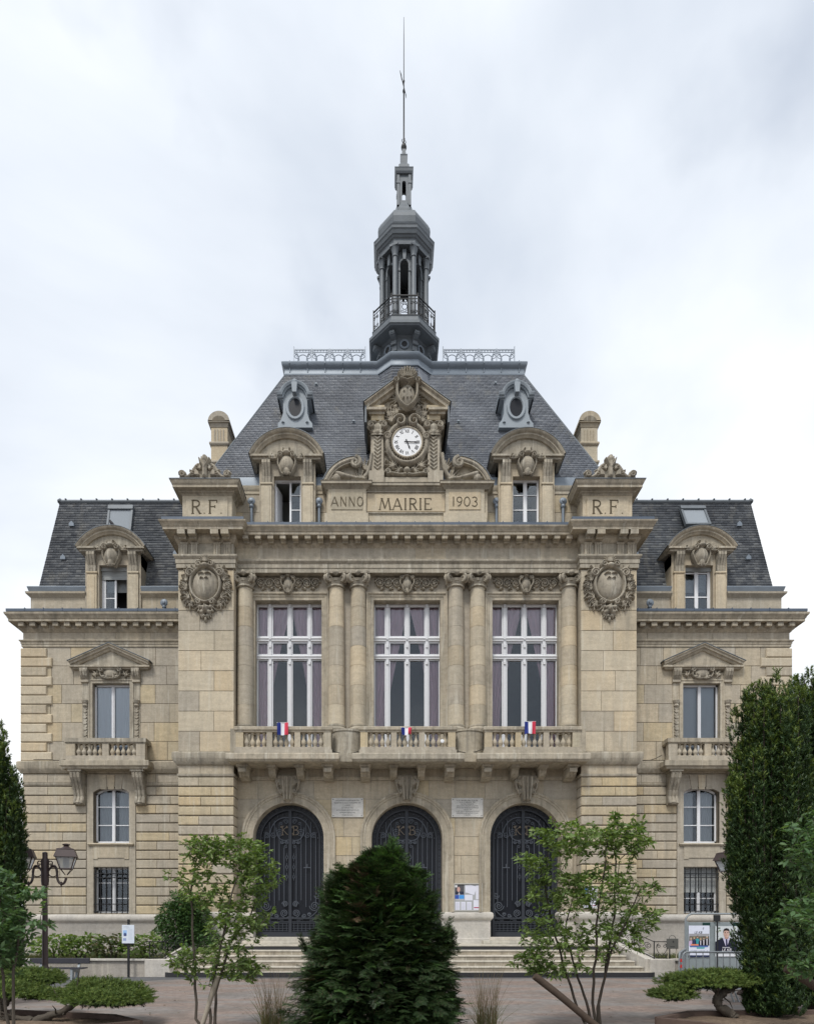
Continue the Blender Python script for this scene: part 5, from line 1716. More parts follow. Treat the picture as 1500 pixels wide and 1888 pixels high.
def letters(s, h, serif=True, w=0.085, gap=0.16, depth=0.006):
    g = MB()
    adv = [glyph(c, serif, w) for c in s]
    tot = sum(a for _, a in adv) + gap * (len(s) - 1)
    x = -tot / 2
    k = 0
    for st, a in adv:
        for pts, ww in st:
            for i in range(len(pts) - 1):
                (ax, az), (bx, bz) = pts[i], pts[i + 1]
                l = math.hypot(bx - ax, bz - az)
                if l < 1e-6: continue
                nx, nz = -(bz - az) / l * ww / 2, (bx - ax) / l * ww / 2
                y = -depth - 0.0004 * (k % 7)
                k += 1
                q = [(ax + nx, az + nz), (bx + nx, bz + nz), (bx - nx, bz - nz), (ax - nx, az - nz)]
                g.add([((x + u) * h, y, v * h) for u, v in q] + [((x + u) * h, 0, v * h) for u, v in q], [(0, 1, 2, 3), (0, 1, 5, 4), (1, 2, 6, 5), (2, 3, 7, 6), (3, 0, 4, 7)])
        x += a + gap
    return g


# R.F. pedestals over the piers
for s in (-1, 1):
    x0, x1 = sorted((s * 5.58, s * 7.15))
    c = (x0 + x1) / 2
    mb = MB()
    mb.box(x0, x1, -0.33, 1.2, 14.05, 15.2)
    mb.box(x0 - 0.05, x1 + 0.05, -0.37, 1.2, 13.99, 14.22)
    mb.cham(x0 + 0.12, x1 - 0.12, -0.365, -0.32, 14.42, 15.05, 0.012)
    mb.box(x0 + 0.22, x1 - 0.22, -0.40, -0.33, 14.40, 14.445)
    mb.box(x0 + 0.26, x1 - 0.26, -0.385, -0.33, 14.36, 14.40)
    P = part('attic_pedestal', mb, M['stone_pale'], HALL)
    mb = MB()
    mb.molding([(x0, 1.2), (x0, -0.33), (x1, -0.33), (x1, 1.2)], [(-0.2, 15.12), (0.01, 15.12), (0.04, 15.16), (0.09, 15.18), (0.10, 15.22), (0.24, 15.235), (0.24, 15.31), (0.27, 15.34), (0.30, 15.41), (0.31, 15.45), (-0.2, 15.47)])
    mb.box(x0, x1, -0.33, 1.2, 15.2, 15.468)
    part('pedestal_cap', mb, M['stone_trim'], P, 30)
    mb = MB()
    mb.molding([(x0, 1.2), (x0, -0.33), (x1, -0.33), (x1, 1.2)], [(0.28, 15.45), (0.325, 15.445), (0.325, 15.47), (-0.2, 15.49)])
    part('pedestal_flashing', mb, M['zinc_dark'], P)
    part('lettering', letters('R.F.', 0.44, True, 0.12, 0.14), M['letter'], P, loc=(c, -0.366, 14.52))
    out = bez((-0.80, 0), (-0.85, 0.18), (-0.70, 0.22), (-0.66, 0.10), 8) + bez((-0.6, 0.10), (-0.4, 0.16), (-0.42, 0.45), (-0.22, 0.42), 8) + bez((-0.20, 0.44), (-0.20, 0.66), (-0.06, 0.72), (0, 0.72), 6)
    outline = out + [(-x, z) for x, z in out[::-1]]
    g = MB()
    g.prism(outline, -0.10, 0.12)
    g.v = [(x, y, z) for x, y, z in g.v]
    orn = part('pedestal_crest', g, M['stone_carved'], P, loc=(c, -0.46, 15.47))
    it = [('line', [(0, 0.08), (0, 0.66)], 0.07, 0.10, 0.16), ('dome', 0, 0.58, 0.14, 0.13, 0.18)]
    for k in range(5): it.append(('line', [(0, 0.3), (0.16 * (k - 2) / 2, 0.66 - 0.03 * abs(k - 2))], 0.03, 0.03, 0.17))
    it += mir([('line', spiral(0.70, 0.13, 0.10, 0.02, 0.5, 1.5, 18), 0.045, 0.03, 0.12), ('line', bez((0.62, 0.06), (0.4, 0.05), (0.35, 0.42), (0.2, 0.45)), 0.05, 0.05, 0.08)] + leaves_rel(0.2, 0.12, 0.5, 0.3, 5, 1.2, 0.04, 0.09) + leaves_rel(0.14, 0.30, 0.9, 0.2, 4, 1.4, 0.035, 0.09))
    carve('crest_carving', 1.7, 0.74, 130, it, M['stone_carved'], orn, (0, -0.10, 0.0))

# dormers of the main roof
for s in (-1, 1):
    cd, yd = s * 3.88, 0.10
    zo = zz(878, yd)
    dm = segmental_dormer(HALL, cd, yd, 14.05, zo, 0.44, zz(838, yd - 0.2), zz(788, yd - 0.28), 1.20, 1.5, 16.1, 'dormer', 'stone dormer with a curved pediment, %s of the clock' % ('left' if s < 0 else 'right'), M['stone'])
    g = MB()
    zt = zo - 0.18
    if s > 0:
        for u, v in ((-0.44, -0.39), (-0.06, 0.06), (0.38, 0.44)): g.box(cd + u, cd + v, yd + 0.2, yd + 0.26, 14.1, zo)
    else:
        for u, v in ((-0.44, -0.40), (0.04, 0.10), (0.38, 0.44)): g.box(cd + u, cd + v, yd + 0.2, yd + 0.26, 14.1, zo)
        g.add([(cd - 0.40, yd + 0.24, 14.1), (cd - 0.37, yd + 0.24, 14.1), (cd - 0.27, yd + 0.66, 14.1), (cd - 0.30, yd + 0.66, 14.1), (cd - 0.40, yd + 0.24, zt), (cd - 0.37, yd + 0.24, zt), (cd - 0.27, yd + 0.66, zt), (cd - 0.30, yd + 0.66, zt)], [(0, 1, 5, 4), (1, 2, 6, 5), (2, 3, 7, 6), (3, 0, 4, 7)])
    g.box(cd - 0.44, cd + 0.44, yd + 0.19, yd + 0.27, zo - 0.07, zo)
    for zq in (14.55, 15.07, 15.55):
        if s > 0: g.box(cd - 0.39, cd + 0.38, yd + 0.21, yd + 0.25, zq - 0.014, zq + 0.014)
        else: g.box(cd + 0.1, cd + 0.38, yd + 0.21, yd + 0.25, zq - 0.014, zq + 0.014)
    part('window_frame', g, M['white_paint'], dm)
    g = MB()
    if s > 0: g.box(cd - 0.4, cd + 0.4, yd + 0.23, yd + 0.234, 14.1, zo)
    else: g.box(cd + 0.06, cd + 0.4, yd + 0.23, yd + 0.234, 14.1, zo)
    part('pane', g, M['glass'], dm)
    g = MB()
    g.box(cd - 0.86, cd + 0.86, yd + 1.2, yd + 1.25, 14.0, 16.4)
    g.box(cd - 0.86, cd + 0.86, yd + 0.3, yd + 1.2, 15.98, 16.05)
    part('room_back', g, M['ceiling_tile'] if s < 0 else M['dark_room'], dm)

# ------------------------------------------------------------------ clock gable
YC = 0.02
def X(px): return xx(px, YC) - 0.02
def Z(py): return zz(py, YC)
mb = MB()
mb.box(-2.60, 2.60, YC, 0.6, 14.0, Z(897))
mb.box(X(606), X(676), YC - 0.10, 0.5, 14.0, Z(900))
mb.box(X(822), X(893), YC - 0.10, 0.5, 14.0, Z(900))
mb.box(X(600), X(680), YC - 0.13, 0.5, 14.0, Z(950))
mb.box(X(818), X(897), YC - 0.13, 0.5, 14.0, Z(950))
CG = part('clock_gable', mb, M['stone_pale'], HALL, label='carved stone gable over the cornice holding the clock and the lettering')
for a, b, y in ((612, 670, YC - 0.10), (828, 886, YC - 0.10), (677, 821, YC)):
    g = MB()
    g.cham(X(a), X(b), y - 0.02, y + 0.01, Z(944), Z(911), 0.01)
    p = part('inscription_panel', g, M['stone_pale'] if a != 612 else M['stone_yellow'], CG)
g = MB()
xz_mold(g, [(X(677), Z(946)), (X(677), Z(909)), (X(821), Z(909)), (X(821), Z(946))], [(0, YC), (0, YC - 0.04), (0.03, YC - 0.04), (0.035, YC)], closed=True)
part('panel_frame', g, M['stone_trim'], CG)
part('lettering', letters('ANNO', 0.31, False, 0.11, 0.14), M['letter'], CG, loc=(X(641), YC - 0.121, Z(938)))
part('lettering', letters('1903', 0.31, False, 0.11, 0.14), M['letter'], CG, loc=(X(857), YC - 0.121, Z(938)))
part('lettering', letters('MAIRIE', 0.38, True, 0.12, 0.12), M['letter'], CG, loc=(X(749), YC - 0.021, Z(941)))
g = MB()
zc = Z(899)
g.molding([(-2.60, 0.5), (-2.60, YC - 0.10), (X(678), YC - 0.10), (X(678), YC), (X(820), YC), (X(820), YC - 0.10), (2.64, YC - 0.10), (2.64, 0.5)], [(-0.1, zc - 0.12), (0.0, zc - 0.12), (0.03, zc - 0.08), (0.08, zc - 0.05), (0.09, zc - 0.03), (0.15, zc - 0.02), (0.15, zc + 0.05), (0.17, zc + 0.07), (-0.1, zc + 0.09)])
g.box(-2.55, 2.6, YC + 0.02, 0.6, zc - 0.1, zc + 0.085)
part('gable_cornice', g, M['stone_trim'], CG, 30)
# broken curved pediments with scrolls
for s in (-1, 1):
    zb = zc + 0.085
    cxs = s * 2.68
    path = bez((0.0, 0.02), (0.18, 0.50), (0.55, 0.72), (0.98, 0.78), 18)
    pts = [(cxs - s * x, zb + z) for x, z in path]
    inner = [(cxs - s * (0.17 + x * 0.86), zb + z * 0.78 - 0.02) for x, z in path]
    g = MB()
    poly = pts + inner[::-1]
    g.prism(poly, YC - 0.22, 0.4)
    g.prism([(cxs - s * 0.1, zb), ] + inner + [(cxs - s * 1.25, zb + 0.55), (cxs - s * 1.25, zb)], YC - 0.05, 0.4)
    part('curved_pediment', g, M['stone_trim'], CG)
    g = MB()
    mid = [((a[0] * 0.45 + b[0] * 0.55), (a[1] * 0.45 + b[1] * 0.55)) for a, b in zip(pts, inner)]
    g.tube([(x, YC - 0.225, z) for x, z in mid], 0.04, 6)
    cxv, czv = cxs - s * 1.02, zb + 0.60
    g.tube([(cxv + s * u, YC - 0.20, czv + v) for u, v in spiral(0, 0, 0.17, 0.02, PI / 2, 1.6, 28)], [0.075 - 0.03 * i / 28 for i in range(29)], 7)
    part('scroll', g, M['stone_carved'], CG, 50)
    it = [('line', [(s * -0.45 + s * 0.9 * u, 0.10 + 0.20 * (u ** 1.5)) for u in (0, .25, .5, .75, 1)], 0.05, 0.10, 0.15), ('dome', s * 0.45, 0.15, 0.16, 0.15, 0.16)]
    it += leaves_rel(s * 0.55, 0.12, PI / 2, 0.25, 7, 4.0, 0.04, 0.13) + leaves_rel(s * -0.4, 0.1, PI / 2 + s * 0.8, 0.2, 3, 1.0, 0.035, 0.1)
    carve('dolphin_carving', 1.5, 0.48, 120, it, M['stone_carved'], CG, (cxs - s * 0.85, YC - 0.05, zb))
    g = MB()
    xz_mold(g, pts if s < 0 else pts[::-1], [(0.0, YC - 0.24), (0.025, YC - 0.24), (0.03, 0.4), (0, 0.4)])
    part('pediment_flashing', g, M['zinc_dark'], CG)
# body with pilasters
g = MB()
g.box(X(684), X(814), YC + 0.05, 1.9, Z(897), Z(760))
g.box(X(681), X(817), YC - 0.06, 0.6, Z(895), Z(882))
for a, b in ((681, 709), (789, 817)): g.box(X(a), X(b), YC - 0.12, 0.3, Z(893), Z(872))
g.box(X(676), X(822), YC + 0.06, 2.4, Z(778), Z(745))
part('gable_body', g, M['stone'], CG)
for px in (697, 800):
    g = MB()
    g.cham(X(px - 11), X(px + 11), YC - 0.07, YC + 0.1, Z(873), Z(806), 0.008)
    p = part('pilaster', g, M['stone'], CG)
    it = []
    for k in range(9):
        zq = 0.08 + k * 0.12
        it += mir([('line', [(0.0, zq), (0.09, zq + 0.08)], 0.03, 0.03, 0.045)])
    carve('chain_carving', 0.26, 1.2, 30, it, M['stone_carved'], CG, (X(px), YC - 0.068, Z(872)))
    it = mir([('line', spiral(0.20, 0.30, 0.10, 0.02, PI / 2, -1.6, 20), 0.045, 0.03, 0.15), ('dome', 0.12, 0.42, 0.12, 0.05, 0.12)] + leaves_rel(0.1, 0.05, 1.2, 0.22, 4, 1.3, 0.035, 0.09))
    it += [('dome', 0, 0.25, 0.16, 0.16, 0.10), ('dome', 0, 0.10, 0.1, 0.1, 0.12), ('flat', 0, 0.0, 0.26, 0.05, 0.08)]
    carve('capital_carving', 0.7, 0.50, 70, it, M['stone_carved'], CG, (X(px), YC - 0.06, Z(807)))
    g = MB()
    g.box(X(px - 12), X(px + 12), YC - 0.10, YC + 0.3, Z(778), Z(770))
    g.box(X(px - 10), X(px + 10), YC - 0.06, YC + 0.3, Z(770), Z(757))
    g.box(X(px - 13), X(px + 13), YC - 0.12, YC + 0.3, Z(757), Z(752))
    part('entablature_block', g, M['stone_yellow'], CG)
for s in (-1, 1):
    it = [('line', [(s * x, z) for x, z in bez((0.35, 0.05), (-0.1, 0.1), (-0.22, 0.5), (-0.26, 1.0))], 0.10, 0.06, 0.16), ('line', [(s * x, z) for x, z in spiral(0.28, 0.12, 0.10, 0.02, 0, 1.5, 16)], 0.04, 0.03, 0.18)]
    it += leaves_rel(s * 0.05, 0.12, PI / 2 - s * 0.4, 0.42, 6, 1.7, 0.05, 0.15) + leaves_rel(s * -0.12, 0.45, PI / 2 - s * 0.2, 0.4, 5, 1.2, 0.045, 0.14)
    carve('side_scroll_carving', 0.9, 1.15, 80, it, M['stone_carved'], CG, (s * 1.40, YC + 0.02, Z(897)))
# raking cornices
za, zb_ = zz(747, YC - 0.25), zz(700, YC - 0.25)
hp = 1.30
g = MB()
prof = [(-0.12, YC + 0.1), (-0.12, YC - 0.08), (-0.08, YC - 0.11), (-0.05, YC - 0.12), (-0.03, YC - 0.20), (0.05, YC - 0.21), (0.09, YC - 0.27), (0.12, YC - 0.28), (0.12, 2.6)]
xz_mold(g, [(-hp, za), (0, zb_ + 0.14), (hp, za)], prof)
for s in (-1, 1):
    g.box(s * hp, s * (hp - 0.62), YC - 0.24, YC + 0.2, za - 0.12, za - 0.04)
    g.box(s * (hp - 0.07), s * (hp - 0.58), YC - 0.16, YC + 0.2, za - 0.20, za - 0.12)
g.prism([(-hp + 0.15, za - 0.05), (hp - 0.15, za - 0.05), (0, zb_)], YC + 0.03, 0.3)
part('raking_cornice', g, M['stone_trim'], CG, 30)
g = MB()
xz_mold(g, [(-hp - 0.03, za), (0, zb_ + 0.145), (hp + 0.03, za)], [(0.125, 2.6), (0.125, YC - 0.29), (0.15, YC - 0.29), (0.155, 2.6)])
for s in (-1, 1): g.box(s * hp, s * (hp + 0.06), YC - 0.2, 2.0, za - 0.5, za + 0.04)
part('gable_flashing', g, M['zinc_dark'], CG)
# carving round the clock
zk = Z(821)
it = mir([('line', [(0.0 + 0.62 * math.cos(a), 1.1 + 0.64 * math.sin(a)) for a in [(-PI / 2 + PI * i / 24) for i in range(21)]], 0.09, 0.11, 0.20),
          ('line', spiral(0.22, 1.76, 0.20, 0.04, 0.2, 1.3, 22), 0.07, 0.05, 0.26), ('line', spiral(0.62, 1.28, 0.12, 0.03, 0.5, 1.5, 18), 0.05, 0.035, 0.22),
          ('line', bez((0.05, 0.12), (0.3, 0.05), (0.45, 0.2), (0.62, 0.12)), 0.06, 0.05, 0.16), ('line', spiral(0.60, 0.18, 0.09, 0.02, 0, 1.5, 16), 0.045, 0.03, 0.16)]
         + leaves_rel(0.45, 0.35, 1.0, 0.34, 6, 2.6, 0.05, 0.14) + leaves_rel(0.25, 0.22, 0.3, 0.26, 5, 2.6, 0.045, 0.13) + leaves_rel(0.58, 0.75, 1.3, 0.24, 4, 1.4, 0.04, 0.12)
         + leaves_rel(0.50, 1.80, 1.3, 0.36, 6, 2.0, 0.05, 0.13) + leaves_rel(0.62, 2.0, 1.9, 0.34, 5, 1.5, 0.05, 0.12) + leaves_rel(0.3, 2.1, 0.7, 0.34, 6, 2.4, 0.05, 0.12) + leaves_rel(0.25, 2.5, 0.4, 0.36, 6, 2.0, 0.05, 0.1)
         + [('dome', 0.36, 2.3, 0.1, 0.1, 0.14), ('dome', 0.44, 2.12, 0.08, 0.08, 0.12), ('dome', 0.18, 0.3, 0.07, 0.07, 0.14)])
it += [('dome', 0, 0.26, 0.13, 0.12, 0.17), ('flat', 0, 1.1, 0.56, 0.56, 0.10)]
for k in range(40):
    a = 2 * PI * k / 40
    it.append(('dome', 0.545 * math.cos(a), 1.1 + 0.545 * math.sin(a), 0.035, 0.035, 0.20))
carve('clock_carving', 1.62, 2.95, 170, it, M['stone_carved'], CG, (0, YC + 0.045, zk - 1.1), 1.15)
# arms with the shell crown
it = [('dome', 0, 0.42, 0.27, 0.40, 0.22), ('line', [(-0.2, 0.86), (0, 0.80), (0.2, 0.86)], 0.05, 0.05, 0.32)]
it += mir([('line', bez((0.30, 0.85), (0.36, 0.5), (0.3, 0.2), (0.0, 0.05)), 0.05, 0.05, 0.20), ('line', spiral(0.34, 0.86, 0.09, 0.02, 0, 1.4, 16), 0.04, 0.03, 0.24)])
for u, v in ((-0.1, 0.5), (0.1, 0.55), (0, 0.3), (-0.12, 0.3), (0.12, 0.32), (0, 0.62)): it.append(('dome', u, v, 0.05, 0.07, 0.255))
for k in range(9):
    a = PI * (0.16 + 0.68 * k / 8)
    it.append(('line', [(0.16 * math.cos(a), 0.88 + 0.05 * math.sin(a)), (0.33 * math.cos(a), 0.90 + 0.32 * math.sin(a))], 0.03, 0.05, 0.30))
it.append(('dome', 0, 1.20, 0.09, 0.07, 0.3))
carve('arms_carving', 0.9, 1.46, 110, it, M['stone_carved'], CG, (0, YC - 0.20, zz(768, YC)))
g = MB()
g.prism([(-0.30, 0.85), (0.30, 0.85), (0.33, 1.05), (0.20, 1.20), (0, 1.25), (-0.20, 1.20), (-0.33, 1.05)], -0.08, 0.3)
g.prism([(-0.28, 0.1), (0.28, 0.1), (0.28, 0.9), (-0.28, 0.9)], -0.02, 0.3)
part('arms_back', g, M['stone_carved'], CG, loc=(0, YC - 0.12, zz(768, YC)))
# clock
RC = 26.5 * (D + YC) / F
g = MB()
g.lathe([(0, -0.19), (RC, -0.19), (RC, -0.12)], n=48)
g.v = [(x, z, y) for x, y, z in g.v]
ck = part('clock', g, M['clock_face'], CG, 30, loc=(0, YC + 0.045, zk), label='round white clock face with black roman numerals')
g = MB()
g.lathe([(RC - 0.005, -0.18), (RC - 0.005, -0.205), (RC + 0.02, -0.215), (RC + 0.045, -0.205), (RC + 0.05, -0.10)], n=48)
g.v = [(x, z, y) for x, y, z in g.v]
part('bezel', g, M['stone_trim'], ck, 40)
nums = ['XII', 'I', 'II', 'III', 'IIII', 'V', 'VI', 'VII', 'VIII', 'IX', 'X', 'XI']
for k, s in enumerate(nums):
    a = 2 * PI * k / 12
    g = letters(s, 0.105, False, 0.17, 0.02, 0.002)
    ca, sa = math.cos(-a), math.sin(-a)
    g.v = [(x * ca - (z + 0.30) * sa, y, x * sa + (z + 0.30) * ca) for x, y, z in g.v]
    part('numeral', g, M['ink'], ck, loc=(0, -0.191, 0))
def hand(l, w, ang):
    g = MB()
    pts = [(-w * 0.6, -0.09), (w * 0.6, -0.09), (w * 0.5, l * 0.6), (w * 0.9, l * 0.72), (0, l), (-w * 0.9, l * 0.72), (-w * 0.5, l * 0.6)]
    ca, sa = math.cos(-ang), math.sin(-ang)
    g.prism([(x * ca - z * sa, x * sa + z * ca) for x, z in pts], -0.006, 0.0)
    return g
part('hour_hand', hand(0.25, 0.03, math.radians(158)), M['ink'], ck, loc=(0, -0.20, 0))
part('minute_hand', hand(0.36, 0.026, math.radians(93)), M['ink'], ck, loc=(0, -0.21, 0))

# ------------------------------------------------------------------ main roof
RY0, RZ0, RX0 = 0.55, 16.12, 6.78
RY1, RZ1, RX1 = 3.40, 22.17, 4.46
RB0, RB1 = 8.8, 5.6
A, B_, C_, D_ = (-RX0, RY0, RZ0), (RX0, RY0, RZ0), (RX1, RY1, RZ1), (-RX1, RY1, RZ1)
E_, F_, G_, H_ = (RX0, RB0, RZ0), (RX1, RB1, RZ1), (-RX0, RB0, RZ0), (-RX1, RB1, RZ1)
mb = MB()
mb.add([A, B_, C_, D_, E_, F_, G_, H_], [(0, 1, 2, 3), (1, 4, 5, 2), (4, 6, 7, 5), (6, 0, 3, 7), (3, 2, 5, 7)])
RF = part('main_roof', mb, M['slate'], HALL)
def sk_front(x, y, z): return (abs(x) < 1.15 and z < 18.2) or (abs(abs(x) - 3.88) < 0.8 and z < 16.9)
roof_slates('slate', (A, B_, C_, D_), 64, 0.20, M['slate'], RF, 21, skip=sk_front, lift=0.016)
roof_slates('slate', (B_, E_, F_, C_), 64, 0.20, M['slate'], RF, 22)
roof_slates('slate', (G_, A, D_, H_), 64, 0.20, M['slate'], RF, 23)
for s in (-1, 1):
    g = MB()
    g.tube([(s * RX0, RY0, RZ0), (s * RX1, RY1, RZ1)], 0.03, 6)
    part('hip_flashing', g, M['zinc_dark'], RF)
g = MB()
pth = [(-RX1, RB1), (-RX1, RY1), (-1.0, RY1), (-0.48, RY1 - 0.42), (0.48, RY1 - 0.42), (1.0, RY1), (RX1, RY1), (RX1, RB1)]
g.molding(pth, [(-0.3, 22.10), (0.05, 22.10), (0.06, 22.14), (0.04, 22.20), (0.04, 22.34), (0.09, 22.38), (0.14, 22.44), (0.15, 22.52), (0.10, 22.58), (0.02, 22.62), (-0.4, 22.64)], caps=False)
g.prism([(-RX1, RY1), (RX1, RY1), (RX1, RB1), (-RX1, RB1)], 22.3, 22.63, 'z')
for k in range(14):
    x = -4.3 + 8.6 * k / 13
    if abs(x) > 1.1: g.tube([(x, RY1 - 0.05, 22.2), (x, RY1 - 0.055, 22.36), (x, RY1 - 0.16, 22.46), (x, RY1 - 0.12, 22.58)], 0.018, 5)
part('ridge_cap', g, M['zinc'], RF, 40)
mb = MB()          # slated bay carrying the lantern
fa = [(-1.0, RY1), (-0.48, RY1 - 0.42), (0.48, RY1 - 0.42), (1.0, RY1)]
bot = [(-0.95, 2.75, 20.6), (-0.46, 2.62, 20.3), (0.46, 2.62, 20.3), (0.95, 2.75, 20.6)]
mb.add([(x, y, 22.12) for x, y in fa] + bot, [(0, 1, 5, 4), (1, 2, 6, 5), (2, 3, 7, 6)])
part('lantern_bay', mb, M['slate'], RF)
for i in range(3):
    a, b = bot[i], bot[i + 1]
    c_, d_ = fa[i + 1] + (22.12,), fa[i] + (22.12,)
    roof_slates('slate', (a, b, c_, d_), 14, 0.235, M['slate'], RF, 30 + i)
# ridge cresting
for s in (-1, 1):
    g = MB()
    x0, x1 = 1.48, 4.20
    y = RY1 + 0.3
    zb, zt = 22.63, 23.38
    for z, r in ((zb + 0.06, 0.018), (zt - 0.12, 0.016), (zt - 0.02, 0.022)): g.bar((s * x0, y, z), (s * x1, y, z), r)
    for k in range(5):
        x = x0 + (x1 - x0) * k / 4
        g.bar((s * x, y, zb - 0.05), (s * x, y, zt + (0.10 if k in (0, 4) else 0.02)), 0.024)
    for k in range(4):
        xa, xb = x0 + (x1 - x0) * k / 4, x0 + (x1 - x0) * (k + 1) / 4
        xm, zm = (xa + xb) / 2, (zb + zt) / 2 + 0.03
        for q in range(6):
            xc = xa + (xb - xa) * (q + 0.5) / 6
            g.tube([(s * (xc + 0.045 * math.cos(a * PI / 4)), y, zt - 0.07 + 0.045 * math.sin(a * PI / 4)) for a in range(9)], 0.010, 4)
        zm -= 0.06
        g.tube([(s * (xm + 0.19 * math.cos(a * PI / 7)), y, zm + 0.19 * math.sin(a * PI / 7)) for a in range(15)], 0.017, 4)
        for q in (-1, 1):
            g.tube([(s * (xm + q * 0.34 - q * 0.20 * math.cos(a * PI / 12)), y, zm + 0.24 * math.sin(a * PI / 12)) for a in range(-6, 7)], 0.016, 4)
        for q in (-1, 1):
            for w in (-1, 1):
                g.tube([(s * (xm + q * u), y, zm + w * v) for u, v in spiral(0.24, 0.14, 0.10, 0.02, PI, 1.2, 14)], 0.014, 4)
            g.tube([(s * (xm + q * u), y, v) for u, v in bez((0.34, zb + 0.12), (0.1, zb + 0.3), (0.1, zt - 0.2), (0.34, zt - 0.06), 10)], 0.015, 4)
    part('ridge_cresting', g, M['iron_grey'], RF)
for x, py in ((xx(650, 1.4), 780), (xx(848, 1.4), 780), (xx(581, 2.7), 711), (xx(916, 2.7), 709)):   # vent holes
    for t in np.linspace(0, 1, 400):
        Yt, Zt = RY0 + (RY1 - RY0) * t, RZ0 + (RZ1 - RZ0) * t
        if VY - (Zt - CZ) * F / (D + Yt) <= py: break
    g = MB()
    g.box(-0.07, 0.07, -0.02, 0.1, -0.03, 0.0)
    g.prism(arc_pts(0, 0.0, 0.05, 0, PI, 8), -0.06, 0.1)
    part('roof_vent', g, M['zinc_pale'], RF, loc=(x, Yt - 0.03, Zt))

# zinc round-window dormers
def lucarne():
    g = MB()
    out = [(-0.60, 0.0), (0.60, 0.0), (0.60, 0.14), (0.50, 0.26), (0.42, 0.5), (0.42, 0.95), (0.56, 1.0), (0.56, 1.10), (0.38, 1.12)]
    out += arc_pts(0, 1.0, 0.40, 0.5, PI - 0.5, 14) + [(-0.38, 1.12), (-0.56, 1.10), (-0.56, 1.0), (-0.42, 0.95), (-0.42, 0.5), (-0.50, 0.26), (-0.60, 0.14)]
    g.prism(out, 0.0, 1.1)
    g.prism([(-0.07, 1.06), (0.07, 1.06), (0.10, 1.40), (-0.10, 1.40)], -0.24, 0.2)
    g.lathe([(0, -0.08), (0.08, -0.04), (0.09, 0.03), (0.05, 0.09), (0, 0.12)], 0, -0.14, 10, zoff=1.46)
    for s in (-1, 1):
        g.lathe([(0, -0.03), (0.06, 0), (0, 0.03)], s * 0.42, 0.0, 8, zoff=0.17)
    return g
def lucarne_trim():
    g = MB()
    p = [(-0.62, 1.0), (-0.40, 1.0)] + arc_pts(0, 1.0, 0.385, PI - 0.3, 0.3, 16) + [(0.40, 1.0), (0.62, 1.0)]
    xz_mold(g, p, [(0, 0.02), (0, -0.06), (0.04, -0.08), (0.05, -0.13), (0.09, -0.15), (0.12, -0.17), (0.14, -0.17), (0.14, 1.3), (0.0, 1.3)])
    el = [(0.25 * math.cos(a), 0.68 + 0.35 * math.sin(a)) for a in [-2 * PI * i / 32 for i in range(32)]]
    xz_mold(g, el, [(-0.03, 0.02), (-0.03, -0.03), (0.0, -0.06), (0.06, -0.06), (0.08, -0.03), (0.08, 0.02)], closed=True)
    return g
me_l, me_lt = mesh_of('round_dormer', lucarne(), M['zinc_pale'], 35), mesh_of('dormer_moulding', lucarne_trim(), M['zinc_pale'], 35)
g = MB()
g.prism([(0.235 * math.cos(2 * PI * i / 32), 0.68 + 0.335 * math.sin(2 * PI * i / 32)) for i in range(32)], -0.022, -0.005)
me_lg = mesh_of('pane', g, M['door_panel'])
for s in (-1, 1):
    o = link('round_dormer', me_l, RF, (s * 3.85, 1.62, zz(788, 1.62)))
    o2 = link('dormer_moulding', me_lt, RF, o.location)
    o3 = link('pane', me_lg, RF, o.location)

# chimneys
for s in (-1, 1):
    xa, xb = s * 7.30, s * 6.68
    c = (xa + xb) / 2
    y0, y1 = 3.5, 5.0
    zt = zz(757, y0 - 0.1)
    mb = MB()
    mb.box(xa, xb, y0, y1, 15.0, zt - 0.55)
    mb.box(c - 0.36, c + 0.36, y0 - 0.05, y1 + 0.05, 17.0, 17.5)
    ch = part('chimney', mb, M['stone_pale'], HALL)
    mb = MB()
    path = [(c - 0.31, y1), (c - 0.31, y0), (c + 0.31, y0), (c + 0.31, y1)]
    for z in (18.85, 19.55): mb.molding(path, [(-0.05, z + 0.14), (0.03, z + 0.14), (0.06, z + 0.10), (0.06, z + 0.05), (0.02, z), (-0.05, z)])
    mb.molding(path, [(-0.05, zt - 0.42), (0.10, zt - 0.42), (0.10, zt - 0.36), (0.06, zt - 0.40), (0.02, zt - 0.55), (-0.05, zt - 0.6)])
    R = 0.50
    arc = [(c + 0.41 * math.sin(a), zt - 0.40 + 0.40 * math.cos(a)) for a in [(-PI / 2 + PI * i / 16) for i in range(17)]]
    mb.prism(arc, y0 - 0.10, y1 + 0.1)
    for k in range(4): mb.box(c - 0.17 + k * 0.11 - 0.02, c - 0.17 + k * 0.11 + 0.02, y0 - 0.03, y0 + 0.01, zt - 1.15, zt - 0.65)
    part('chimney_cap', mb, M['stone'], ch, 35)
    g = MB()
    g.prism([(c + (x - c) * 0.6, zt - 0.39 + (z - zt + 0.4) * 0.5) for x, z in arc], y0 - 0.108, y0 - 0.05)
    part('chimney_mouth', g, M['mortar'], ch)

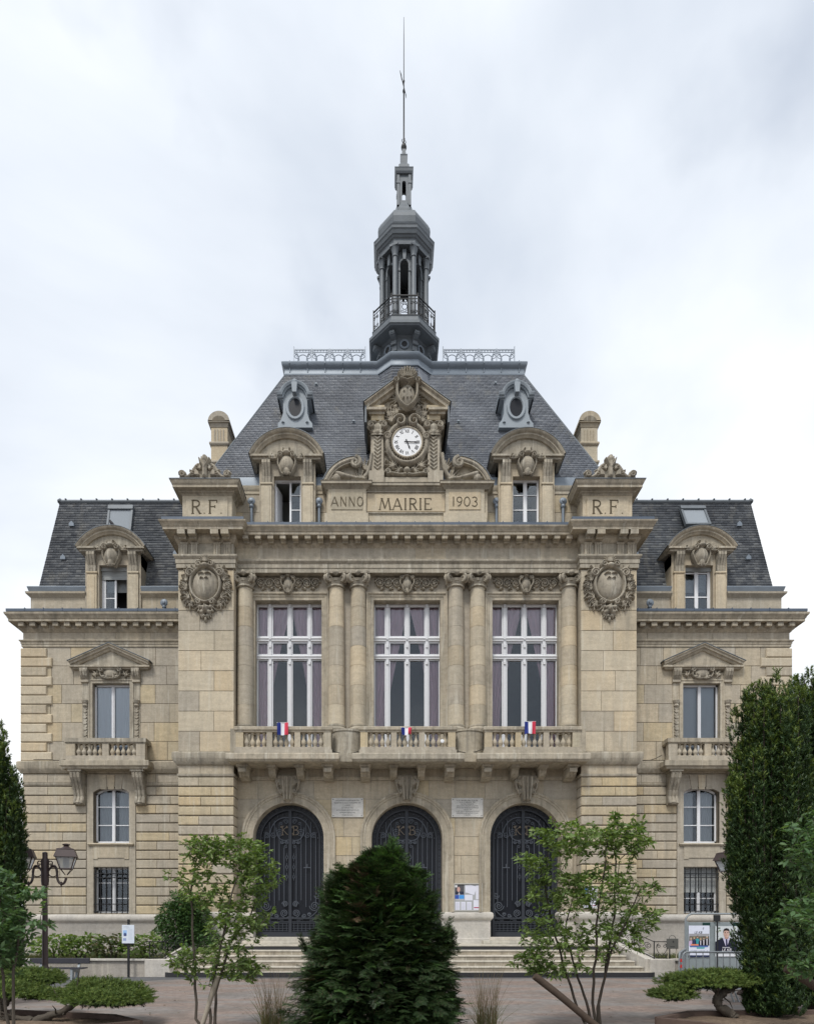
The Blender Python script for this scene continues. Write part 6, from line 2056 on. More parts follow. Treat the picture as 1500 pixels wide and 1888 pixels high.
# ------------------------------------------------------------------ lantern and spire
SY = 4.2
SP = link('spire', None, HALL, (0, SY, 0))
SP.empty_display_size = 0.2
def octo(prof, rot=PI / 8):
    g = MB()
    g.lathe([(r / math.cos(PI / 8), z) for r, z in prof], n=8, rot=rot)
    return g
part('lantern_base', octo([(1.05, 22.5), (1.12, 22.62), (1.12, 22.75), (1.0, 22.85), (0.88, 22.9), (0.88, 23.45), (0.95, 23.5), (1.28, 23.58), (1.30, 23.62), (1.33, 23.64), (1.33, 23.74), (1.22, 23.80), (1.20, 23.98), (1.22, 24.02), (0.3, 24.03)]), M['zinc_dark'], SP)
for k in range(8):
    a = k * PI / 4 - PI / 2
    g = MB()
    g.tube([(0.145 * math.cos(b * PI / 10), 0, 0.145 * math.sin(b * PI / 10)) for b in range(20)], 0.04, 6, closed=True)
    o = part('oculus_ring', g, M['zinc'], SP, 40, loc=(0.89 * math.cos(a), 0.89 * math.sin(a), 23.22), rotz=a + PI / 2)
    g = MB()
    g.prism([(0.14 * math.cos(b * PI / 8), 0.14 * math.sin(b * PI / 8)) for b in range(16)], -0.012, 0.0)
    part('oculus', g, M['iron_black'], SP, loc=(0.885 * math.cos(a), 0.885 * math.sin(a), 23.22), rotz=a + PI / 2)
    a2 = a + PI / 8
    g = MB()
    g.prism([(0, 23.5), (0.36, 23.5), (0.37, 23.42), (0.28, 23.34), (0.16, 23.28), (0.13, 23.12), (0.10, 22.95), (0, 22.9)], -0.09, 0.09, 'y')
    g.tube([(0.30, -0.1, 23.42), (0.30, 0.1, 23.42)], 0.06, 8)
    g.tube([(0.15, -0.1, 23.16), (0.15, 0.1, 23.16)], 0.05, 8)
    part('lantern_bracket', g, M['zinc_dark'], SP, loc=(0.90 * math.cos(a2), 0.90 * math.sin(a2), 0), rotz=a2)
# balcony railing
g = MB()
RR = 1.17 / math.cos(PI / 8)
vtx = [(RR * math.cos(PI / 8 + k * PI / 4), RR * math.sin(PI / 8 + k * PI / 4)) for k in range(8)]
for k in range(8):
    (ax, ay), (bx, by) = vtx[k], vtx[(k + 1) % 8]
    for z, r in ((24.06, 0.018), (24.66, 0.014), (24.78, 0.026)): g.bar((ax, ay, z), (bx, by, z), r)
    g.bar((ax, ay, 24.0), (ax, ay, 24.86), 0.026)
    P = lambda u, z: (ax + (bx - ax) * u, ay + (by - ay) * u, z)
    for u in (0.09, 0.22, 0.36, 0.64, 0.78, 0.91): g.bar(P(u, 24.06), P(u, 24.66), 0.012)
    for cu in (0.15, 0.5, 0.85):
        for sg in (-1, 1):
            g.tube([P(cu + sg * q, w) for q, w in spiral(0.07, 24.20, 0.075, 0.015, PI, 1.3, 12)], 0.012, 4)
            g.tube([P(cu + sg * q, w) for q, w in spiral(0.07, 24.50, 0.075, 0.015, PI, -1.3, 12)], 0.012, 4)
    g.tube([P(0.5 + 0.1 * math.cos(b * PI / 6), 24.36 + 0.1 * math.sin(b * PI / 6)) for b in range(13)], 0.014, 4)
part('lantern_railing', g, M['iron_black'], SP)
# columns and arched openings
cr = 0.91
g = MB()
g.lathe([(0.13, 24.0), (0.13, 24.25), (0.115, 24.27), (0.10, 24.3), (0.095, 26.5), (0.12, 26.52), (0.12, 26.56), (0.10, 26.58), (0.11, 26.65), (0.145, 26.80), (0.17, 26.86)], n=12)
g.box(-0.16, 0.16, -0.16, 0.16, 26.84, 26.92)
me_lc = mesh_of('lantern_column', g, M['zinc_dark'], 40)
for k in range(8):
    a = PI / 8 + k * PI / 4
    link('lantern_column', me_lc, SP, (cr * math.cos(a), cr * math.sin(a), 0), a)
    af = k * PI / 4
    r_in = 0.72
    hw = r_in * math.tan(PI / 8)
    g = MB()
    ho = 0.155
    top = lambda x: 26.36 + math.sqrt(max(0, ho * ho - x * x))
    wall_panel(g, -hw, hw, 24.0, 27.0, 0.0, [(0, ho, 24.35, top)], 0.12)
    xz_mold(g, [(-ho, 26.2), (-ho, 26.36)] + arc_pts(0, 26.36, ho, PI, 0, 12)[1:] + [(ho, 26.2)], [(0, 0.0), (0, -0.04), (0.03, -0.05), (0.06, -0.05), (0.065, 0)])
    for s in (-1, 1):
        g.box(s * ho, s * (ho + 0.08), -0.06, 0.0, 26.10, 26.2)
        g.box(s * ho, s * (ho + 0.07), -0.04, 0.0, 24.3, 26.10)
    g.prism([(-0.05, 26.48), (0.05, 26.48), (0.08, 26.86), (-0.08, 26.86)], -0.12, 0.0)
    part('lantern_wall', g, M['zinc_dark'], SP, loc=(r_in * math.sin(af), -r_in * math.cos(af), 0), rotz=af)
part('lantern_ceiling', octo([(0.05, 26.95), (0.7, 26.95)]), M['iron_black'], SP)
part('lantern_entablature', octo([(0.5, 26.90), (0.97, 26.90), (0.98, 26.98), (0.95, 27.0), (0.95, 27.12), (0.99, 27.15), (1.02, 27.2), (1.06, 27.22), (1.10, 27.32), (1.13, 27.36), (1.14, 27.44), (1.16, 27.48), (1.02, 27.56), (0.9, 27.60)]), M['zinc_dark'], SP)
part('dome', octo([(0.90, 27.55), (0.97, 27.75), (1.0, 27.95), (0.985, 28.08), (0.92, 28.23), (0.80, 28.37), (0.66, 28.48), (0.56, 28.56), (0.49, 28.64), (0.44, 28.72)]), M['zinc_dark'], SP)
part('dome_collar', octo([(0.42, 28.70), (0.47, 28.74), (0.47, 28.82), (0.43, 28.86), (0.40, 28.95), (0.33, 29.10), (0.29, 29.22), (0.2, 29.24)]), M['zinc_dark'], SP)
for k in range(4):
    a = k * PI / 2
    g = MB()
    ho = 0.075
    top = lambda x: 30.03 + math.sqrt(max(0, ho * ho - x * x))
    wall_panel(g, -0.24, 0.24, 29.15, 30.34, 0.0, [(0, ho, 29.36, top)], 0.06)
    for s in (-1, 1): g.box(s * 0.17, s * 0.27, -0.035, 0.02, 29.15, 30.34)
    for s in (-1, 1): g.box(s * 0.16, s * 0.285, -0.05, 0.02, 29.98, 30.06)
    part('pinnacle_wall', g, M['zinc_dark'], SP, loc=(0.24 * math.sin(a), -0.24 * math.cos(a), 0), rotz=a)
def squ(prof):
    g = MB()
    g.lathe([(r * math.sqrt(2), z) for r, z in prof], n=4, rot=PI / 4)
    return g
part('pinnacle', squ([(0.2, 30.32), (0.30, 30.34), (0.33, 30.40), (0.345, 30.48), (0.36, 30.52), (0.22, 30.57), (0.21, 30.62), (0.20, 30.80), (0.14, 30.90), (0.125, 30.94), (0.125, 31.22), (0.14, 31.27), (0.08, 31.32), (0.065, 31.56)]), M['zinc_dark'], SP)
g = MB()
g.lathe([(0.06, 31.5), (0.07, 31.56), (0.105, 31.64), (0.11, 31.7), (0.08, 31.78), (0.04, 31.84), (0.03, 31.9), (0.026, 33.8), (0.045, 33.83), (0.05, 33.87), (0.045, 33.91), (0.02, 33.94), (0.02, 34.2), (0.035, 34.24), (0.035, 34.29), (0.018, 34.32), (0.014, 36.0), (0.008, 36.75), (0, 36.76)], n=10)
for k in range(4):
    a = k * PI / 2 + 0.4
    g.tube([(0.03 * math.cos(a), 0.03 * math.sin(a), 31.8), (0.09 * math.cos(a), 0.09 * math.sin(a), 31.92), (0.06 * math.cos(a), 0.06 * math.sin(a), 31.98)], 0.012, 4)
part('finial_rod', g, M['iron_black'], SP, 40)
g = MB()
dv = Vector((-0.16, -0.48, 0)).normalized()
sv = Vector((0, 0, 1))
def vp(u, z): return (dv.x * u, dv.y * u, z)
g.tube([vp(-0.18, 34.03), vp(0.44, 34.03)], 0.016, 5)
for pts in ([(0.30, 33.94), (0.52, 34.03), (0.30, 34.12)], [(-0.30, 34.10), (-0.12, 34.03), (-0.30, 33.96)]):
    n_ = Vector((-dv.y, dv.x, 0)) * 0.006
    v = [Vector(vp(u, z)) for u, z in pts]
    g.add([tuple(p + n_) for p in v] + [tuple(p - n_) for p in v], [(0, 1, 2), (5, 4, 3), (0, 1, 4, 3), (1, 2, 5, 4), (2, 0, 3, 5)])
part('weather_vane', g, M['iron_black'], SP)
# ------------------------------------------------------------------ ground, steps, garden walls
def sheet(name, pts, z, mat):
    g = MB()
    g.add([(x, y, z) for x, y in pts], [tuple(range(len(pts)))])
    return part(name, g, mat, None, kind='structure')


sheet('ground', [(-1500, -1500), (1500, -1500), (1500, 1500), (-1500, 1500)], -0.008, M['far_ground'])
sheet('plaza', [(-40, -30), (40, -30), (40, -2.0), (-40, -2.0)], 0.0, M['paver'])
sheet('pavement', [(-40, -2.0), (40, -2.0), (40, -3.6), (9.0, -3.7), (7.6, -3.55), (5.5, -3.15), (-5.5, -3.15), (-6.6, -3.6), (-8.2, -5.0), (-9.5, -6.2), (-12, -6.6), (-40, -6.6)], 0.004, M['asphalt'])

ST = thing('entrance_steps', 'wide flight of pale stone steps rising to the three doors', 'steps')
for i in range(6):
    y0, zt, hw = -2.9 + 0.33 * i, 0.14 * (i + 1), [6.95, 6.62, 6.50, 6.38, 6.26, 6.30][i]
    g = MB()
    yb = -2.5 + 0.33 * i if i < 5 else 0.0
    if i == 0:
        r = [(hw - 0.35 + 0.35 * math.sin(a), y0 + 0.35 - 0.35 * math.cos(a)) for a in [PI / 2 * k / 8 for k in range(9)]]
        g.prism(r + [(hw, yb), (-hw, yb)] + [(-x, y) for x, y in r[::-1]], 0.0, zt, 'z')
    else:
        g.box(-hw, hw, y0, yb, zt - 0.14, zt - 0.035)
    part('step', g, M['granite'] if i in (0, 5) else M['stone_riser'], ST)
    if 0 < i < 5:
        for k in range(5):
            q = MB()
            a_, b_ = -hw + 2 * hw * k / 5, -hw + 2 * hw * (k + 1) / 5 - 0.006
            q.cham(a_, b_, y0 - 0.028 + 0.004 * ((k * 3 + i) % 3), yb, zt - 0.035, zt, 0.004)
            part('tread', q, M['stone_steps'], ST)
    if i in (0, 5):
        g = MB()
        if i == 0: g.box(-hw + 0.2, hw - 0.2, y0 + 0.03, yb, zt, zt + 0.004)
        else: g.box(-hw, hw, y0 - 0.02, 0.0, zt - 0.034, zt)
        part('tread', g, M['stone_steps'], ST)
for c in (-BX, 0, BX):
    for k, (w, y) in enumerate(((1.42, -0.40), (1.17, -0.08))):
        g = MB()
        g.cham(c - w, c + w, y, 0.52, 0.84 + 0.105 * k, 0.84 + 0.105 * (k + 1) - 0.001, 0.01)
        part('door_step', g, M['stone_steps'], ST)
for s in (-1, 1):
    g = MB()
    lo = [(6.66, -2.62), (7.02, -2.62), (6.70, -0.7), (6.28, -0.7)]
    tz = [0.50, 0.50, 0.98, 0.98]
    g.add([(s * x, y, 0.0) for x, y in lo] + [(s * x, y, z) for (x, y), z in zip(lo, tz)], [(0, 1, 2, 3), (4, 5, 6, 7), (0, 1, 5, 4), (1, 2, 6, 5), (2, 3, 7, 6), (3, 0, 4, 7)])
    part('cheek_wall', g, M['stone_base'], ST)
    g = MB()
    g.cham(s * 6.72, s * 7.42, -2.80, -2.45, 0.0, 0.50, 0.012)
    part('cheek_block', g, M['stone_base'], ST)

side_word = {-1: 'left', 1: 'right'}
for s in (-1, 1):
    w = thing('garden_wall', 'low rendered garden wall with pale coping, %s of the entrance steps' % side_word[s], 'wall', group='low garden walls')
    g = MB()
    g.box(s * 7.425, s * 14.5, -2.72, -2.5, 0.0, 0.455)
    part('wall', g, M['render_wall'], w)
    for k in range(4):
        g = MB()
        a = 7.43 + 1.77 * k
        g.cham(s * a, s * (a + 1.76), -2.78, -2.44, 0.455, 0.51, 0.008)
        part('coping_stone', g, M['stone_base'], w)
    g = MB()
    g.box(s * 6.9, s * 14.5, -2.5, YW, 0.0, 0.42)
    part('garden_bed', g, M['soil'], None, kind='structure')

# ------------------------------------------------------------------ iron railings on the cheek walls
def heart(g, P):
    for q in (-1, 1):
        g.tube([P(0.5 + q * u, v) for u, v in bez((0.0, 0.10), (0.42, 0.45), (0.40, 0.86), (0.22, 0.86), 12)], 0.009, 5)
        g.tube([P(0.5 + q * u, v) for u, v in spiral(0.18, 0.74, 0.13, 0.03, PI / 2, -1.3, 14)], 0.009, 5)
        g.tube([P(0.5 + q * u, v) for u, v in spiral(0.30, 0.18, 0.11, 0.03, -PI / 2, -1.3, 12)], 0.009, 5)


for s in (-1, 1):
    r = thing('stair_railing', 'black wrought iron railing with heart scrolls, %s side of the steps' % side_word[s], 'railing', group='stair railings')
    g = MB()
    A, B_, C_ = (s * 7.34, -2.62, 0.51), (s * 6.90, -2.62, 0.51), (s * 6.48, -0.75, 0.97)
    for p in (A, B_, C_): g.bar(p, (p[0], p[1], p[2] + 0.50), 0.017)
    m = tuple((B_[i] + C_[i]) / 2 for i in range(3))
    g.bar(m, (m[0], m[1], m[2] + 0.5), 0.014)
    part('post', g, M['iron_black'], r)
    g = MB()
    for h in (0.48, 0.02):
        g.tube([(A[0] + s * (0.10 if h > 0.1 else 0), A[1], A[2] + h), (B_[0], B_[1], B_[2] + h), (C_[0], C_[1], C_[2] + h)], 0.013, 5)
    g.tube([(A[0] + s * 0.10 + s * 0.06 * math.sin(t), A[1], A[2] + 0.42 + 0.06 * math.cos(t)) for t in [k * 0.5 for k in range(9)]], 0.011, 5)
    part('handrail', g, M['iron_black'], r)
    for a, b, st in ((A, B_, 'heart'), (B_, m, 's'), (m, C_, 's')):
        g = MB()
        P = lambda u, v: tuple(a[i] + (b[i] - a[i]) * u + (0.46 * v + 0.02 if i == 2 else 0) for i in range(3))
        if st == 'heart': heart(g, P)
        else:
            g.tube([P(u, v) for u, v in spiral(0.28, 0.62, 0.20, 0.04, -PI / 2, 1.6, 22)], 0.010, 5)
            g.tube([P(u, v) for u, v in spiral(0.70, 0.55, 0.24, 0.04, PI / 2, 1.7, 22)], 0.010, 5)
            g.tube([P(u, v) for u, v in bez((0.28, 0.30), (0.5, 0.2), (0.6, 0.2), (0.98, 0.4), 8)], 0.010, 5)
        part('scroll_panel', g, M['iron_black'], r)

# ------------------------------------------------------------------ timber-edged planters
def planter(label, pts, h=0.13):
    t = thing('planter', label, 'planter', group='timber edged planters')
    n = len(pts)
    for i in range(n):
        a, b = Vector(pts[i]), Vector(pts[(i + 1) % n])
        d = (b - a).normalized()
        nrm = Vector((d.y, -d.x)) * 0.05
        g = MB()
        q = [a + nrm - d * 0.0, b + nrm, b - nrm, a - nrm]
        g.prism([(p.x, p.y) for p in q], 0.0, h - 0.003 * (i % 2), 'z')
        part('edging_board', g, M['edging'], t)
    N = 26
    cx, cy = sum(p[0] for p in pts) / n, sum(p[1] for p in pts) / n
    V, Fa = [(cx, cy, h - 0.02)], []
    r = random.Random(4)
    for ring in range(1, 9):
        f = ring / 8
        for i in range(n * 6):
            e0, e1 = pts[i // 6], pts[(i // 6 + 1) % n]
            u = (i % 6) / 6
            x, y = e0[0] + (e1[0] - e0[0]) * u, e0[1] + (e1[1] - e0[1]) * u
            V.append((cx + (x - cx) * f, cy + (y - cy) * f, h - 0.05 - 0.03 * f + r.uniform(-0.02, 0.02)))
    m = n * 6
    for i in range(m): Fa.append((0, 1 + i, 1 + (i + 1) % m, 0))
    g = MB()
    g.v = V
    g.f = [(0, 1 + i, 1 + (i + 1) % m) for i in range(m)] + [(1 + (k - 1) * m + i, 1 + k * m + i, 1 + k * m + (i + 1) % m, 1 + (k - 1) * m + (i + 1) % m) for k in range(1, 8) for i in range(m)]
    part('soil', g, M['soil'], t)
    return t


def gp(px, d, z=0.0):        # ground point seen in column px at distance d from the camera
    return (CX + (px - VX) * d / F, d - D)


planter('brown timber edged planter holding the two cushion junipers at the left', [gp(20, 10.5), gp(212, 9.95), gp(257, 9.36), (-5.45, -12.2), (-8.2, -12.6), (-8.6, -10.6)])
planter('brown timber edged planter under the umbrella shaped juniper at the right', [gp(1212, 9.69), gp(1274, 10.36), (6.6, -10.2), (7.6, -11.6), (6.4, -12.9), (4.7, -12.2)])

# fallen leaves and grit on the paving
rl = np.random.RandomState(77)
n = 520
P = np.stack([rl.uniform(-9, 9, n), rl.uniform(-11, -3.2, n) , np.full(n, 0.008)], axis=1)
P[:120, 1] = rl.uniform(-3.35, -2.95, 120)
Dv = np.stack([rl.normal(0, 1, n), rl.normal(0, 1, n), rl.normal(0, 0.1, n)], axis=1)
R = basis(Dv, np.tile([0, 0, 1.0], (n, 1)), rl.uniform(0.02, 0.06, n), rl.normal(0, 0.25, n))
V, Fa = scatter([(0, 0, 0), (-0.3, 0.5, 0.1), (0, 1, 0), (0.3, 0.5, 0.1)], [(0, 1, 2, 3)], R, P)
link('fallen_leaves', arrays_mesh('fallen_leaves', V, Fa, M['dry_grass']), None, kind='stuff')
# ------------------------------------------------------------------ plants
LEAF_V = [(0, 0, 0), (-0.15, 0.22, 0.03), (-0.20, 0.55, 0.02), (0, 1.0, -0.10), (0.20, 0.55, 0.02), (0.15, 0.22, 0.03), (0, 0.25, -0.015), (0, 0.58, -0.045)]
LEAF_F = [(0, 6, 1), (1, 6, 7), (1, 7, 2), (2, 7, 3), (0, 5, 6), (5, 7, 6), (5, 4, 7), (4, 3, 7)]
ROUND_V = [(0, 0, 0), (-0.28, 0.25, 0.04), (-0.30, 0.62, 0.0), (0, 1.0, -0.08), (0.30, 0.62, 0.0), (0.28, 0.25, 0.04), (0, 0.3, -0.02), (0, 0.62, -0.05)]


def unit(v): return v / (np.linalg.norm(v, axis=-1, keepdims=True) + 1e-9)


def broadleaf_tree(name, label, loc, stems, blobs, n_twig, leaf, per, seed, mat, bark, group, r0=0.022):
    """stems: lists of points from the ground; blobs: (x,y,z,rx,ry,rz,weight) that twig ends fill"""
    rs = np.random.RandomState(seed)
    t = thing(name, label, 'tree', loc, group=group)
    g = MB()
    nodes, lev = [], []
    for st in stems:
        P = [Vector(p) for p in st]
        fine = []
        for i in range(len(P) - 1):
            for k in range(4): fine.append(P[i].lerp(P[i + 1], k / 4))
        fine.append(P[-1])
        for i in range(1, len(fine) - 1):
            fine[i] = fine[i] + Vector(rs.normal(0, 0.008, 3))
        N = len(fine)
        g.tube(fine, [r0 * (1 - 0.72 * i / (N - 1)) * (1.25 if i == 0 else 1) for i in range(N)], 7)
        for i, p in enumerate(fine):
            if i > N * 0.25: nodes.append(np.array(p)); lev.append(i / N)
    w = np.array([b[6] for b in blobs], dtype=float)
    w /= w.sum()
    ends = []
    for _ in range(n_twig):
        b = blobs[rs.choice(len(blobs), p=w)]
        d = unit(rs.normal(0, 1, 3)) * rs.uniform(0.2, 1.0) ** 0.5 * (1.12 + 0.22 * rs.normal())
        ends.append(np.array([b[0] + 1.12 * b[3] * d[0], b[1] + b[4] * d[1], b[2] + 1.3 * b[5] * d[2]]))
    base = np.array([0, 0, 0.6])
    ends.sort(key=lambda e_: np.linalg.norm(e_ - base))
    LP, LD = [], []
    for e_ in ends:
        arr = np.array(nodes)
        dv = e_ - arr
        dist = np.linalg.norm(dv, axis=1) + np.maximum(0, arr[:, 2] - e_[2] + 0.03) * 2.2
        j = int(np.argmin(dist))
        s = arr[j]
        L_ = np.linalg.norm(e_ - s)
        if L_ < 0.02: continue
        mid = (s + e_) / 2 + np.array([0, 0, 0.10 * L_]) + rs.normal(0, 0.05 * L_, 3)
        pts = [(1 - u) ** 2 * s + 2 * u * (1 - u) * mid + u * u * e_ for u in np.linspace(0, 1, 6)]
        rr = min(0.010, 0.003 + 0.010 * L_)
        g.tube([Vector(p) for p in pts], [rr * (1 - 0.7 * k / 5) for k in range(6)], 4, cap=False)
        for p in pts[1:]: nodes.append(p); lev.append(1)
        m = max(3, int(per * min(1.3, 0.5 + L_ * 2)))
        for k in range(m):
            u = 1 - 0.75 * (k / m) ** 1.3 if L_ > 0.12 else rs.rand()
            p = (1 - u) ** 2 * s + 2 * u * (1 - u) * mid + u * u * e_
            ax = unit(e_ - s)
            side = unit(np.cross(ax, [0, 0, 1]) + 1e-6) * (1 if k % 2 else -1)
            d = ax * rs.uniform(0.1, 0.9) + side * rs.uniform(0.3, 1.0) + np.array([0, 0, rs.uniform(-0.75, 0.15)]) + rs.normal(0, 0.22, 3)
            LP.append(p + rs.normal(0, 0.012, 3))
            LD.append(d)
    part('trunk', g, bark, t, 50)
    LP, LD = np.array(LP), np.array(LD)
    n = len(LP)
    R = basis(LD, np.tile([0, 0, 1.0], (n, 1)) + rs.normal(0, 0.35, (n, 3)), leaf * rs.uniform(0.4, 1.3, n), rs.normal(0, 0.5, n))
    V, Fa = scatter(LEAF_V, LEAF_F, R, LP)
    link('crown', arrays_mesh('crown', V, Fa, mat, False), t)
    return t


def W(px, py, d):            # a point in space seen at (px, py) at distance d
    return np.array([CX + (px - VX) * d / F, d - D, CZ + (VY - py) * d / F])


def rel(px, py, d, base, dd=0.0):
    p = W(px, py, d + dd)
    return tuple(p - np.array(base))


TG = 'young broadleaf trees in front of the building'
# tree left of the conifer
b = tuple(gp(388, 9.0)) + (0.0,)
q = lambda px, py, dd=0.0: rel(px, py, 9.0, b, dd)
broadleaf_tree('young_tree', 'young multi stemmed tree with airy crown before the left door', b,
               [[(-0.05, 0, 0), q(362, 1880), q(358, 1760, 0.1), q(352, 1650), q(362, 1590), q(385, 1545, -0.1)],
                [(0.02, 0, 0), q(384, 1850), q(408, 1740, -0.1), q(430, 1640, -0.15), q(452, 1570, 0)],
                [(0.05, 0.03, 0), q(398, 1830, 0.1), q(425, 1740, 0.2), q(462, 1690, 0.2), q(485, 1620, 0.25)]],
               [q(430, 1570) + (0.42, 0.40, 0.17, 2.2), q(375, 1560) + (0.22, 0.3, 0.12, 0.8), q(470, 1620) + (0.28, 0.36, 0.26, 1.8), q(440, 1690) + (0.38, 0.42, 0.26, 2.0), q(380, 1640) + (0.26, 0.3, 0.22, 0.9), q(420, 1765) + (0.40, 0.4, 0.20, 1.6), q(345, 1770) + (0.20, 0.26, 0.16, 0.8), q(345, 1610) + (0.2, 0.2, 0.2, 0.25), q(455, 1790) + (0.2, 0.24, 0.13, 0.5)],
               820, 0.078, 15, 3, M['leaf'], M['bark'], TG, 0.024)
# tree right of the conifer
b2 = tuple(gp(1098, 9.0)) + (0.0,)
q = lambda px, py, dd=0.0: rel(px, py, 9.0, b2, dd)
broadleaf_tree('young_tree', 'young multi stemmed tree with wide vase shaped crown before the right door', b2,
               [[(-0.08, 0, 0), q(1072, 1880), q(1045, 1800, 0.05), q(1020, 1720, 0.1), q(1005, 1640), q(1010, 1570)],
                [(-0.02, 0.02, 0), q(1080, 1850, 0.1), q(1062, 1790, 0.2), q(1040, 1720, 0.3), q(1060, 1640, 0.3)],
                [(0, 0, 0), q(1092, 1850), q(1098, 1770, -0.1), q(1100, 1690, -0.15), q(1115, 1600, -0.1), q(1120, 1540, -0.1)],
                [(0.05, 0, 0), q(1100, 1860), q(1118, 1780, 0.1), q(1130, 1690, 0.15), q(1135, 1590, 0.2), q(1138, 1505, 0.2)],
                [(0.06, 0, 0), q(1104, 1850), q(1125, 1760, -0.1), q(1160, 1690, -0.2), q(1180, 1640, -0.2)]],
               [q(1060, 1545) + (0.52, 0.45, 0.17, 2.2), q(1150, 1545) + (0.32, 0.4, 0.20, 1.5), q(1030, 1640) + (0.42, 0.42, 0.22, 1.7), q(1110, 1640) + (0.5, 0.45, 0.25, 2.0), q(1010, 1720) + (0.34, 0.4, 0.2, 1.3), q(1110, 1730) + (0.45, 0.42, 0.2, 1.4), q(1180, 1690) + (0.28, 0.3, 0.2, 0.9), q(985, 1770) + (0.22, 0.25, 0.14, 0.7), q(985, 1590) + (0.2, 0.25, 0.14, 0.5), q(1050, 1785) + (0.3, 0.3, 0.10, 0.4), q(1205, 1635) + (0.12, 0.15, 0.08, 0.15), q(1138, 1505) + (0.06, 0.06, 0.1, 0.25)],
               1040, 0.080, 15, 8, M['leaf'], M['bark_dark'], TG, 0.024)
# trees at the picture's edges
b3 = tuple(gp(20, 7.9)) + (0.0,)
q = lambda px, py, dd=0.0: rel(px, py, 7.9, b3, dd)
broadleaf_tree('young_tree', 'leafy tree at the left edge in front of the lamp post', b3,
               [[(0, 0, 0), q(5, 1800), q(-5, 1720), q(5, 1640)], [(0.05, 0, 0), q(25, 1790), q(40, 1710, 0.1), q(25, 1660)]],
               [q(-8, 1625) + (0.26, 0.3, 0.18, 1.2), q(-5, 1700) + (0.34, 0.38, 0.26, 2.0), q(62, 1648) + (0.13, 0.2, 0.06, 0.3), q(-5, 1755) + (0.28, 0.34, 0.16, 1.1), q(70, 1705) + (0.15, 0.2, 0.06, 0.25), q(-60, 1680) + (0.4, 0.4, 0.4, 0.8)],
               380, 0.090, 15, 14, M['leaf_blue'], M['bark'], TG, 0.022)
b4 = tuple(gp(1520, 7.9)) + (0.0,)
q = lambda px, py, dd=0.0: rel(px, py, 7.9, b4, dd)
broadleaf_tree('young_tree', 'leafy tree at the right edge beside the leaning stake', b4,
               [[(0, 0, 0), q(1525, 1800), q(1510, 1700), q(1505, 1580)], [(0.05, 0, 0), q(1535, 1790), q(1545, 1700, 0.1), q(1540, 1560)]],
               [q(1495, 1560) + (0.22, 0.3, 0.30, 1.2), q(1482, 1690) + (0.22, 0.3, 0.20, 0.9), q(1560, 1650) + (0.4, 0.4, 0.5, 1.2), q(1485, 1780) + (0.17, 0.25, 0.14, 0.5)],
               240, 0.098, 15, 15, M['leaf_blue'], M['bark'], TG, 0.022)


def needle_twig(n, L_, nl, w):
    """twig along +Y with needles in two ranks, slightly raised"""
    V, Fa = [], []
    for i in range(n):
        y = L_ * (i + 0.6) / n
        k = nl * (1 - 0.45 * i / n)
        for s in (-1, 1):
            o = len(V)
            V += [(0, y - w, 0), (0, y + w, 0), (s * k * 0.86, y + k * 0.5, 0.22 * k)]
            Fa.append((o, o + 1, o + 2))
    o = len(V)
    V += [(-0.0025, 0, 0), (0.0025, 0, 0), (0, L_, 0)]
    Fa.append((o, o + 1, o + 2))
    return V, Fa


def spray(n_side, L_, nl, w):
    V, Fa = needle_twig(8, L_, nl, w)
    V, Fa = list(V), list(Fa)
    for i in range(n_side):
        y = L_ * (0.12 + 0.6 * i / max(1, n_side - 1))
        for s in (-1, 1):
            v2, f2 = needle_twig(5, L_ * 0.52 * (1 - 0.35 * i / n_side), nl, w)
            a = s * 0.85
            o = len(V)
            V += [(x * math.cos(a) + yy * math.sin(a), y + yy * math.cos(a) - x * math.sin(a), z - 0.15 * yy) for x, yy, z in v2]
            Fa += [tuple(j + o for j in f) for f in f2]
    return V, Fa


# ---- fir in the middle
FB = tuple(gp(697, 8.6)) + (0.0,)
fir = thing('conifer', 'dense dark green conifer with ragged top before the middle door', 'tree', FB)
g = MB()
g.tube([(0.0, 0, 0), (0.0, 0, 1.0), (0.02, 0, 1.8), (0.05, 0, 2.45)], [0.07, 0.05, 0.03, 0.008], 8)
g.tube([(-0.05, 0, 0.3), (-0.3, 0.0, 1.2), (-0.42, 0, 2.1)], [0.04, 0.03, 0.006], 6)
part('trunk', g, M['bark_dark'], fir, 50)
rs = np.random.RandomState(5)


def fir_cloud(n, cx, cy, top, prof, seed, lobes=7):
    rs = np.random.RandomState(seed)
    ph = rs.rand(lobes) * 6.28
    P, Dv = [], []
    for _ in range(n):
        t = rs.rand() ** 0.85
        z = 0.05 + (top - 0.05) * t
        a = rs.rand() * 2 * PI
        R = np.interp(z / top, [0, 0.25, 0.5, 0.75, 0.92, 1.0], prof)
        R *= 1 + 0.10 * math.sin(3 * a + ph[0] + z * 4) + 0.08 * math.sin(5 * a + ph[1] - z * 7) + 0.07 * math.sin(z * 17 + ph[2] + 2 * a)
        f = 0.45 + 0.55 * rs.rand() ** 0.45
        r = R * f
        P.append((cx + r * math.cos(a), cy + r * math.sin(a), z + rs.normal(0, 0.03)))
        up = 0.15 + 0.9 * t ** 2 + rs.normal(0, 0.3)
        Dv.append((math.cos(a) + rs.normal(0, 0.35), math.sin(a) + rs.normal(0, 0.35), up - 0.25 * f))
    return np.array(P), np.array(Dv)


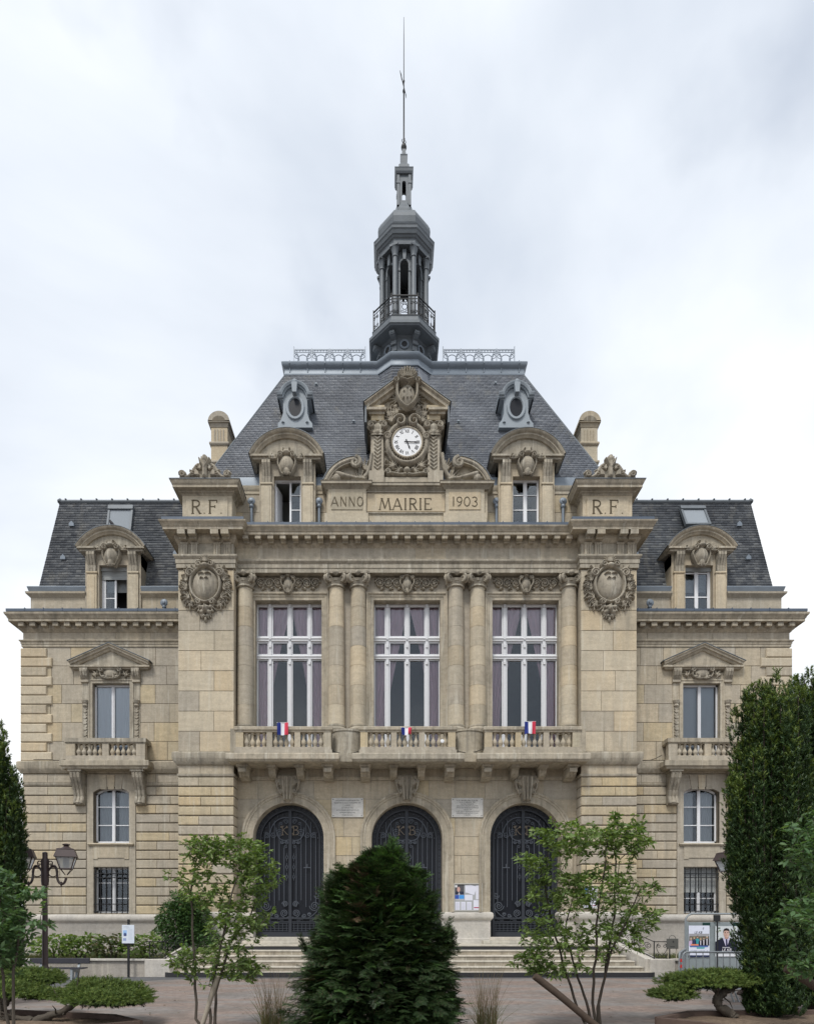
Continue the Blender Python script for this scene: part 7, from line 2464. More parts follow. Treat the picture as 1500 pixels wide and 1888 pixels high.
SV, SF = spray(3, 0.18, 0.036, 0.006)
P1, D1 = fir_cloud(6000, 0.0, 0.0, 2.40, [1.08, 1.02, 0.82, 0.53, 0.27, 0.02], 1)
P2, D2 = fir_cloud(900, -0.44, 0.05, 2.22, [0.5, 0.5, 0.42, 0.22, 0.07, 0.01], 2)
P3, D3 = fir_cloud(800, 0.12, -0.1, 2.48, [0.5, 0.5, 0.42, 0.28, 0.12, 0.02], 3)
P4, D4 = fir_cloud(550, 0.48, 0.0, 2.22, [0.5, 0.5, 0.42, 0.24, 0.09, 0.01], 4)
LP_, LD_ = [], []
for k in range(34):                 # spiky leaders that break the outline
    x0, z0 = [(-0.44, 2.0), (-0.1, 2.25), (0.12, 2.4), (0.05, 2.3), (0.48, 2.05), (0.3, 2.2), (-0.6, 1.7), (0.65, 1.7), (-0.25, 2.1), (-0.85, 1.2), (0.85, 1.3)][k % 11]
    x0, y0 = x0 + rs.normal(0, 0.07), rs.normal(0, 0.10)
    z0 -= 0.13
    lx, ln = rs.normal(0, 0.18) + 0.25 * x0, rs.uniform(0.12, 0.28)
    for j in range(7):
        u = j / 6
        for q in range(2):
            a = rs.rand() * 6.28
            LP_.append((x0 + lx * ln * u, y0, z0 + ln * u))
            LD_.append((lx + 0.7 * math.cos(a) * (1 - 0.5 * u), 0.7 * math.sin(a) * (1 - 0.5 * u), 0.8 + u))
Pa, Da = np.concatenate([P1, P2, P3, P4, np.array(LP_)]), np.concatenate([D1, D2, D3, D4, np.array(LD_)])
n = len(Pa)
tip = (rs.rand(n) < 0.06 + 0.38 * np.clip((Pa[:, 2] - 1.3) / 1.2, 0, 1)) & (np.hypot(Pa[:, 0], Pa[:, 1]) > 0.1)
dead = (np.abs(Pa[:, 0] + 0.20) < 0.10) & (Pa[:, 2] > 1.55) & (Pa[:, 2] < 2.3) | ((Pa[:, 2] > 2.45) & (np.abs(Pa[:, 0] - 0.02) < 0.14))
dead &= rs.rand(n) < 0.28
R = basis(Da, np.tile([0, 0, 1.0], (n, 1)), rs.uniform(0.7, 1.25, n), rs.normal(0, 0.3, n))
for nm, mask, mat in (('crown', ~tip & ~dead, 'needle'), ('young_shoots', tip & ~dead, 'needle_tip'), ('dry_twigs', dead, 'needle_dead')):
    V, Fa = scatter(SV, SF, R[mask], Pa[mask])
    o = link(nm, arrays_mesh(nm, V, Fa, M[mat]), fir)

# inner boughs that close the crown
Pi, Di = fir_cloud(7000, 0.0, 0.0, 2.30, [1.0, 0.98, 0.74, 0.44, 0.2, 0.03], 6)
Pi[:, :2] *= 0.84
n = len(Pi)
R = basis(Di, np.tile([0, 0, 1.0], (n, 1)), rs.uniform(1.0, 1.7, n), rs.normal(0, 0.8, n))
BV = [(0, 0, 0), (-0.014, 0.05, 0.01), (-0.015, 0.12, 0), (0, 0.19, -0.02), (0.015, 0.12, 0), (0.014, 0.05, 0.01), (0, 0.06, -0.01), (0, 0.12, -0.015)]
V, Fa = scatter(BV, LEAF_F, R, Pi)
link('inner_boughs', arrays_mesh('inner_boughs', V, Fa, M['needle']), fir)

# ---- fastigiate yews
def tuft(n, L_, nl, w, seed):
    rs = np.random.RandomState(seed)
    V, Fa = [], []
    for i in range(n):
        a = i * 2.4 + rs.rand()
        y = L_ * (0.1 + 0.85 * i / n)
        k = nl * rs.uniform(0.8, 1.2)
        dx, dz = math.cos(a), math.sin(a)
        o = len(V)
        V += [(-dz * w, y, dx * w), (dz * w, y, -dx * w), (dx * k * 0.75, y + k * 0.75, dz * k * 0.75)]
        Fa.append((o, o + 1, o + 2))
    return V, Fa


def yew(label, loc, fingers, seed, dens=1.0):
    """upright shoots: (x, y, z0, z1, radius)"""
    rs = np.random.RandomState(seed)
    t = thing('columnar_yew', label, 'tree', loc, group='columnar yews')
    TV, TF = tuft(8, 0.055, 0.030, 0.0065, seed)
    P, Dv, young = [], [], []
    g = MB()
    for x, y, z0, z1, r in fingers:
        g.tube([(x * 0.25, y * 0.25, 0.0), (x * 0.7, y * 0.7, z0 + 0.3), (x, y, (z0 + z1) / 2), (x, y, z1 - 0.1)], [0.03, 0.022, 0.012, 0.005], 5)
        m = int((z1 - z0) * r * 1700 * dens)
        lean = rs.normal(0, 0.02, 2)
        ph = rs.rand() * 6
        for _ in range(m):
            u = rs.rand()
            z = z0 + (z1 - z0) * u
            rr = r * (1 - 0.2 * u) * min(1.0, (z1 - z) / 0.40 + 0.08) * min(1.0, (z - z0) / 0.2 + 0.4)
            a = rs.rand() * 2 * PI
            rr *= 1 + 0.26 * math.sin(z * 21 + ph + 2 * a) + 0.16 * math.sin(z * 43 + 3 * a)
            rr *= rs.uniform(0.7, 1.06)
            P.append((x + lean[0] * z + rr * math.cos(a), y + lean[1] * z + rr * math.sin(a), z))
            Dv.append((0.55 * math.cos(a) + rs.normal(0, 0.15), 0.55 * math.sin(a) + rs.normal(0, 0.15), 0.9))
            young.append(rs.rand() < 0.04 + 0.75 * max(0.0, 1 - (z1 - z) / 0.55) + (0.12 if math.sin(z * 13 + ph + 2 * a) > 0.75 else 0))
    part('trunk', g, M['bark_dark'], t, 50)
    P, Dv, young = np.array(P), np.array(Dv), np.array(young)
    R = basis(Dv, np.tile([0.01, 0, 1.0], (len(P), 1)), rs.uniform(0.95, 1.8, len(P)), rs.uniform(0, 6, len(P)))
    for nm, mask, mat in (('crown', ~young, 'yew'), ('young_shoots', young, 'yew_tip')):
        V, Fa = scatter(TV, TF, R[mask], P[mask])
        link(nm, arrays_mesh(nm, V, Fa, M[mat]), t)
    return t


rs = np.random.RandomState(9)
def column_fingers(hw, hd, top, n, narrow=0.45, zlow=0.15):
    out = []
    for k in range(n):
        a = rs.rand() * 2 * PI
        f = rs.rand() ** 0.5
        x, y = hw * f * math.cos(a), hd * f * math.sin(a)
        z1 = top * (1 - 0.38 * (f ** 2.2)) * rs.uniform(0.90, 1.0)
        z0 = zlow + 1.0 * f ** 2 * rs.uniform(0.4, 1.0)
        out.append((x, y, z0, z1, rs.uniform(0.055, 0.085)))
    return out


def yew_fingers(px0, d, base_px, cols, n_fill, seed):
    """upright shoots whose tops and feet follow the outline: cols are (px, top row, foot row)"""
    r = np.random.RandomState(seed)
    o = W(base_px, 1697, d)
    out = []
    cp = np.array(cols, dtype=float)
    for k in range(n_fill):
        px = cp[0, 0] + (cp[-1, 0] - cp[0, 0]) * ((k * 0.618) % 1.0)
        tp, ft = np.interp(px, cp[:, 0], cp[:, 1]), np.interp(px, cp[:, 0], cp[:, 2])
        mid = (cp[0, 0] + cp[-1, 0]) / 2
        hw = (cp[-1, 0] - cp[0, 0]) / 2
        dep = 0.50 * math.sqrt(max(0.0, 1 - ((px - mid) / hw) ** 2))
        dy = r.uniform(-dep, dep)
        q = W(px, tp - 22 + r.uniform(0, 1) ** 1.3 * (60 + 420 * max(0.0, -dy)), d)
        f = W(px, ft - r.uniform(0, 40), d)
        out.append((q[0] - o[0], dy, max(0.1, f[2]), q[2], r.uniform(0.055, 0.085)))
    return out


def skirt_fingers(rad, n, seed):
    r = np.random.RandomState(seed)
    out = []
    for k in range(n):
        a = 2 * PI * k / n
        q = rad * r.uniform(0.7, 1.05)
        out.append((q * math.cos(a), q * math.sin(a), 0.08, r.uniform(1.3, 2.4), r.uniform(0.06, 0.09)))
    return out


YA = W(1418, 1697, 10.3)
yew('tall dark columnar yew with many upright shoots, nearest at the right', (YA[0], YA[1], 0),
    yew_fingers(0, 10.3, 1418, [(1354, 1470, 1610), (1366, 1410, 1660), (1380, 1350, 1720), (1392, 1300, 1790), (1404, 1272, 1850), (1414, 1258, 1878), (1430, 1258, 1880), (1444, 1285, 1876), (1460, 1340, 1850), (1474, 1400, 1780)], 108, 3) + skirt_fingers(0.30, 30, 8), 21)
YB = W(1500, 1697, 11.3)
yew('columnar yew behind the nearest one at the right edge', (YB[0], YB[1], 0),
    yew_fingers(0, 11.3, 1500, [(1462, 1330, 1700), (1472, 1262, 1780), (1488, 1250, 1840), (1500, 1252, 1850), (1525, 1250, 1850), (1555, 1310, 1750)], 66, 5) + skirt_fingers(0.32, 22, 9), 22, 0.9)
YC2 = W(0, 1697, 12.2)
yew('columnar yew at the left edge behind the leafy tree', (YC2[0], YC2[1], 0), column_fingers(0.34, 0.34, 5.62, 62, zlow=0.2), 23)

# ---- cushion junipers
def juniper(label, loc, pads, trunk, seed):
    """pads: (x,y,z,rx,ry,rz)"""
    rs = np.random.RandomState(seed)
    t = thing('juniper', label, 'juniper', loc, group='pruned junipers in the planters')
    g = MB()
    for pts, rad in trunk:
        V_ = [Vector(p) for p in pts]
        fp, fr = [], []
        for i in range(len(V_) - 1):
            for k in range(5):
                fp.append(V_[i].lerp(V_[i + 1], k / 5) + Vector(rs.normal(0, 0.007, 3)))
                fr.append((rad[i] + (rad[i + 1] - rad[i]) * k / 5) * rs.uniform(0.82, 1.18))
        g.tube(fp + [V_[-1]], fr + [rad[-1]], 9)
        for k in range(6):
            q_ = fp[int(len(fp) * (0.45 + 0.08 * k)) % len(fp)]
            e_ = Vector(rs.normal(0, 0.16, 3)) + Vector((0, 0, 0.06))
            g.tube([q_, q_ + e_ * 0.5 + Vector(rs.normal(0, 0.02, 3)), q_ + e_], [0.016, 0.010, 0.004], 5)
    part('trunk', g, M['bark'], t, 60)
    TV, TF = tuft(15, 0.075, 0.038, 0.005, seed)
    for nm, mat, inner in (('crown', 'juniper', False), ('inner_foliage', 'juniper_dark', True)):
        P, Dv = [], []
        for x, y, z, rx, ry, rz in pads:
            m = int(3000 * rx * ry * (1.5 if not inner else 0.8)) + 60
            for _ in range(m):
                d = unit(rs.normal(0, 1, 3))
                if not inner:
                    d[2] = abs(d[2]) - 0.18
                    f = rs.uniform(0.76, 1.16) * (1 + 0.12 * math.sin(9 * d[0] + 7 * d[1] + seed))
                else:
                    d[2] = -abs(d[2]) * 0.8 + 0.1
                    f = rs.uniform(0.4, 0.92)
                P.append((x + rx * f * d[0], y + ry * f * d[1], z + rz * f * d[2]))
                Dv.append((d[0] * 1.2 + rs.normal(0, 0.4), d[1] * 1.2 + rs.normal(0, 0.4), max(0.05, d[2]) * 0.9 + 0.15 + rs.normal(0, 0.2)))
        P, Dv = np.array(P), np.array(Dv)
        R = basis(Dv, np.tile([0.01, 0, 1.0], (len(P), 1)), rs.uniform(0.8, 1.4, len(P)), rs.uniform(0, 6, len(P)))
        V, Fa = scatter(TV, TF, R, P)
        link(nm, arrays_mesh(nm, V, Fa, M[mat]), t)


JA = np.array(tuple(gp(60, 9.7)) + (0.10,))
r_ = lambda px, py, d: tuple(W(px, py, d) - JA)
juniper('cushion shaped juniper with leaning trunk in the left planter', tuple(JA),
        [r_(195, 1838, 9.9) + (0.60, 0.42, 0.25), r_(165, 1832, 10.0) + (0.36, 0.32, 0.20), r_(240, 1846, 9.7) + (0.24, 0.24, 0.13), r_(200, 1845, 9.5) + (0.5, 0.3, 0.12)],
        [([(0, 0, -0.05), (0.15, 0, 0.02), r_(110, 1868, 9.7), r_(140, 1850, 9.75), r_(175, 1838, 9.8)], [0.07, 0.06, 0.055, 0.045, 0.02]), ([(0, 0, -0.02), (-0.3, 0.02, 0.03), (-0.6, 0.0, -0.05)], [0.05, 0.04, 0.02])], 31)
JB = np.array(tuple(gp(-20, 10.1)) + (0.10,))
r_ = lambda px, py, d: tuple(W(px, py, d) - JB)
juniper('bright green juniper pad at the left edge below the lamp post', tuple(JB),
        [r_(55, 1808, 10.6) + (0.50, 0.42, 0.17), r_(20, 1830, 10.0) + (0.38, 0.36, 0.13), r_(75, 1835, 10.1) + (0.26, 0.26, 0.09), r_(-20, 1815, 10.4) + (0.4, 0.4, 0.2)],
        [([(0, 0, -0.05), r_(5, 1858, 10.1), r_(20, 1840, 10.1), r_(40, 1822, 10.3)], [0.07, 0.055, 0.045, 0.02])], 32)
JC = np.array(tuple(gp(1352, 10.2)) + (0.10,))
r_ = lambda px, py, d: tuple(W(px, py, d) - JC)
juniper('umbrella shaped juniper on a bent trunk in the right planter', tuple(JC),
        [r_(1300, 1812, 10.4) + (0.62, 0.40, 0.17), r_(1240, 1836, 10.2) + (0.30, 0.28, 0.13), r_(1370, 1808, 10.5) + (0.42, 0.36, 0.11), r_(1330, 1806, 10.7) + (0.5, 0.35, 0.13)],
        [([(0, 0, -0.05), r_(1345, 1868, 10.2), r_(1326, 1858, 10.2), r_(1320, 1845, 10.25), r_(1332, 1832, 10.3), r_(1335, 1815, 10.4)], [0.085, 0.075, 0.07, 0.065, 0.06, 0.03]),
         ([r_(1330, 1835, 10.3), r_(1312, 1818, 10.4), r_(1280, 1818, 10.4), r_(1240, 1830, 10.25)], [0.05, 0.045, 0.03, 0.012]), ([r_(1333, 1832, 10.3), r_(1355, 1820, 10.45), r_(1390, 1815, 10.5)], [0.05, 0.035, 0.015])], 33)

# ---- shrubs in the beds
def bush(name, label, loc, blobs, n, leaf, mat, seed, tv=LEAF_V, group=None, stems=6):
    rs = np.random.RandomState(seed)
    t = thing(name, label, 'shrub', loc, group=group)
    g = MB()
    for k in range(stems):
        bl = blobs[k % len(blobs)]
        a = rs.rand() * 6.28
        g.tube([(bl[0] * 0.3 + 0.05 * math.cos(a), bl[1] * 0.3, 0), (bl[0] * 0.7, bl[1] * 0.7, bl[2] * 0.5), (bl[0] + 0.3 * bl[3] * math.cos(a), bl[1], bl[2])], [0.02, 0.014, 0.005], 5)
    part('stem', g, M['bark'], t, 50)
    P, Dv = [], []
    w = np.array([b[3] * b[5] for b in blobs])
    w /= w.sum()
    for _ in range(n):
        x, y, z, rx, ry, rz = blobs[rs.choice(len(blobs), p=w)]
        d = unit(rs.normal(0, 1, 3))
        f = rs.uniform(0.5, 1.12) ** 0.5 * (1 + 0.16 * math.sin(8 * d[0] + 5 * d[2] + seed))
        P.append((x + rx * f * d[0], y + ry * f * d[1], max(0.02, z + rz * f * d[2])))
        Dv.append((d[0] + rs.normal(0, 0.5), d[1] + rs.normal(0, 0.5) - 0.15, 0.35 * d[2] - 0.1 + rs.normal(0, 0.35)))
    P, Dv = np.array(P), np.array(Dv)
    R = basis(Dv, np.tile([0, 0, 1.0], (n, 1)) + rs.normal(0, 0.4, (n, 3)), leaf * rs.uniform(0.6, 1.25, n), rs.normal(0, 0.4, n))
    V, Fa = scatter(tv, LEAF_F, R, P)
    link('foliage', arrays_mesh('foliage', V, Fa, mat), t)


bush('laurel_bush', 'big rounded evergreen bush beside the left pier and the steps', (-6.95, -1.0, 0.42), [(0.0, 0, 1.15, 0.62, 0.55, 0.70), (-0.22, 0, 0.80, 0.55, 0.5, 0.55), (0.35, -0.1, 0.65, 0.55, 0.5, 0.5), (0.15, 0, 1.62, 0.36, 0.36, 0.32), (-0.1, 0, 0.35, 0.6, 0.5, 0.35), (0.78, -0.1, 0.55, 0.42, 0.4, 0.40), (0.42, 0.0, 1.30, 0.45, 0.45, 0.55), (0.05, 0, 1.80, 0.40, 0.4, 0.30), (-0.30, 0, 1.2, 0.42, 0.4, 0.45)], 10000, 0.11, M['leaf_dark'], 41)
HG = 'low flowering shrubs in the left bed'
for k, (px, py, lab, d, m) in enumerate(((150, 1738, 'dark leafy low shrub behind the lamp post in the left bed', 18.6, 0), (205, 1735, 'bronze tinted low shrub in the left bed', 18.5, 1), (262, 1742, 'small leafy shrub behind the notice sign in the left bed', 18.4, 0), (100, 1742, 'low shrub behind the bench at the far left of the bed', 18.6, 0))):
    p = W(px, py, d)
    bush('low_shrub', lab, (p[0], p[1], 0.42), [(0, 0, 0.42, 0.50, 0.4, 0.30), (0.25, 0, 0.55, 0.35, 0.3, 0.22), (-0.3, 0, 0.45, 0.35, 0.3, 0.25)], 430, 0.13, M['leaf_hyd'] if m else M['leaf'], 50 + k, ROUND_V, HG, 7)

def blades(name, label, loc, n, rx, ry, h, lean, mat, seed, w=0.004, cat=None, kind=None, group=None, curve=0.25):
    rs = np.random.RandomState(seed)
    V, Fa = [], []
    for _ in range(n):
        a, f = rs.rand() * 6.28, rs.rand() ** 0.5
        x, y = rx * f * math.cos(a), ry * f * math.sin(a)
        hh = h * rs.uniform(0.55, 1.0)
        dx, dy = rs.normal(0, lean) + x / max(rx, 0.01) * lean * (0.9 if cat else 0.2), rs.normal(0, lean)
        wx, wy = math.cos(a) * w, math.sin(a) * w
        o = len(V)
        for u in (0, 0.4, 0.75, 1.0):
            c = u + curve * u * u
            ww = 1 - 0.85 * u
            px, py, pz = x + dx * hh * c * u, y + dy * hh * c * u, hh * u * (1 - 0.10 * abs(dx) * u)
            V += [(px - wx * ww, py - wy * ww, pz), (px + wx * ww, py + wy * ww, pz)]
        Fa += [(o, o + 1, o + 3, o + 2), (o + 2, o + 3, o + 5, o + 4), (o + 4, o + 5, o + 7, o + 6)]
    me = arrays_mesh(name, np.array(V), np.array(Fa), mat)
    return link(name, me, None, loc, label=label, cat=cat, kind=kind, group=group)


RG = 'reed grass clumps beside the conifer'
p = gp(500, 8.9)
for k, (px, lab) in enumerate(((502, 'tall dry reed grass clump left of the conifer'), (896, 'tall dry reed grass clump right of the conifer'))):
    p = gp(px, 8.9)
    t = thing('reed_grass', lab, 'grass clump', (p[0], p[1], 0), group=RG)
    o = blades('stalks', None, (0, 0, 0), 130, 0.14, 0.14, 1.08, 0.16, M['dry_grass'], 61 + k, 0.0035)
    o.parent = t
    o = blades('green_blades', None, (0, 0, 0), 170, 0.16, 0.16, 0.55, 0.35, M['grass'], 63 + k, 0.004)
    o.parent = t
blades('bed_grass', None, (-10.8, -1.2, 0.42), 5200, 3.7, 1.1, 0.24, 0.3, M['grass'], 65, 0.006, kind='stuff')
blades('bed_grass', None, (10.6, -1.2, 0.42), 4200, 3.4, 1.1, 0.20, 0.3, M['grass'], 66, 0.006, kind='stuff')

# ---- stakes and props
def prop(label, a, b, r, mat, **kw):
    g = MB()
    a, b = Vector(a), Vector(b)
    g.tube([a, a.lerp(b, 0.33) + Vector((0, 0, 0.008)), a.lerp(b, 0.66) - Vector((0, 0.004, 0.004)), b], [r, r * 0.97, r * 0.94, r * 0.9], 10)
    part('wooden_stake', g, mat, None, 40, label=label, cat='stake')
prop('thick brown stake leaning across the foot of the right young tree', W(985, 1800, 8.7), (W(1120, 1900, 8.8)[0] + 0.05, W(1120, 1900, 8.8)[1], -0.02), 0.052, M['stake'])
a = W(402, 1800, 8.95)
prop('pale thin stake tied to the stems of the left young tree', a, (a[0] - 0.28, a[1] + 0.05, -0.02), 0.035, M['stake_pale'])
a = W(1449, 1785, 8.4)
prop('cut brown stake leaning at the right edge by the leafy tree', a, (a[0] + 0.75, a[1] - 0.1, 0.45), 0.06, M['stake'])
# ------------------------------------------------------------------ street furniture and small things
def lamp_meshes():
    post = MB()
    post.lathe([(0.20, 0.0), (0.21, 0.03), (0.19, 0.06), (0.13, 0.10), (0.11, 0.16), (0.14, 0.19), (0.13, 0.22), (0.075, 0.28), (0.07, 0.55), (0.085, 0.58), (0.085, 0.62), (0.062, 0.66), (0.058, 0.70), (0.052, 1.6), (0.045, 2.30), (0.07, 2.32), (0.07, 2.36), (0.075, 2.40), (0.075, 2.82), (0.05, 2.86), (0.05, 2.97), (0.02, 2.99)], n=14)
    arm = MB()
    arm.tube([(x, 0, z) for x, z in bez((0.05, 2.58), (0.20, 2.80), (0.24, 2.72), (0.25, 2.45), 10) + bez((0.25, 2.45), (0.28, 2.30), (0.40, 2.28), (0.43, 2.46), 8)], [0.022] * 11 + [0.024] * 9, 6)
    arm.tube([(x, 0, z) for x, z in [(0.16 + 0.10 * math.cos(a), 2.58 + 0.10 * math.sin(a)) for a in [k * PI / 7 for k in range(15)]]], 0.012, 5)
    arm.tube([(x, 0, z) for x, z in spiral(0.105, 2.76, 0.055, 0.02, -PI / 2, 1.2, 14)], 0.012, 5)
    arm.lathe([(0, -0.05), (0.02, -0.04), (0.014, 0), (0.03, 0.03), (0, 0.06)], 0.33, 0, 8, zoff=2.33)
    frame = MB()
    b, t, h0, h1 = 0.105, 0.175, 0.12, 0.36
    for sx in (-1, 1):
        for sy in (-1, 1):
            frame.bar((sx * b, sy * b, h0), (sx * t, sy * t, h1), 0.013)
            frame.bar((sx * 0.02, sy * 0.02, 0.0), (sx * b, sy * b, h0), 0.010)
    for z, r in ((h0, b), (h1, t)):
        for k in range(4):
            p = [(r, r), (-r, r), (-r, -r), (r, -r)]
            frame.bar(p[k] + (z,), p[(k + 1) % 4] + (z,), 0.014)
    roof = MB()
    roof.lathe([(r * 1.4142, z) for r, z in ((0.21, 0.355), (0.205, 0.37), (0.16, 0.50), (0.165, 0.51), (0.13, 0.53))], n=4, rot=PI / 4)
    roof.lathe([(0.12, 0.53), (0.06, 0.57), (0.045, 0.59), (0.075, 0.61), (0.075, 0.62), (0.03, 0.635), (0, 0.64)], n=12)
    gl = MB()
    r0, r1, z0, z1 = b - 0.004, t - 0.004, h0 + 0.01, h1 - 0.01
    q0 = [(r0, r0, z0), (-r0, r0, z0), (-r0, -r0, z0), (r0, -r0, z0)]
    q1 = [(r1, r1, z1), (-r1, r1, z1), (-r1, -r1, z1), (r1, -r1, z1)]
    gl.add(q0 + q1, [(0, 1, 5, 4), (1, 2, 6, 5), (2, 3, 7, 6), (3, 0, 4, 7)])
    bulb = MB()
    bulb.lathe([(0, 0.14), (0.05, 0.15), (0.06, 0.20), (0.06, 0.30), (0.03, 0.35), (0, 0.36)], n=10)
    return post, arm, frame, roof, gl, bulb


t = NT('lamp_glass')
t.base((0.75, 0.77, 0.78), 0.25, 0, 0.5)
t.b.inputs['Transmission Weight'].default_value = 0.55
t.b.inputs['IOR'].default_value = 1.15
M['lamp_glass'] = t.m
post, arm, frame, roof, gl, bulb = lamp_meshes()
me = {k: mesh_of(k, m_, mt, 40) for k, m_, mt in (('post', post, M['brown_paint']), ('arm', arm, M['brown_paint']), ('lantern', frame, M['brown_paint']), ('lantern_roof', roof, M['brown_paint']), ('lantern_glass', gl, M['lamp_glass']), ('bulb', bulb, M['white_paint']))}
for px, d, lab, rz in ((83, 13.0, 'brown double lantern street lamp at the left beside the bench', 0.0), (1377, 13.7, 'brown double lantern street lamp half hidden by the right yew', 0.06)):
    x, y = gp(px, d)
    L_ = thing('street_lamp', lab, 'street lamp', (x, y, 0), rz, 'double lantern street lamps')
    link('post', me['post'], L_)
    for s in (0, PI):
        a = link('arm', me['arm'], L_, rotz=s)
        ln = link('lantern', me['lantern'], L_, (0.43 * math.cos(s), 0.43 * math.sin(s), 2.52), 0.35)
        for k in ('lantern_roof', 'lantern_glass', 'bulb'): link(k, me[k], ln)

# bench
bx, by = xx(110, -3.15), -3.15
B = thing('park_bench', 'dark slatted park bench against the left garden wall', 'bench', (bx, by, 0))
g = MB()
g.cham(-0.82, 0.82, -0.02, 0.03, 0.41, 0.56, 0.01)
part('backrest', g, M['bench_wood'], B)
for k in range(3):
    g = MB()
    g.box(-0.80, 0.80, -0.42 + 0.125 * k, -0.31 + 0.125 * k, 0.285, 0.315)
    part('seat_slat', g, M['bench_wood'], B)
for s in (-1, 1):
    g = MB()
    g.prism([(-0.40, 0.285), (-0.02, 0.285), (0.03, 0.42), (0.06, 0.42), (0.02, 0.24), (-0.06, 0.0), (-0.16, 0.0), (-0.12, 0.2), (-0.30, 0.2), (-0.34, 0.0), (-0.42, 0.0)], s * 0.52 - 0.03, s * 0.52 + 0.03, 'x')
    part('leg', g, M['galv'], B)

# notice sign on a post
x, y = xx(237, -2.95), -2.95
S = thing('notice_sign', 'white notice on a thin dark post before the left garden wall', 'sign', (x, y, 0))
g = MB()
g.box(-0.03, 0.03, -0.015, 0.015, 0.0, 1.62)
g.box(-0.14, 0.14, -0.02, 0.0, 0.92, 0.96)
part('post', g, M['iron_black'], S)
g = MB()
g.cham(-0.17, 0.17, -0.04, -0.016, 0.955, 1.465, 0.004)
pl = part('panel', g, flat('notice_paper', (0.68, 0.74, 0.82)), S)
def rect(parent, x0, x1, z0, z1, y, c, name='print'):
    g = MB()
    g.add([(x0, y, z0), (x1, y, z0), (x1, y, z1), (x0, y, z1)], [(0, 1, 2, 3)])
    return part(name, g, flat('ink_%02x%02x%02x' % tuple(int(v * 255) for v in c), c), parent)
def poly(parent, pts, y, c, name='print'):
    g = MB()
    g.add([(px_, y, pz_) for px_, pz_ in pts], [tuple(range(len(pts)))])
    return part(name, g, flat('ink_%02x%02x%02x' % tuple(int(v * 255) for v in c), c), parent)
def ell(cx, cz, rx, rz, n=18): return [(cx + rx * math.cos(2 * PI * i / n), cz + rz * math.sin(2 * PI * i / n)) for i in range(n)]
rect(pl, -0.135, -0.03, 1.20, 1.32, -0.0415, (0.35, 0.55, 0.85))
poly(pl, [(-0.12, 1.16), (-0.04, 1.16), (-0.04, 1.22), (-0.08, 1.26), (-0.12, 1.22)], -0.042, (0.07, 0.10, 0.22))
rect(pl, -0.135, -0.05, 1.03, 1.10, -0.0415, (0.30, 0.38, 0.60))
for k in range(9): rect(pl, 0.01, 0.12, 1.34 - 0.035 * k, 1.345 - 0.035 * k, -0.0415, (0.42, 0.50, 0.58))
rect(pl, -0.12, 0.02, 1.405, 1.42, -0.0415, (0.45, 0.50, 0.58))
rect(pl, -0.05, 0.06, 1.375, 1.385, -0.0415, (0.45, 0.50, 0.58))

# small grey board on two legs
x, y = xx(1238.5, -2.62), -2.62
S = thing('garden_board', 'small grey board with a hoop on two legs on the right garden wall', 'sign', (x, y, 0.51))
for s in (-1, 1):
    g = MB()
    g.box(s * 0.12 - 0.01, s * 0.12 + 0.01, -0.01, 0.01, 0.0, 0.34)
    part('leg', g, flat('pale_wood', (0.42, 0.38, 0.30)), S)
g = MB()
g.cham(-0.165, 0.165, -0.03, -0.01, 0.28, 0.57, 0.005)
g.tube([(0.09 * math.cos(a), -0.015, 0.57 + 0.09 * math.sin(a)) for a in [k * PI / 10 for k in range(11)]], 0.009, 5)
p = part('panel', g, flat('grey_board', (0.12, 0.12, 0.11)), S)
poly(p, ell(0.02, 0.48, 0.025, 0.035), -0.0315, (0.05, 0.05, 0.05))
rect(p, -0.07, 0.06, 0.33, 0.35, -0.0315, (0.05, 0.05, 0.05))

# electoral panel with two posters
YE = -3.7
x0, x1 = xx(1263, YE), xx(1380, YE)
w = x1 - x0
E = thing('election_board', 'galvanised election panel with two posters before the right wing', 'panel', (x0, YE, 0))
zt = zz(1684, YE)
zb = zz(1790, YE)
g = MB()
pts = [(0.0, 0, 0.0), (0.0, 0, zt - 0.22)] + [(0.2 - 0.2 * math.cos(a), 0, zt - 0.22 + 0.2 * math.sin(a)) for a in [PI / 12 * k for k in range(1, 7)]] + [(w - 0.2, 0, zt - 0.02)] + [(w - 0.2 + 0.2 * math.sin(a), 0, zt - 0.22 + 0.2 * math.cos(a)) for a in [PI / 12 * k for k in range(1, 7)]] + [(w, 0, 0)]
g.tube(pts, 0.026, 8)
g.tube([(0, 0, zb), (w, 0, zb)], 0.02, 6)
part('frame', g, M['galv'], E, 40)
for k in range(2):
    a, b = w * (0.02 + 0.48 * k), w * (0.485 + 0.485 * k)
    g = MB()
    g.cham(a, b, 0.0, 0.02, zb, zt - 0.24, 0.005)
    for u in (a, b): g.box(u - 0.03, u + 0.03, -0.02, 0.01, zb - 0.02, zt - 0.22)
    part('sheet', g, M['galv_sheet'], E)
    gm = MB()
    gm.box(a + 0.42, a + 0.62, -0.012, -0.004, zt - 0.36, zt - 0.255)
    part('number_plate', gm, flat('dark_green', (0.012, 0.045, 0.04)), E)
g = MB()
g.box(w * 0.44, w * 0.54, -0.04, 0.0, zt - 0.22, zt - 0.05)
g.box(w * 0.483, w * 0.505, -0.035, 0.0, zb, zt - 0.24)
part('clamp', g, M['iron_black'], E)
g = MB()
g.prism([(w + 0.05, zb), (w + 0.75, zb - 0.05), (w + 0.62, zt - 0.75), (w + 0.30, zt - 0.35), (w + 0.05, zt - 0.24)], 0.25, 0.27)
part('side_sheet', g, M['galv_sheet'], E)

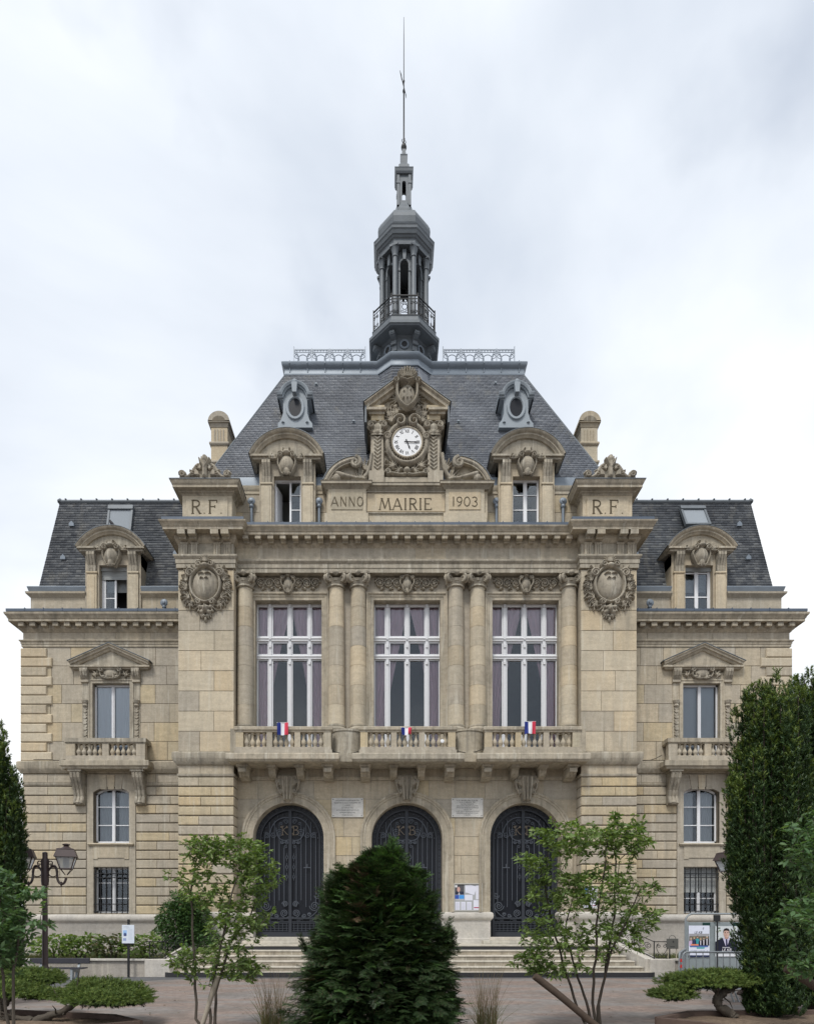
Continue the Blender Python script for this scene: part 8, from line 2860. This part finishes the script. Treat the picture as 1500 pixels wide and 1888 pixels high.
def poster(label, px0, px1, py0, py1, seed):
    y = YE - 0.028
    a, b = xx(px0, y), xx(px1, y)
    z0, z1 = zz(py1, y), zz(py0, y)
    o = thing('poster', label, 'poster', (a, y, z0), group=None)
    return o, b - a, z1 - z0
def print_text(parent, s, size, x, z, y, c, shear=0.0, sx=1.0):
    g = text_mb(s, size, shear, sx=sx)
    part('lettering', g, flat('ink_%02x%02x%02x' % tuple(int(v * 255) for v in c), c), parent, loc=(x, y, z))

P, pw, ph = poster('white election poster with six people standing in a row', 1269, 1307.5, 1707, 1765, 0)
sh = rect(P, 0, pw, 0, ph, 0.0, (0.70, 0.74, 0.86), 'sheet')
sh.name = 'sheet'
band = rect(P, 0.01, pw - 0.01, ph * 0.36, ph * 0.70, -0.001, (0.14, 0.13, 0.10))
band.name = 'backdrop_print'
rect(P, 0.01, pw - 0.01, ph * 0.66, ph * 0.74, -0.0014, (0.34, 0.34, 0.36))
cols = [(0.55, 0.42, 0.60), (0.04, 0.05, 0.12), (0.05, 0.32, 0.38), (0.04, 0.04, 0.08), (0.05, 0.04, 0.05), (0.03, 0.03, 0.04)]
for k in range(6):
    cx = pw * (0.11 + 0.153 * k)
    hz = ph * (0.60 + 0.03 * ((k * 7) % 3 - 1))
    poly(P, [(cx - 0.055, ph * 0.36), (cx + 0.055, ph * 0.36), (cx + 0.05, hz - 0.06), (cx, hz - 0.03), (cx - 0.05, hz - 0.06)], -0.002, cols[k])
    poly(P, [(cx - 0.012, ph * 0.38), (cx + 0.012, ph * 0.38), (cx + 0.015, hz - 0.04), (cx - 0.015, hz - 0.04)], -0.0026, (0.6, 0.58, 0.62) if k > 2 else cols[k])
    poly(P, ell(cx, hz + 0.005, 0.022, 0.030, 12), -0.0032, (0.55, 0.36, 0.27))
    poly(P, ell(cx, hz + 0.024, 0.023, 0.016, 10), -0.0036, [(0.5, 0.42, 0.35), (0.4, 0.33, 0.15), (0.15, 0.1, 0.06), (0.35, 0.28, 0.18), (0.06, 0.04, 0.03), (0.5, 0.48, 0.45)][k])
rect(P, pw * 0.1, pw * 0.47, ph * 0.365, ph * 0.41, -0.004, (0.75, 0.25, 0.14))
rect(P, pw * 0.05, pw * 0.93, ph * 0.315, ph * 0.36, -0.0042, (0.09, 0.16, 0.40))
rect(P, pw * 0.38, pw * 0.76, ph * 0.265, ph * 0.31, -0.0044, (0.12, 0.42, 0.45))
rect(P, 0, pw, 0, ph * 0.055, -0.0015, (0.02, 0.03, 0.08))
print_text(P, 'LE KB', 0.085, pw * 0.45, ph * 0.78, -0.005, (0.02, 0.02, 0.03), 0.25)
print_text(P, 'VOTEZ LIONEL Z', 0.062, pw * 0.47, ph * 0.175, -0.005, (0.03, 0.04, 0.12), 0.25)
for cz_, sg in ((0.925, 1), (0.895, -1)):
    arc_ = [(pw * 0.70 + sg * 0.018 * math.cos(t), ph * cz_ + 0.016 * math.sin(t)) for t in [(-1.9 + 3.8 * i / 8) for i in range(9)]]
    poly(P, arc_ + [(pw * 0.70 + (x - pw * 0.70) * 0.55, ph * cz_ + (z - ph * cz_) * 0.55) for x, z in arc_[::-1]], -0.005, (0.03, 0.03, 0.06))

P, pw, ph = poster('election poster showing one person in a dark suit before pale foliage', 1318, 1359, 1708, 1764, 1)
rect(P, 0, pw, 0, ph, 0.0, (0.60, 0.64, 0.66), 'sheet').name = 'sheet'
rr = random.Random(2)
for k in range(26):
    poly(P, ell(rr.uniform(0.04, pw - 0.04), rr.uniform(ph * 0.5, ph * 0.96), rr.uniform(0.015, 0.04), rr.uniform(0.012, 0.035), 8), -0.0006 - 0.00005 * k, rr.choice([(0.12, 0.17, 0.14), (0.30, 0.38, 0.16), (0.62, 0.68, 0.70), (0.42, 0.48, 0.40), (0.22, 0.27, 0.16)]))
cx = pw * 0.5
poly(P, [(0, ph * 0.1), (pw, ph * 0.1), (pw, ph * 0.50), (pw * 0.92, ph * 0.54), (pw * 0.66, ph * 0.61), (pw * 0.36, ph * 0.61), (pw * 0.12, ph * 0.54), (0, ph * 0.48)], -0.003, (0.014, 0.016, 0.034))
poly(P, [(cx - 0.02, ph * 0.34), (cx + 0.02, ph * 0.34), (cx + 0.10, ph * 0.62), (cx - 0.10, ph * 0.62)], -0.0035, (0.55, 0.53, 0.68))
poly(P, [(cx - 0.01, ph * 0.30), (cx + 0.035, ph * 0.30), (cx + 0.02, ph * 0.57), (cx - 0.02, ph * 0.57)], -0.004, (0.02, 0.02, 0.07))
poly(P, [(cx - 0.05, ph * 0.58), (cx + 0.05, ph * 0.58), (cx + 0.045, ph * 0.68), (cx - 0.045, ph * 0.68)], -0.0045, (0.42, 0.26, 0.20))
poly(P, ell(cx, ph * 0.755, 0.078, 0.112, 22), -0.005, (0.52, 0.34, 0.28))
poly(P, ell(cx + 0.03, ph * 0.75, 0.045, 0.10, 16), -0.0052, (0.60, 0.42, 0.36))
poly(P, [(cx - 0.088, ph * 0.76), (cx - 0.084, ph * 0.85), (cx - 0.06, ph * 0.91), (cx, ph * 0.935), (cx + 0.06, ph * 0.91), (cx + 0.084, ph * 0.85), (cx + 0.086, ph * 0.77), (cx + 0.070, ph * 0.83), (cx, ph * 0.855), (cx - 0.066, ph * 0.84)], -0.0056, (0.02, 0.015, 0.015))
for s in (-1, 1):
    rect(P, cx + s * 0.032 - 0.018, cx + s * 0.032 + 0.018, ph * 0.785, ph * 0.80, -0.0058, (0.06, 0.03, 0.03))
    poly(P, ell(cx + s * 0.032, ph * 0.772, 0.011, 0.007, 8), -0.0058, (0.05, 0.03, 0.03))
poly(P, [(cx - 0.012, ph * 0.72), (cx + 0.014, ph * 0.72), (cx + 0.004, ph * 0.775)], -0.0058, (0.40, 0.23, 0.18))
rect(P, cx - 0.028, cx + 0.026, ph * 0.688, ph * 0.696, -0.0058, (0.32, 0.12, 0.11))
rect(P, pw * 0.32, pw * 0.66, ph * 0.29, ph * 0.305, -0.006, (0.8, 0.8, 0.84))
print_text(P, 'LE KB', 0.10, cx, ph * 0.215, -0.006, (0.8, 0.8, 0.82), 0.25)
rect(P, 0, pw, 0, ph * 0.06, -0.0012, (0.72, 0.74, 0.78))

# crowd barriers
def barrier(label, x, y, L_, rz, h=0.93, n=13):
    b = thing('crowd_barrier', label, 'barrier', (x, y, 0), rz, 'crowd barriers')
    g = MB()
    r = 0.10
    z0 = 0.16
    pts = [(0.0, 0, 0.0), (0, 0, h - r)] + [(r - r * math.cos(a), 0, h - r + r * math.sin(a)) for a in [PI / 10 * k for k in range(1, 6)]] + [(L_ - r + r * math.sin(a), 0, h - r + r * math.cos(a)) for a in [PI / 10 * k for k in range(0, 6)]] + [(L_, 0, 0.0)]
    g.tube(pts, 0.020, 8)
    g.tube([(0, 0, z0), (L_, 0, z0)], 0.016, 6)
    part('frame', g, M['galv'], b, 40)
    for k in range(n):
        q = MB()
        xk = L_ * (k + 1) / (n + 1)
        q.tube([(xk, 0, z0), (xk, 0, h - 0.01)], 0.009, 6)
        part('bar', q, M['galv'], b, 40)
    for xk in (0.06, L_ - 0.06):
        q = MB()
        q.tube([(xk, -0.26, 0.0), (xk, -0.20, 0.03), (xk, 0.20, 0.03), (xk, 0.26, 0.0)], 0.018, 6)
        part('foot', q, M['galv'], b, 40)
    q = MB()
    q.box(-0.03, 0.03, -0.03, 0.03, 0.42, 0.55)
    part('hook', q, M['galv'], b)
    return b
x, y = gp(1258, 13.4)
barrier('galvanised crowd barrier facing the plaza before the election panel', x, y, 2.0, 0.02)
x2, y2 = gp(1252, 13.2)
bb = barrier('galvanised crowd barrier seen almost edge on at the left end', x2, y2, 2.0, math.radians(62))
for k, z in enumerate((0.74, 0.62)):
    g = MB()
    g.box(-0.05, 0.02, -0.05, -0.02, z, z + 0.06)
    part('reflector', g, M['red'], bb)
# white board and trestle behind the barrier
a = W(1380, 1697, 15.2)
t_ = thing('white_board', 'plain white board standing behind the barrier beside the yew', 'board', (a[0], a[1], 0))
g = MB()
g.cham(0, 0.42, -0.02, 0.0, zz(1786, a[1]), zz(1760, a[1]), 0.005)
part('panel', g, M['white_paint'], t_)
g = MB()
for u in (0.06, 0.36): g.box(u - 0.02, u + 0.02, 0.0, 0.03, 0, zz(1765, a[1]))
g.box(0.03, 0.39, 0.0, 0.03, zz(1796, a[1]), zz(1787, a[1]))
part('stand', g, M['iron_black'], t_)
a = W(1335, 1697, 12.6)
t_ = thing('metal_trestle', 'low silver metal trestle with splayed legs behind the umbrella juniper', 'trestle', (a[0], a[1], 0))
g = MB()
g.box(-0.05, 0.90, -0.12, 0.12, 0.33, 0.355)
part('top', g, M['galv_sheet'], t_)
for u, v in ((0.02, 0.12), (0.10, 0.22), (0.72, 0.66), (0.80, 0.88)):
    g = MB()
    g.bar((u, -0.08, 0.33), (v, -0.12, 0.0), 0.014, 6)
    part('leg', g, M['galv'], t_)

# flags on the balcony rail
def flag(label, x, z, w, h, seed, crumple):
    t_ = thing('flag', label, 'flag', (x, -1.075, z), group='small flags on the balcony rail')
    rs = random.Random(seed)
    for k, (nm, c) in enumerate((('blue_stripe', (0.015, 0.03, 0.20)), ('white_stripe', (0.72, 0.72, 0.76)), ('red_stripe', (0.62, 0.05, 0.09)))):
        V, Fa = [], []
        n, m = 5, 8
        for j in range(m + 1):
            for i in range(n + 1):
                u, v = (k + i / n) / 3, j / m
                yy = -0.02 * math.sin(u * 7 + v * 2 + seed) * (0.4 + v) * (1 + crumple) - 0.03 * v * crumple
                V.append((w * (u - 0.5) * (1 - 0.12 * crumple * v), yy, -h * v * (1 - 0.2 * crumple * abs(math.sin(u * 3 + seed))) + 0.012 * math.sin(u * 9)))
        for j in range(m):
            for i in range(n):
                q = j * (n + 1) + i
                Fa.append((q, q + 1, q + n + 2, q + n + 1))
        link(nm, arrays_mesh(nm, np.array(V), np.array(Fa), flat(nm, c), True), t_)
    g = MB()
    g.tube([(-w / 2 - 0.02, 0.012, 0.01), (w / 2, 0.012, 0.015)], 0.008, 5)
    part('pole', g, M['white_paint'], t_, 40)
flag('small blue white red flag on the left balcony rail', xx(521, -1.075), zz(1333, -1.075), 0.34, 0.38, 1, 0.1)
flag('crumpled small blue white red flag on the middle balcony rail', xx(749, -1.075), zz(1342, -1.075), 0.32, 0.25, 2, 1.0)
flag('small blue white red flag on the right balcony rail', xx(977, -1.075), zz(1331, -1.075), 0.34, 0.38, 3, 0.2)
g = MB()
g.lathe([(0, 0), (0.055, 0.0), (0.06, 0.015), (0.05, 0.03), (0, 0.035)], n=16)
g.v = [(a, -c, b) for a, b, c in g.v]
part('round_lamp', g, M['white_paint'], None, 40, loc=(xx(815, -1.06), -1.06, zz(1367, -1.06)), label='small round white fitting on the middle balustrade', cat='light fitting')

# marble plaques
def plaque(label, px, lines, sizes):
    x0, x1 = xx(px, 0), xx(px + 58, 0)
    z0, z1 = zz(1507.5, 0), zz(1472, 0)
    t_ = thing('wall_plaque', label, 'plaque', ((x0 + x1) / 2, -0.004, z0), group='marble plaques between the door arches')
    g = MB()
    w = (x1 - x0) / 2
    g.cham(-w, w, -0.03, 0.0, 0.0, z1 - z0, 0.004)
    part('slab', g, M['marble'], t_)
    for u in (-w + 0.05, w - 0.05):
        for v in (0.05, z1 - z0 - 0.05):
            g = MB()
            g.lathe([(0.016, -0.01), (0.014, 0.004), (0, 0.008)], n=8)
            g.v = [(a, -c, b) for a, b, c in g.v]
            part('stud', g, M['iron_black'], t_, loc=(u, -0.03, v))
    for k, s in enumerate(lines):
        m = text_mb(s, 0.052)
        wd = max(v[0] for v in m.v) - min(v[0] for v in m.v)
        f = sizes[k] * 2 * w / wd
        m.v = [(v[0] * f, v[1], v[2]) for v in m.v]
        part('lettering', m, M['ink'], t_, loc=(0, -0.0312, (z1 - z0) * (0.87 - 0.76 * k / (len(lines) - 1))))
plaque('white marble plaque between the left and middle doors', 611.5, ['LA COMMUNE DU KREMLIN-BICETRE', 'ERIGEE PAR LA LOI DU 13 DECEMBRE 1896', 'A FETE', 'LE 13 AOUT 1922', 'SES 25 ANNEES DE MUNICIPALITE', 'ENTIEREMENT REPUBLICAINE', 'ET DEMOCRATIQUE'], [0.74, 0.84, 0.16, 0.36, 0.72, 0.48, 0.34])
plaque('white marble plaque between the middle and right doors', 832, ['LA REPUBLIQUE', 'LA LIBERTE', 'LA FRATERNITE', 'DE LA DEMOCRATIE ET LA JUSTICE', 'JE VEUX UNE REPUBLIQUE EN MARCHE', 'LES ELUS', 'IL FAUT QUE LA REPUBLIQUE POLITIQUE', 'DEVIENNE LA REPUBLIQUE SOCIALE', 'J. JAURES'], [0.66, 0.5, 0.4, 0.66, 0.7, 0.25, 0.74, 0.68, 0.2])

# notice boards
def board(label, x0, x1, z0, z1, y, kind):
    t_ = thing('notice_board', label, 'notice board', ((x0 + x1) / 2, y, z0), group='framed notice boards on the facade')
    w, h = (x1 - x0) / 2, z1 - z0
    g = MB()
    xz_mold(g, [(-w + 0.03, 0.03), (-w + 0.03, h - 0.03), (w - 0.03, h - 0.03), (w - 0.03, 0.03)], [(0, -0.02), (0, -0.055), (0.03, -0.055), (0.03, 0.0)], closed=True)
    part('frame', g, flat('aluminium_frame', (0.50, 0.49, 0.44), 0.4), t_)
    g = MB()
    g.box(-w + 0.02, w - 0.02, -0.02, 0.0, 0.02, h - 0.02)
    bk = part('backing', g, flat('board_grey', (0.40, 0.41, 0.42)), t_)
    k = 0
    def sheet_(a, b, c, d, rot=0.0, col=(0.70, 0.71, 0.80)):
        nonlocal k
        k += 1
        cx, cz = (a + b) / 2, (c + d) / 2
        ca, sa = math.cos(rot), math.sin(rot)
        pts = [(cx + (u - cx) * ca - (v - cz) * sa, cz + (u - cx) * sa + (v - cz) * ca) for u, v in ((a, c), (b, c), (b, d), (a, d))]
        pts = [((u - 0.5) * 2 * (w - 0.03), 0.03 + v * (h - 0.06)) for u, v in pts]
        return poly(t_, pts, -0.021 - 0.0008 * k, col, 'paper_sheet')
    if kind == 'photo':
        sheet_(0.01, 0.36, 0.42, 0.98, 0, (0.62, 0.62, 0.64))
        sheet_(0.01, 0.36, 0.60, 0.98, 0, (0.09, 0.09, 0.10))
        sheet_(0.02, 0.35, 0.60, 0.72, 0, (0.03, 0.035, 0.06))
        sheet_(0.01, 0.16, 0.44, 0.59, 0, (0.04, 0.10, 0.40))
        sheet_(0.17, 0.36, 0.44, 0.59, 0, (0.07, 0.30, 0.70))
        sx, sz = 2 * (w - 0.03), h - 0.06
        poly(t_, ell((0.15 - 0.5) * sx, 0.03 + 0.80 * sz, 0.05, 0.085, 14), -0.030, (0.55, 0.34, 0.30), 'paper_sheet')
        poly(t_, [((0.13 - 0.5) * sx, 0.03 + 0.60 * sz), ((0.20 - 0.5) * sx, 0.03 + 0.60 * sz), ((0.17 - 0.5) * sx, 0.03 + 0.71 * sz)], -0.0305, (0.6, 0.6, 0.65), 'paper_sheet')
        sheet_(0.01, 0.10, 0.88, 0.98, 0, (0.75, 0.75, 0.76))
    else:
        sheet_(0.02, 0.34, 0.55, 0.97, 0, (0.10, 0.30, 0.62))
        sheet_(0.03, 0.33, 0.70, 0.80, 0, (0.55, 0.62, 0.75))
    sheet_(0.40, 0.66, 0.68, 0.97, 0.05)
    sheet_(0.52, 0.80, 0.62, 0.95, -0.3)
    sheet_(0.80, 0.98, 0.42, 0.95)
    sheet_(0.38, 0.68, 0.38, 0.60)
    for j in range(3): sheet_(0.02 + 0.22 * j, 0.20 + 0.22 * j, 0.02, 0.33)
    sheet_(0.71, 0.99, 0.02, 0.40)
    sheet_(0.73, 0.97, 0.09, 0.13, 0, (0.40, 0.06, 0.12))
    for j in range(3):
        for i in range(5): sheet_(0.04 + 0.22 * j, 0.17 + 0.22 * j, 0.06 + 0.05 * i, 0.068 + 0.05 * i, 0, (0.48, 0.49, 0.60))
board('glazed notice board with a portrait photo right of the middle door', xx(836, -0.02), xx(888, -0.02), zz(1681, -0.02), zz(1629, -0.02), -0.012, 'photo')
board('glazed notice board with a blue sheet left of the middle door', xx(614, -0.02), xx(666, -0.02), zz(1681, -0.02), zz(1629, -0.02), -0.012, 'blue')
board('white notice board on the right pier behind the young tree', xx(1072, YP), xx(1100, YP), zz(1676, YP), zz(1634, YP), YP - 0.03, 'blue')

# cables strung along the facade
def cable(label, pts):
    g = MB()
    g.tube(pts, 0.011, 5)
    part('cable', g, M['cable'], None, 40, label=label, cat='cable', group='black cables along the balcony level')
def sag(a, b, s, n=12): return [(a[0] + (b[0] - a[0]) * i / n, a[1] + (b[1] - a[1]) * i / n, a[2] + (b[2] - a[2]) * i / n - s * 4 * (i / n) * (1 - i / n)) for i in range(n + 1)]
for lab, p0, p1, y, s in (('black cable sagging across the bowed pedestal left of the middle balcony', (612, 1384), (664, 1384), -0.78, 0.10), ('black cable sagging across the bowed pedestal right of the middle balcony', (836, 1382), (888, 1382), -0.78, 0.10)):
    cable(lab, sag((xx(p0[0], y), y, zz(p0[1], y)), (xx(p1[0], y), y, zz(p1[1], y)), s))
cable('black cable running along the left wing string course', [(-12.4, YW - 0.16, 6.95)] + sag((-11.9, YW - 0.16, 6.95), (-11.1, YW - 0.18, 7.0), 0.05) + [(-11.05, YW - 0.2, 7.05)])
cable('black cable running along the right wing string course', sag((7.5, YW - 0.16, 7.0), (8.5, YW - 0.16, 7.1), 0.14))

# pigeon on the left wing dormer
px_, py_ = 206, 966
y = 0.98 - 0.22
B = thing('bird', 'small dark bird perched on the curved pediment of the left wing dormer', 'bird', (xx(px_, y), y, zz(971, y)))
g = MB()
g.tube([(0.16, 0, -0.02), (0.07, 0, 0.05), (0.0, 0, 0.11), (-0.045, 0, 0.17), (-0.055, 0, 0.205), (-0.07, 0, 0.215), (-0.10, 0, 0.205)], [0.012, 0.035, 0.055, 0.042, 0.030, 0.026, 0.004], 10)
for s in (-1, 1): g.tube([(0.01, s * 0.02, 0.06), (0.005, s * 0.02, 0.0)], 0.006, 4)
part('body', g, M['bird'], B, 60)
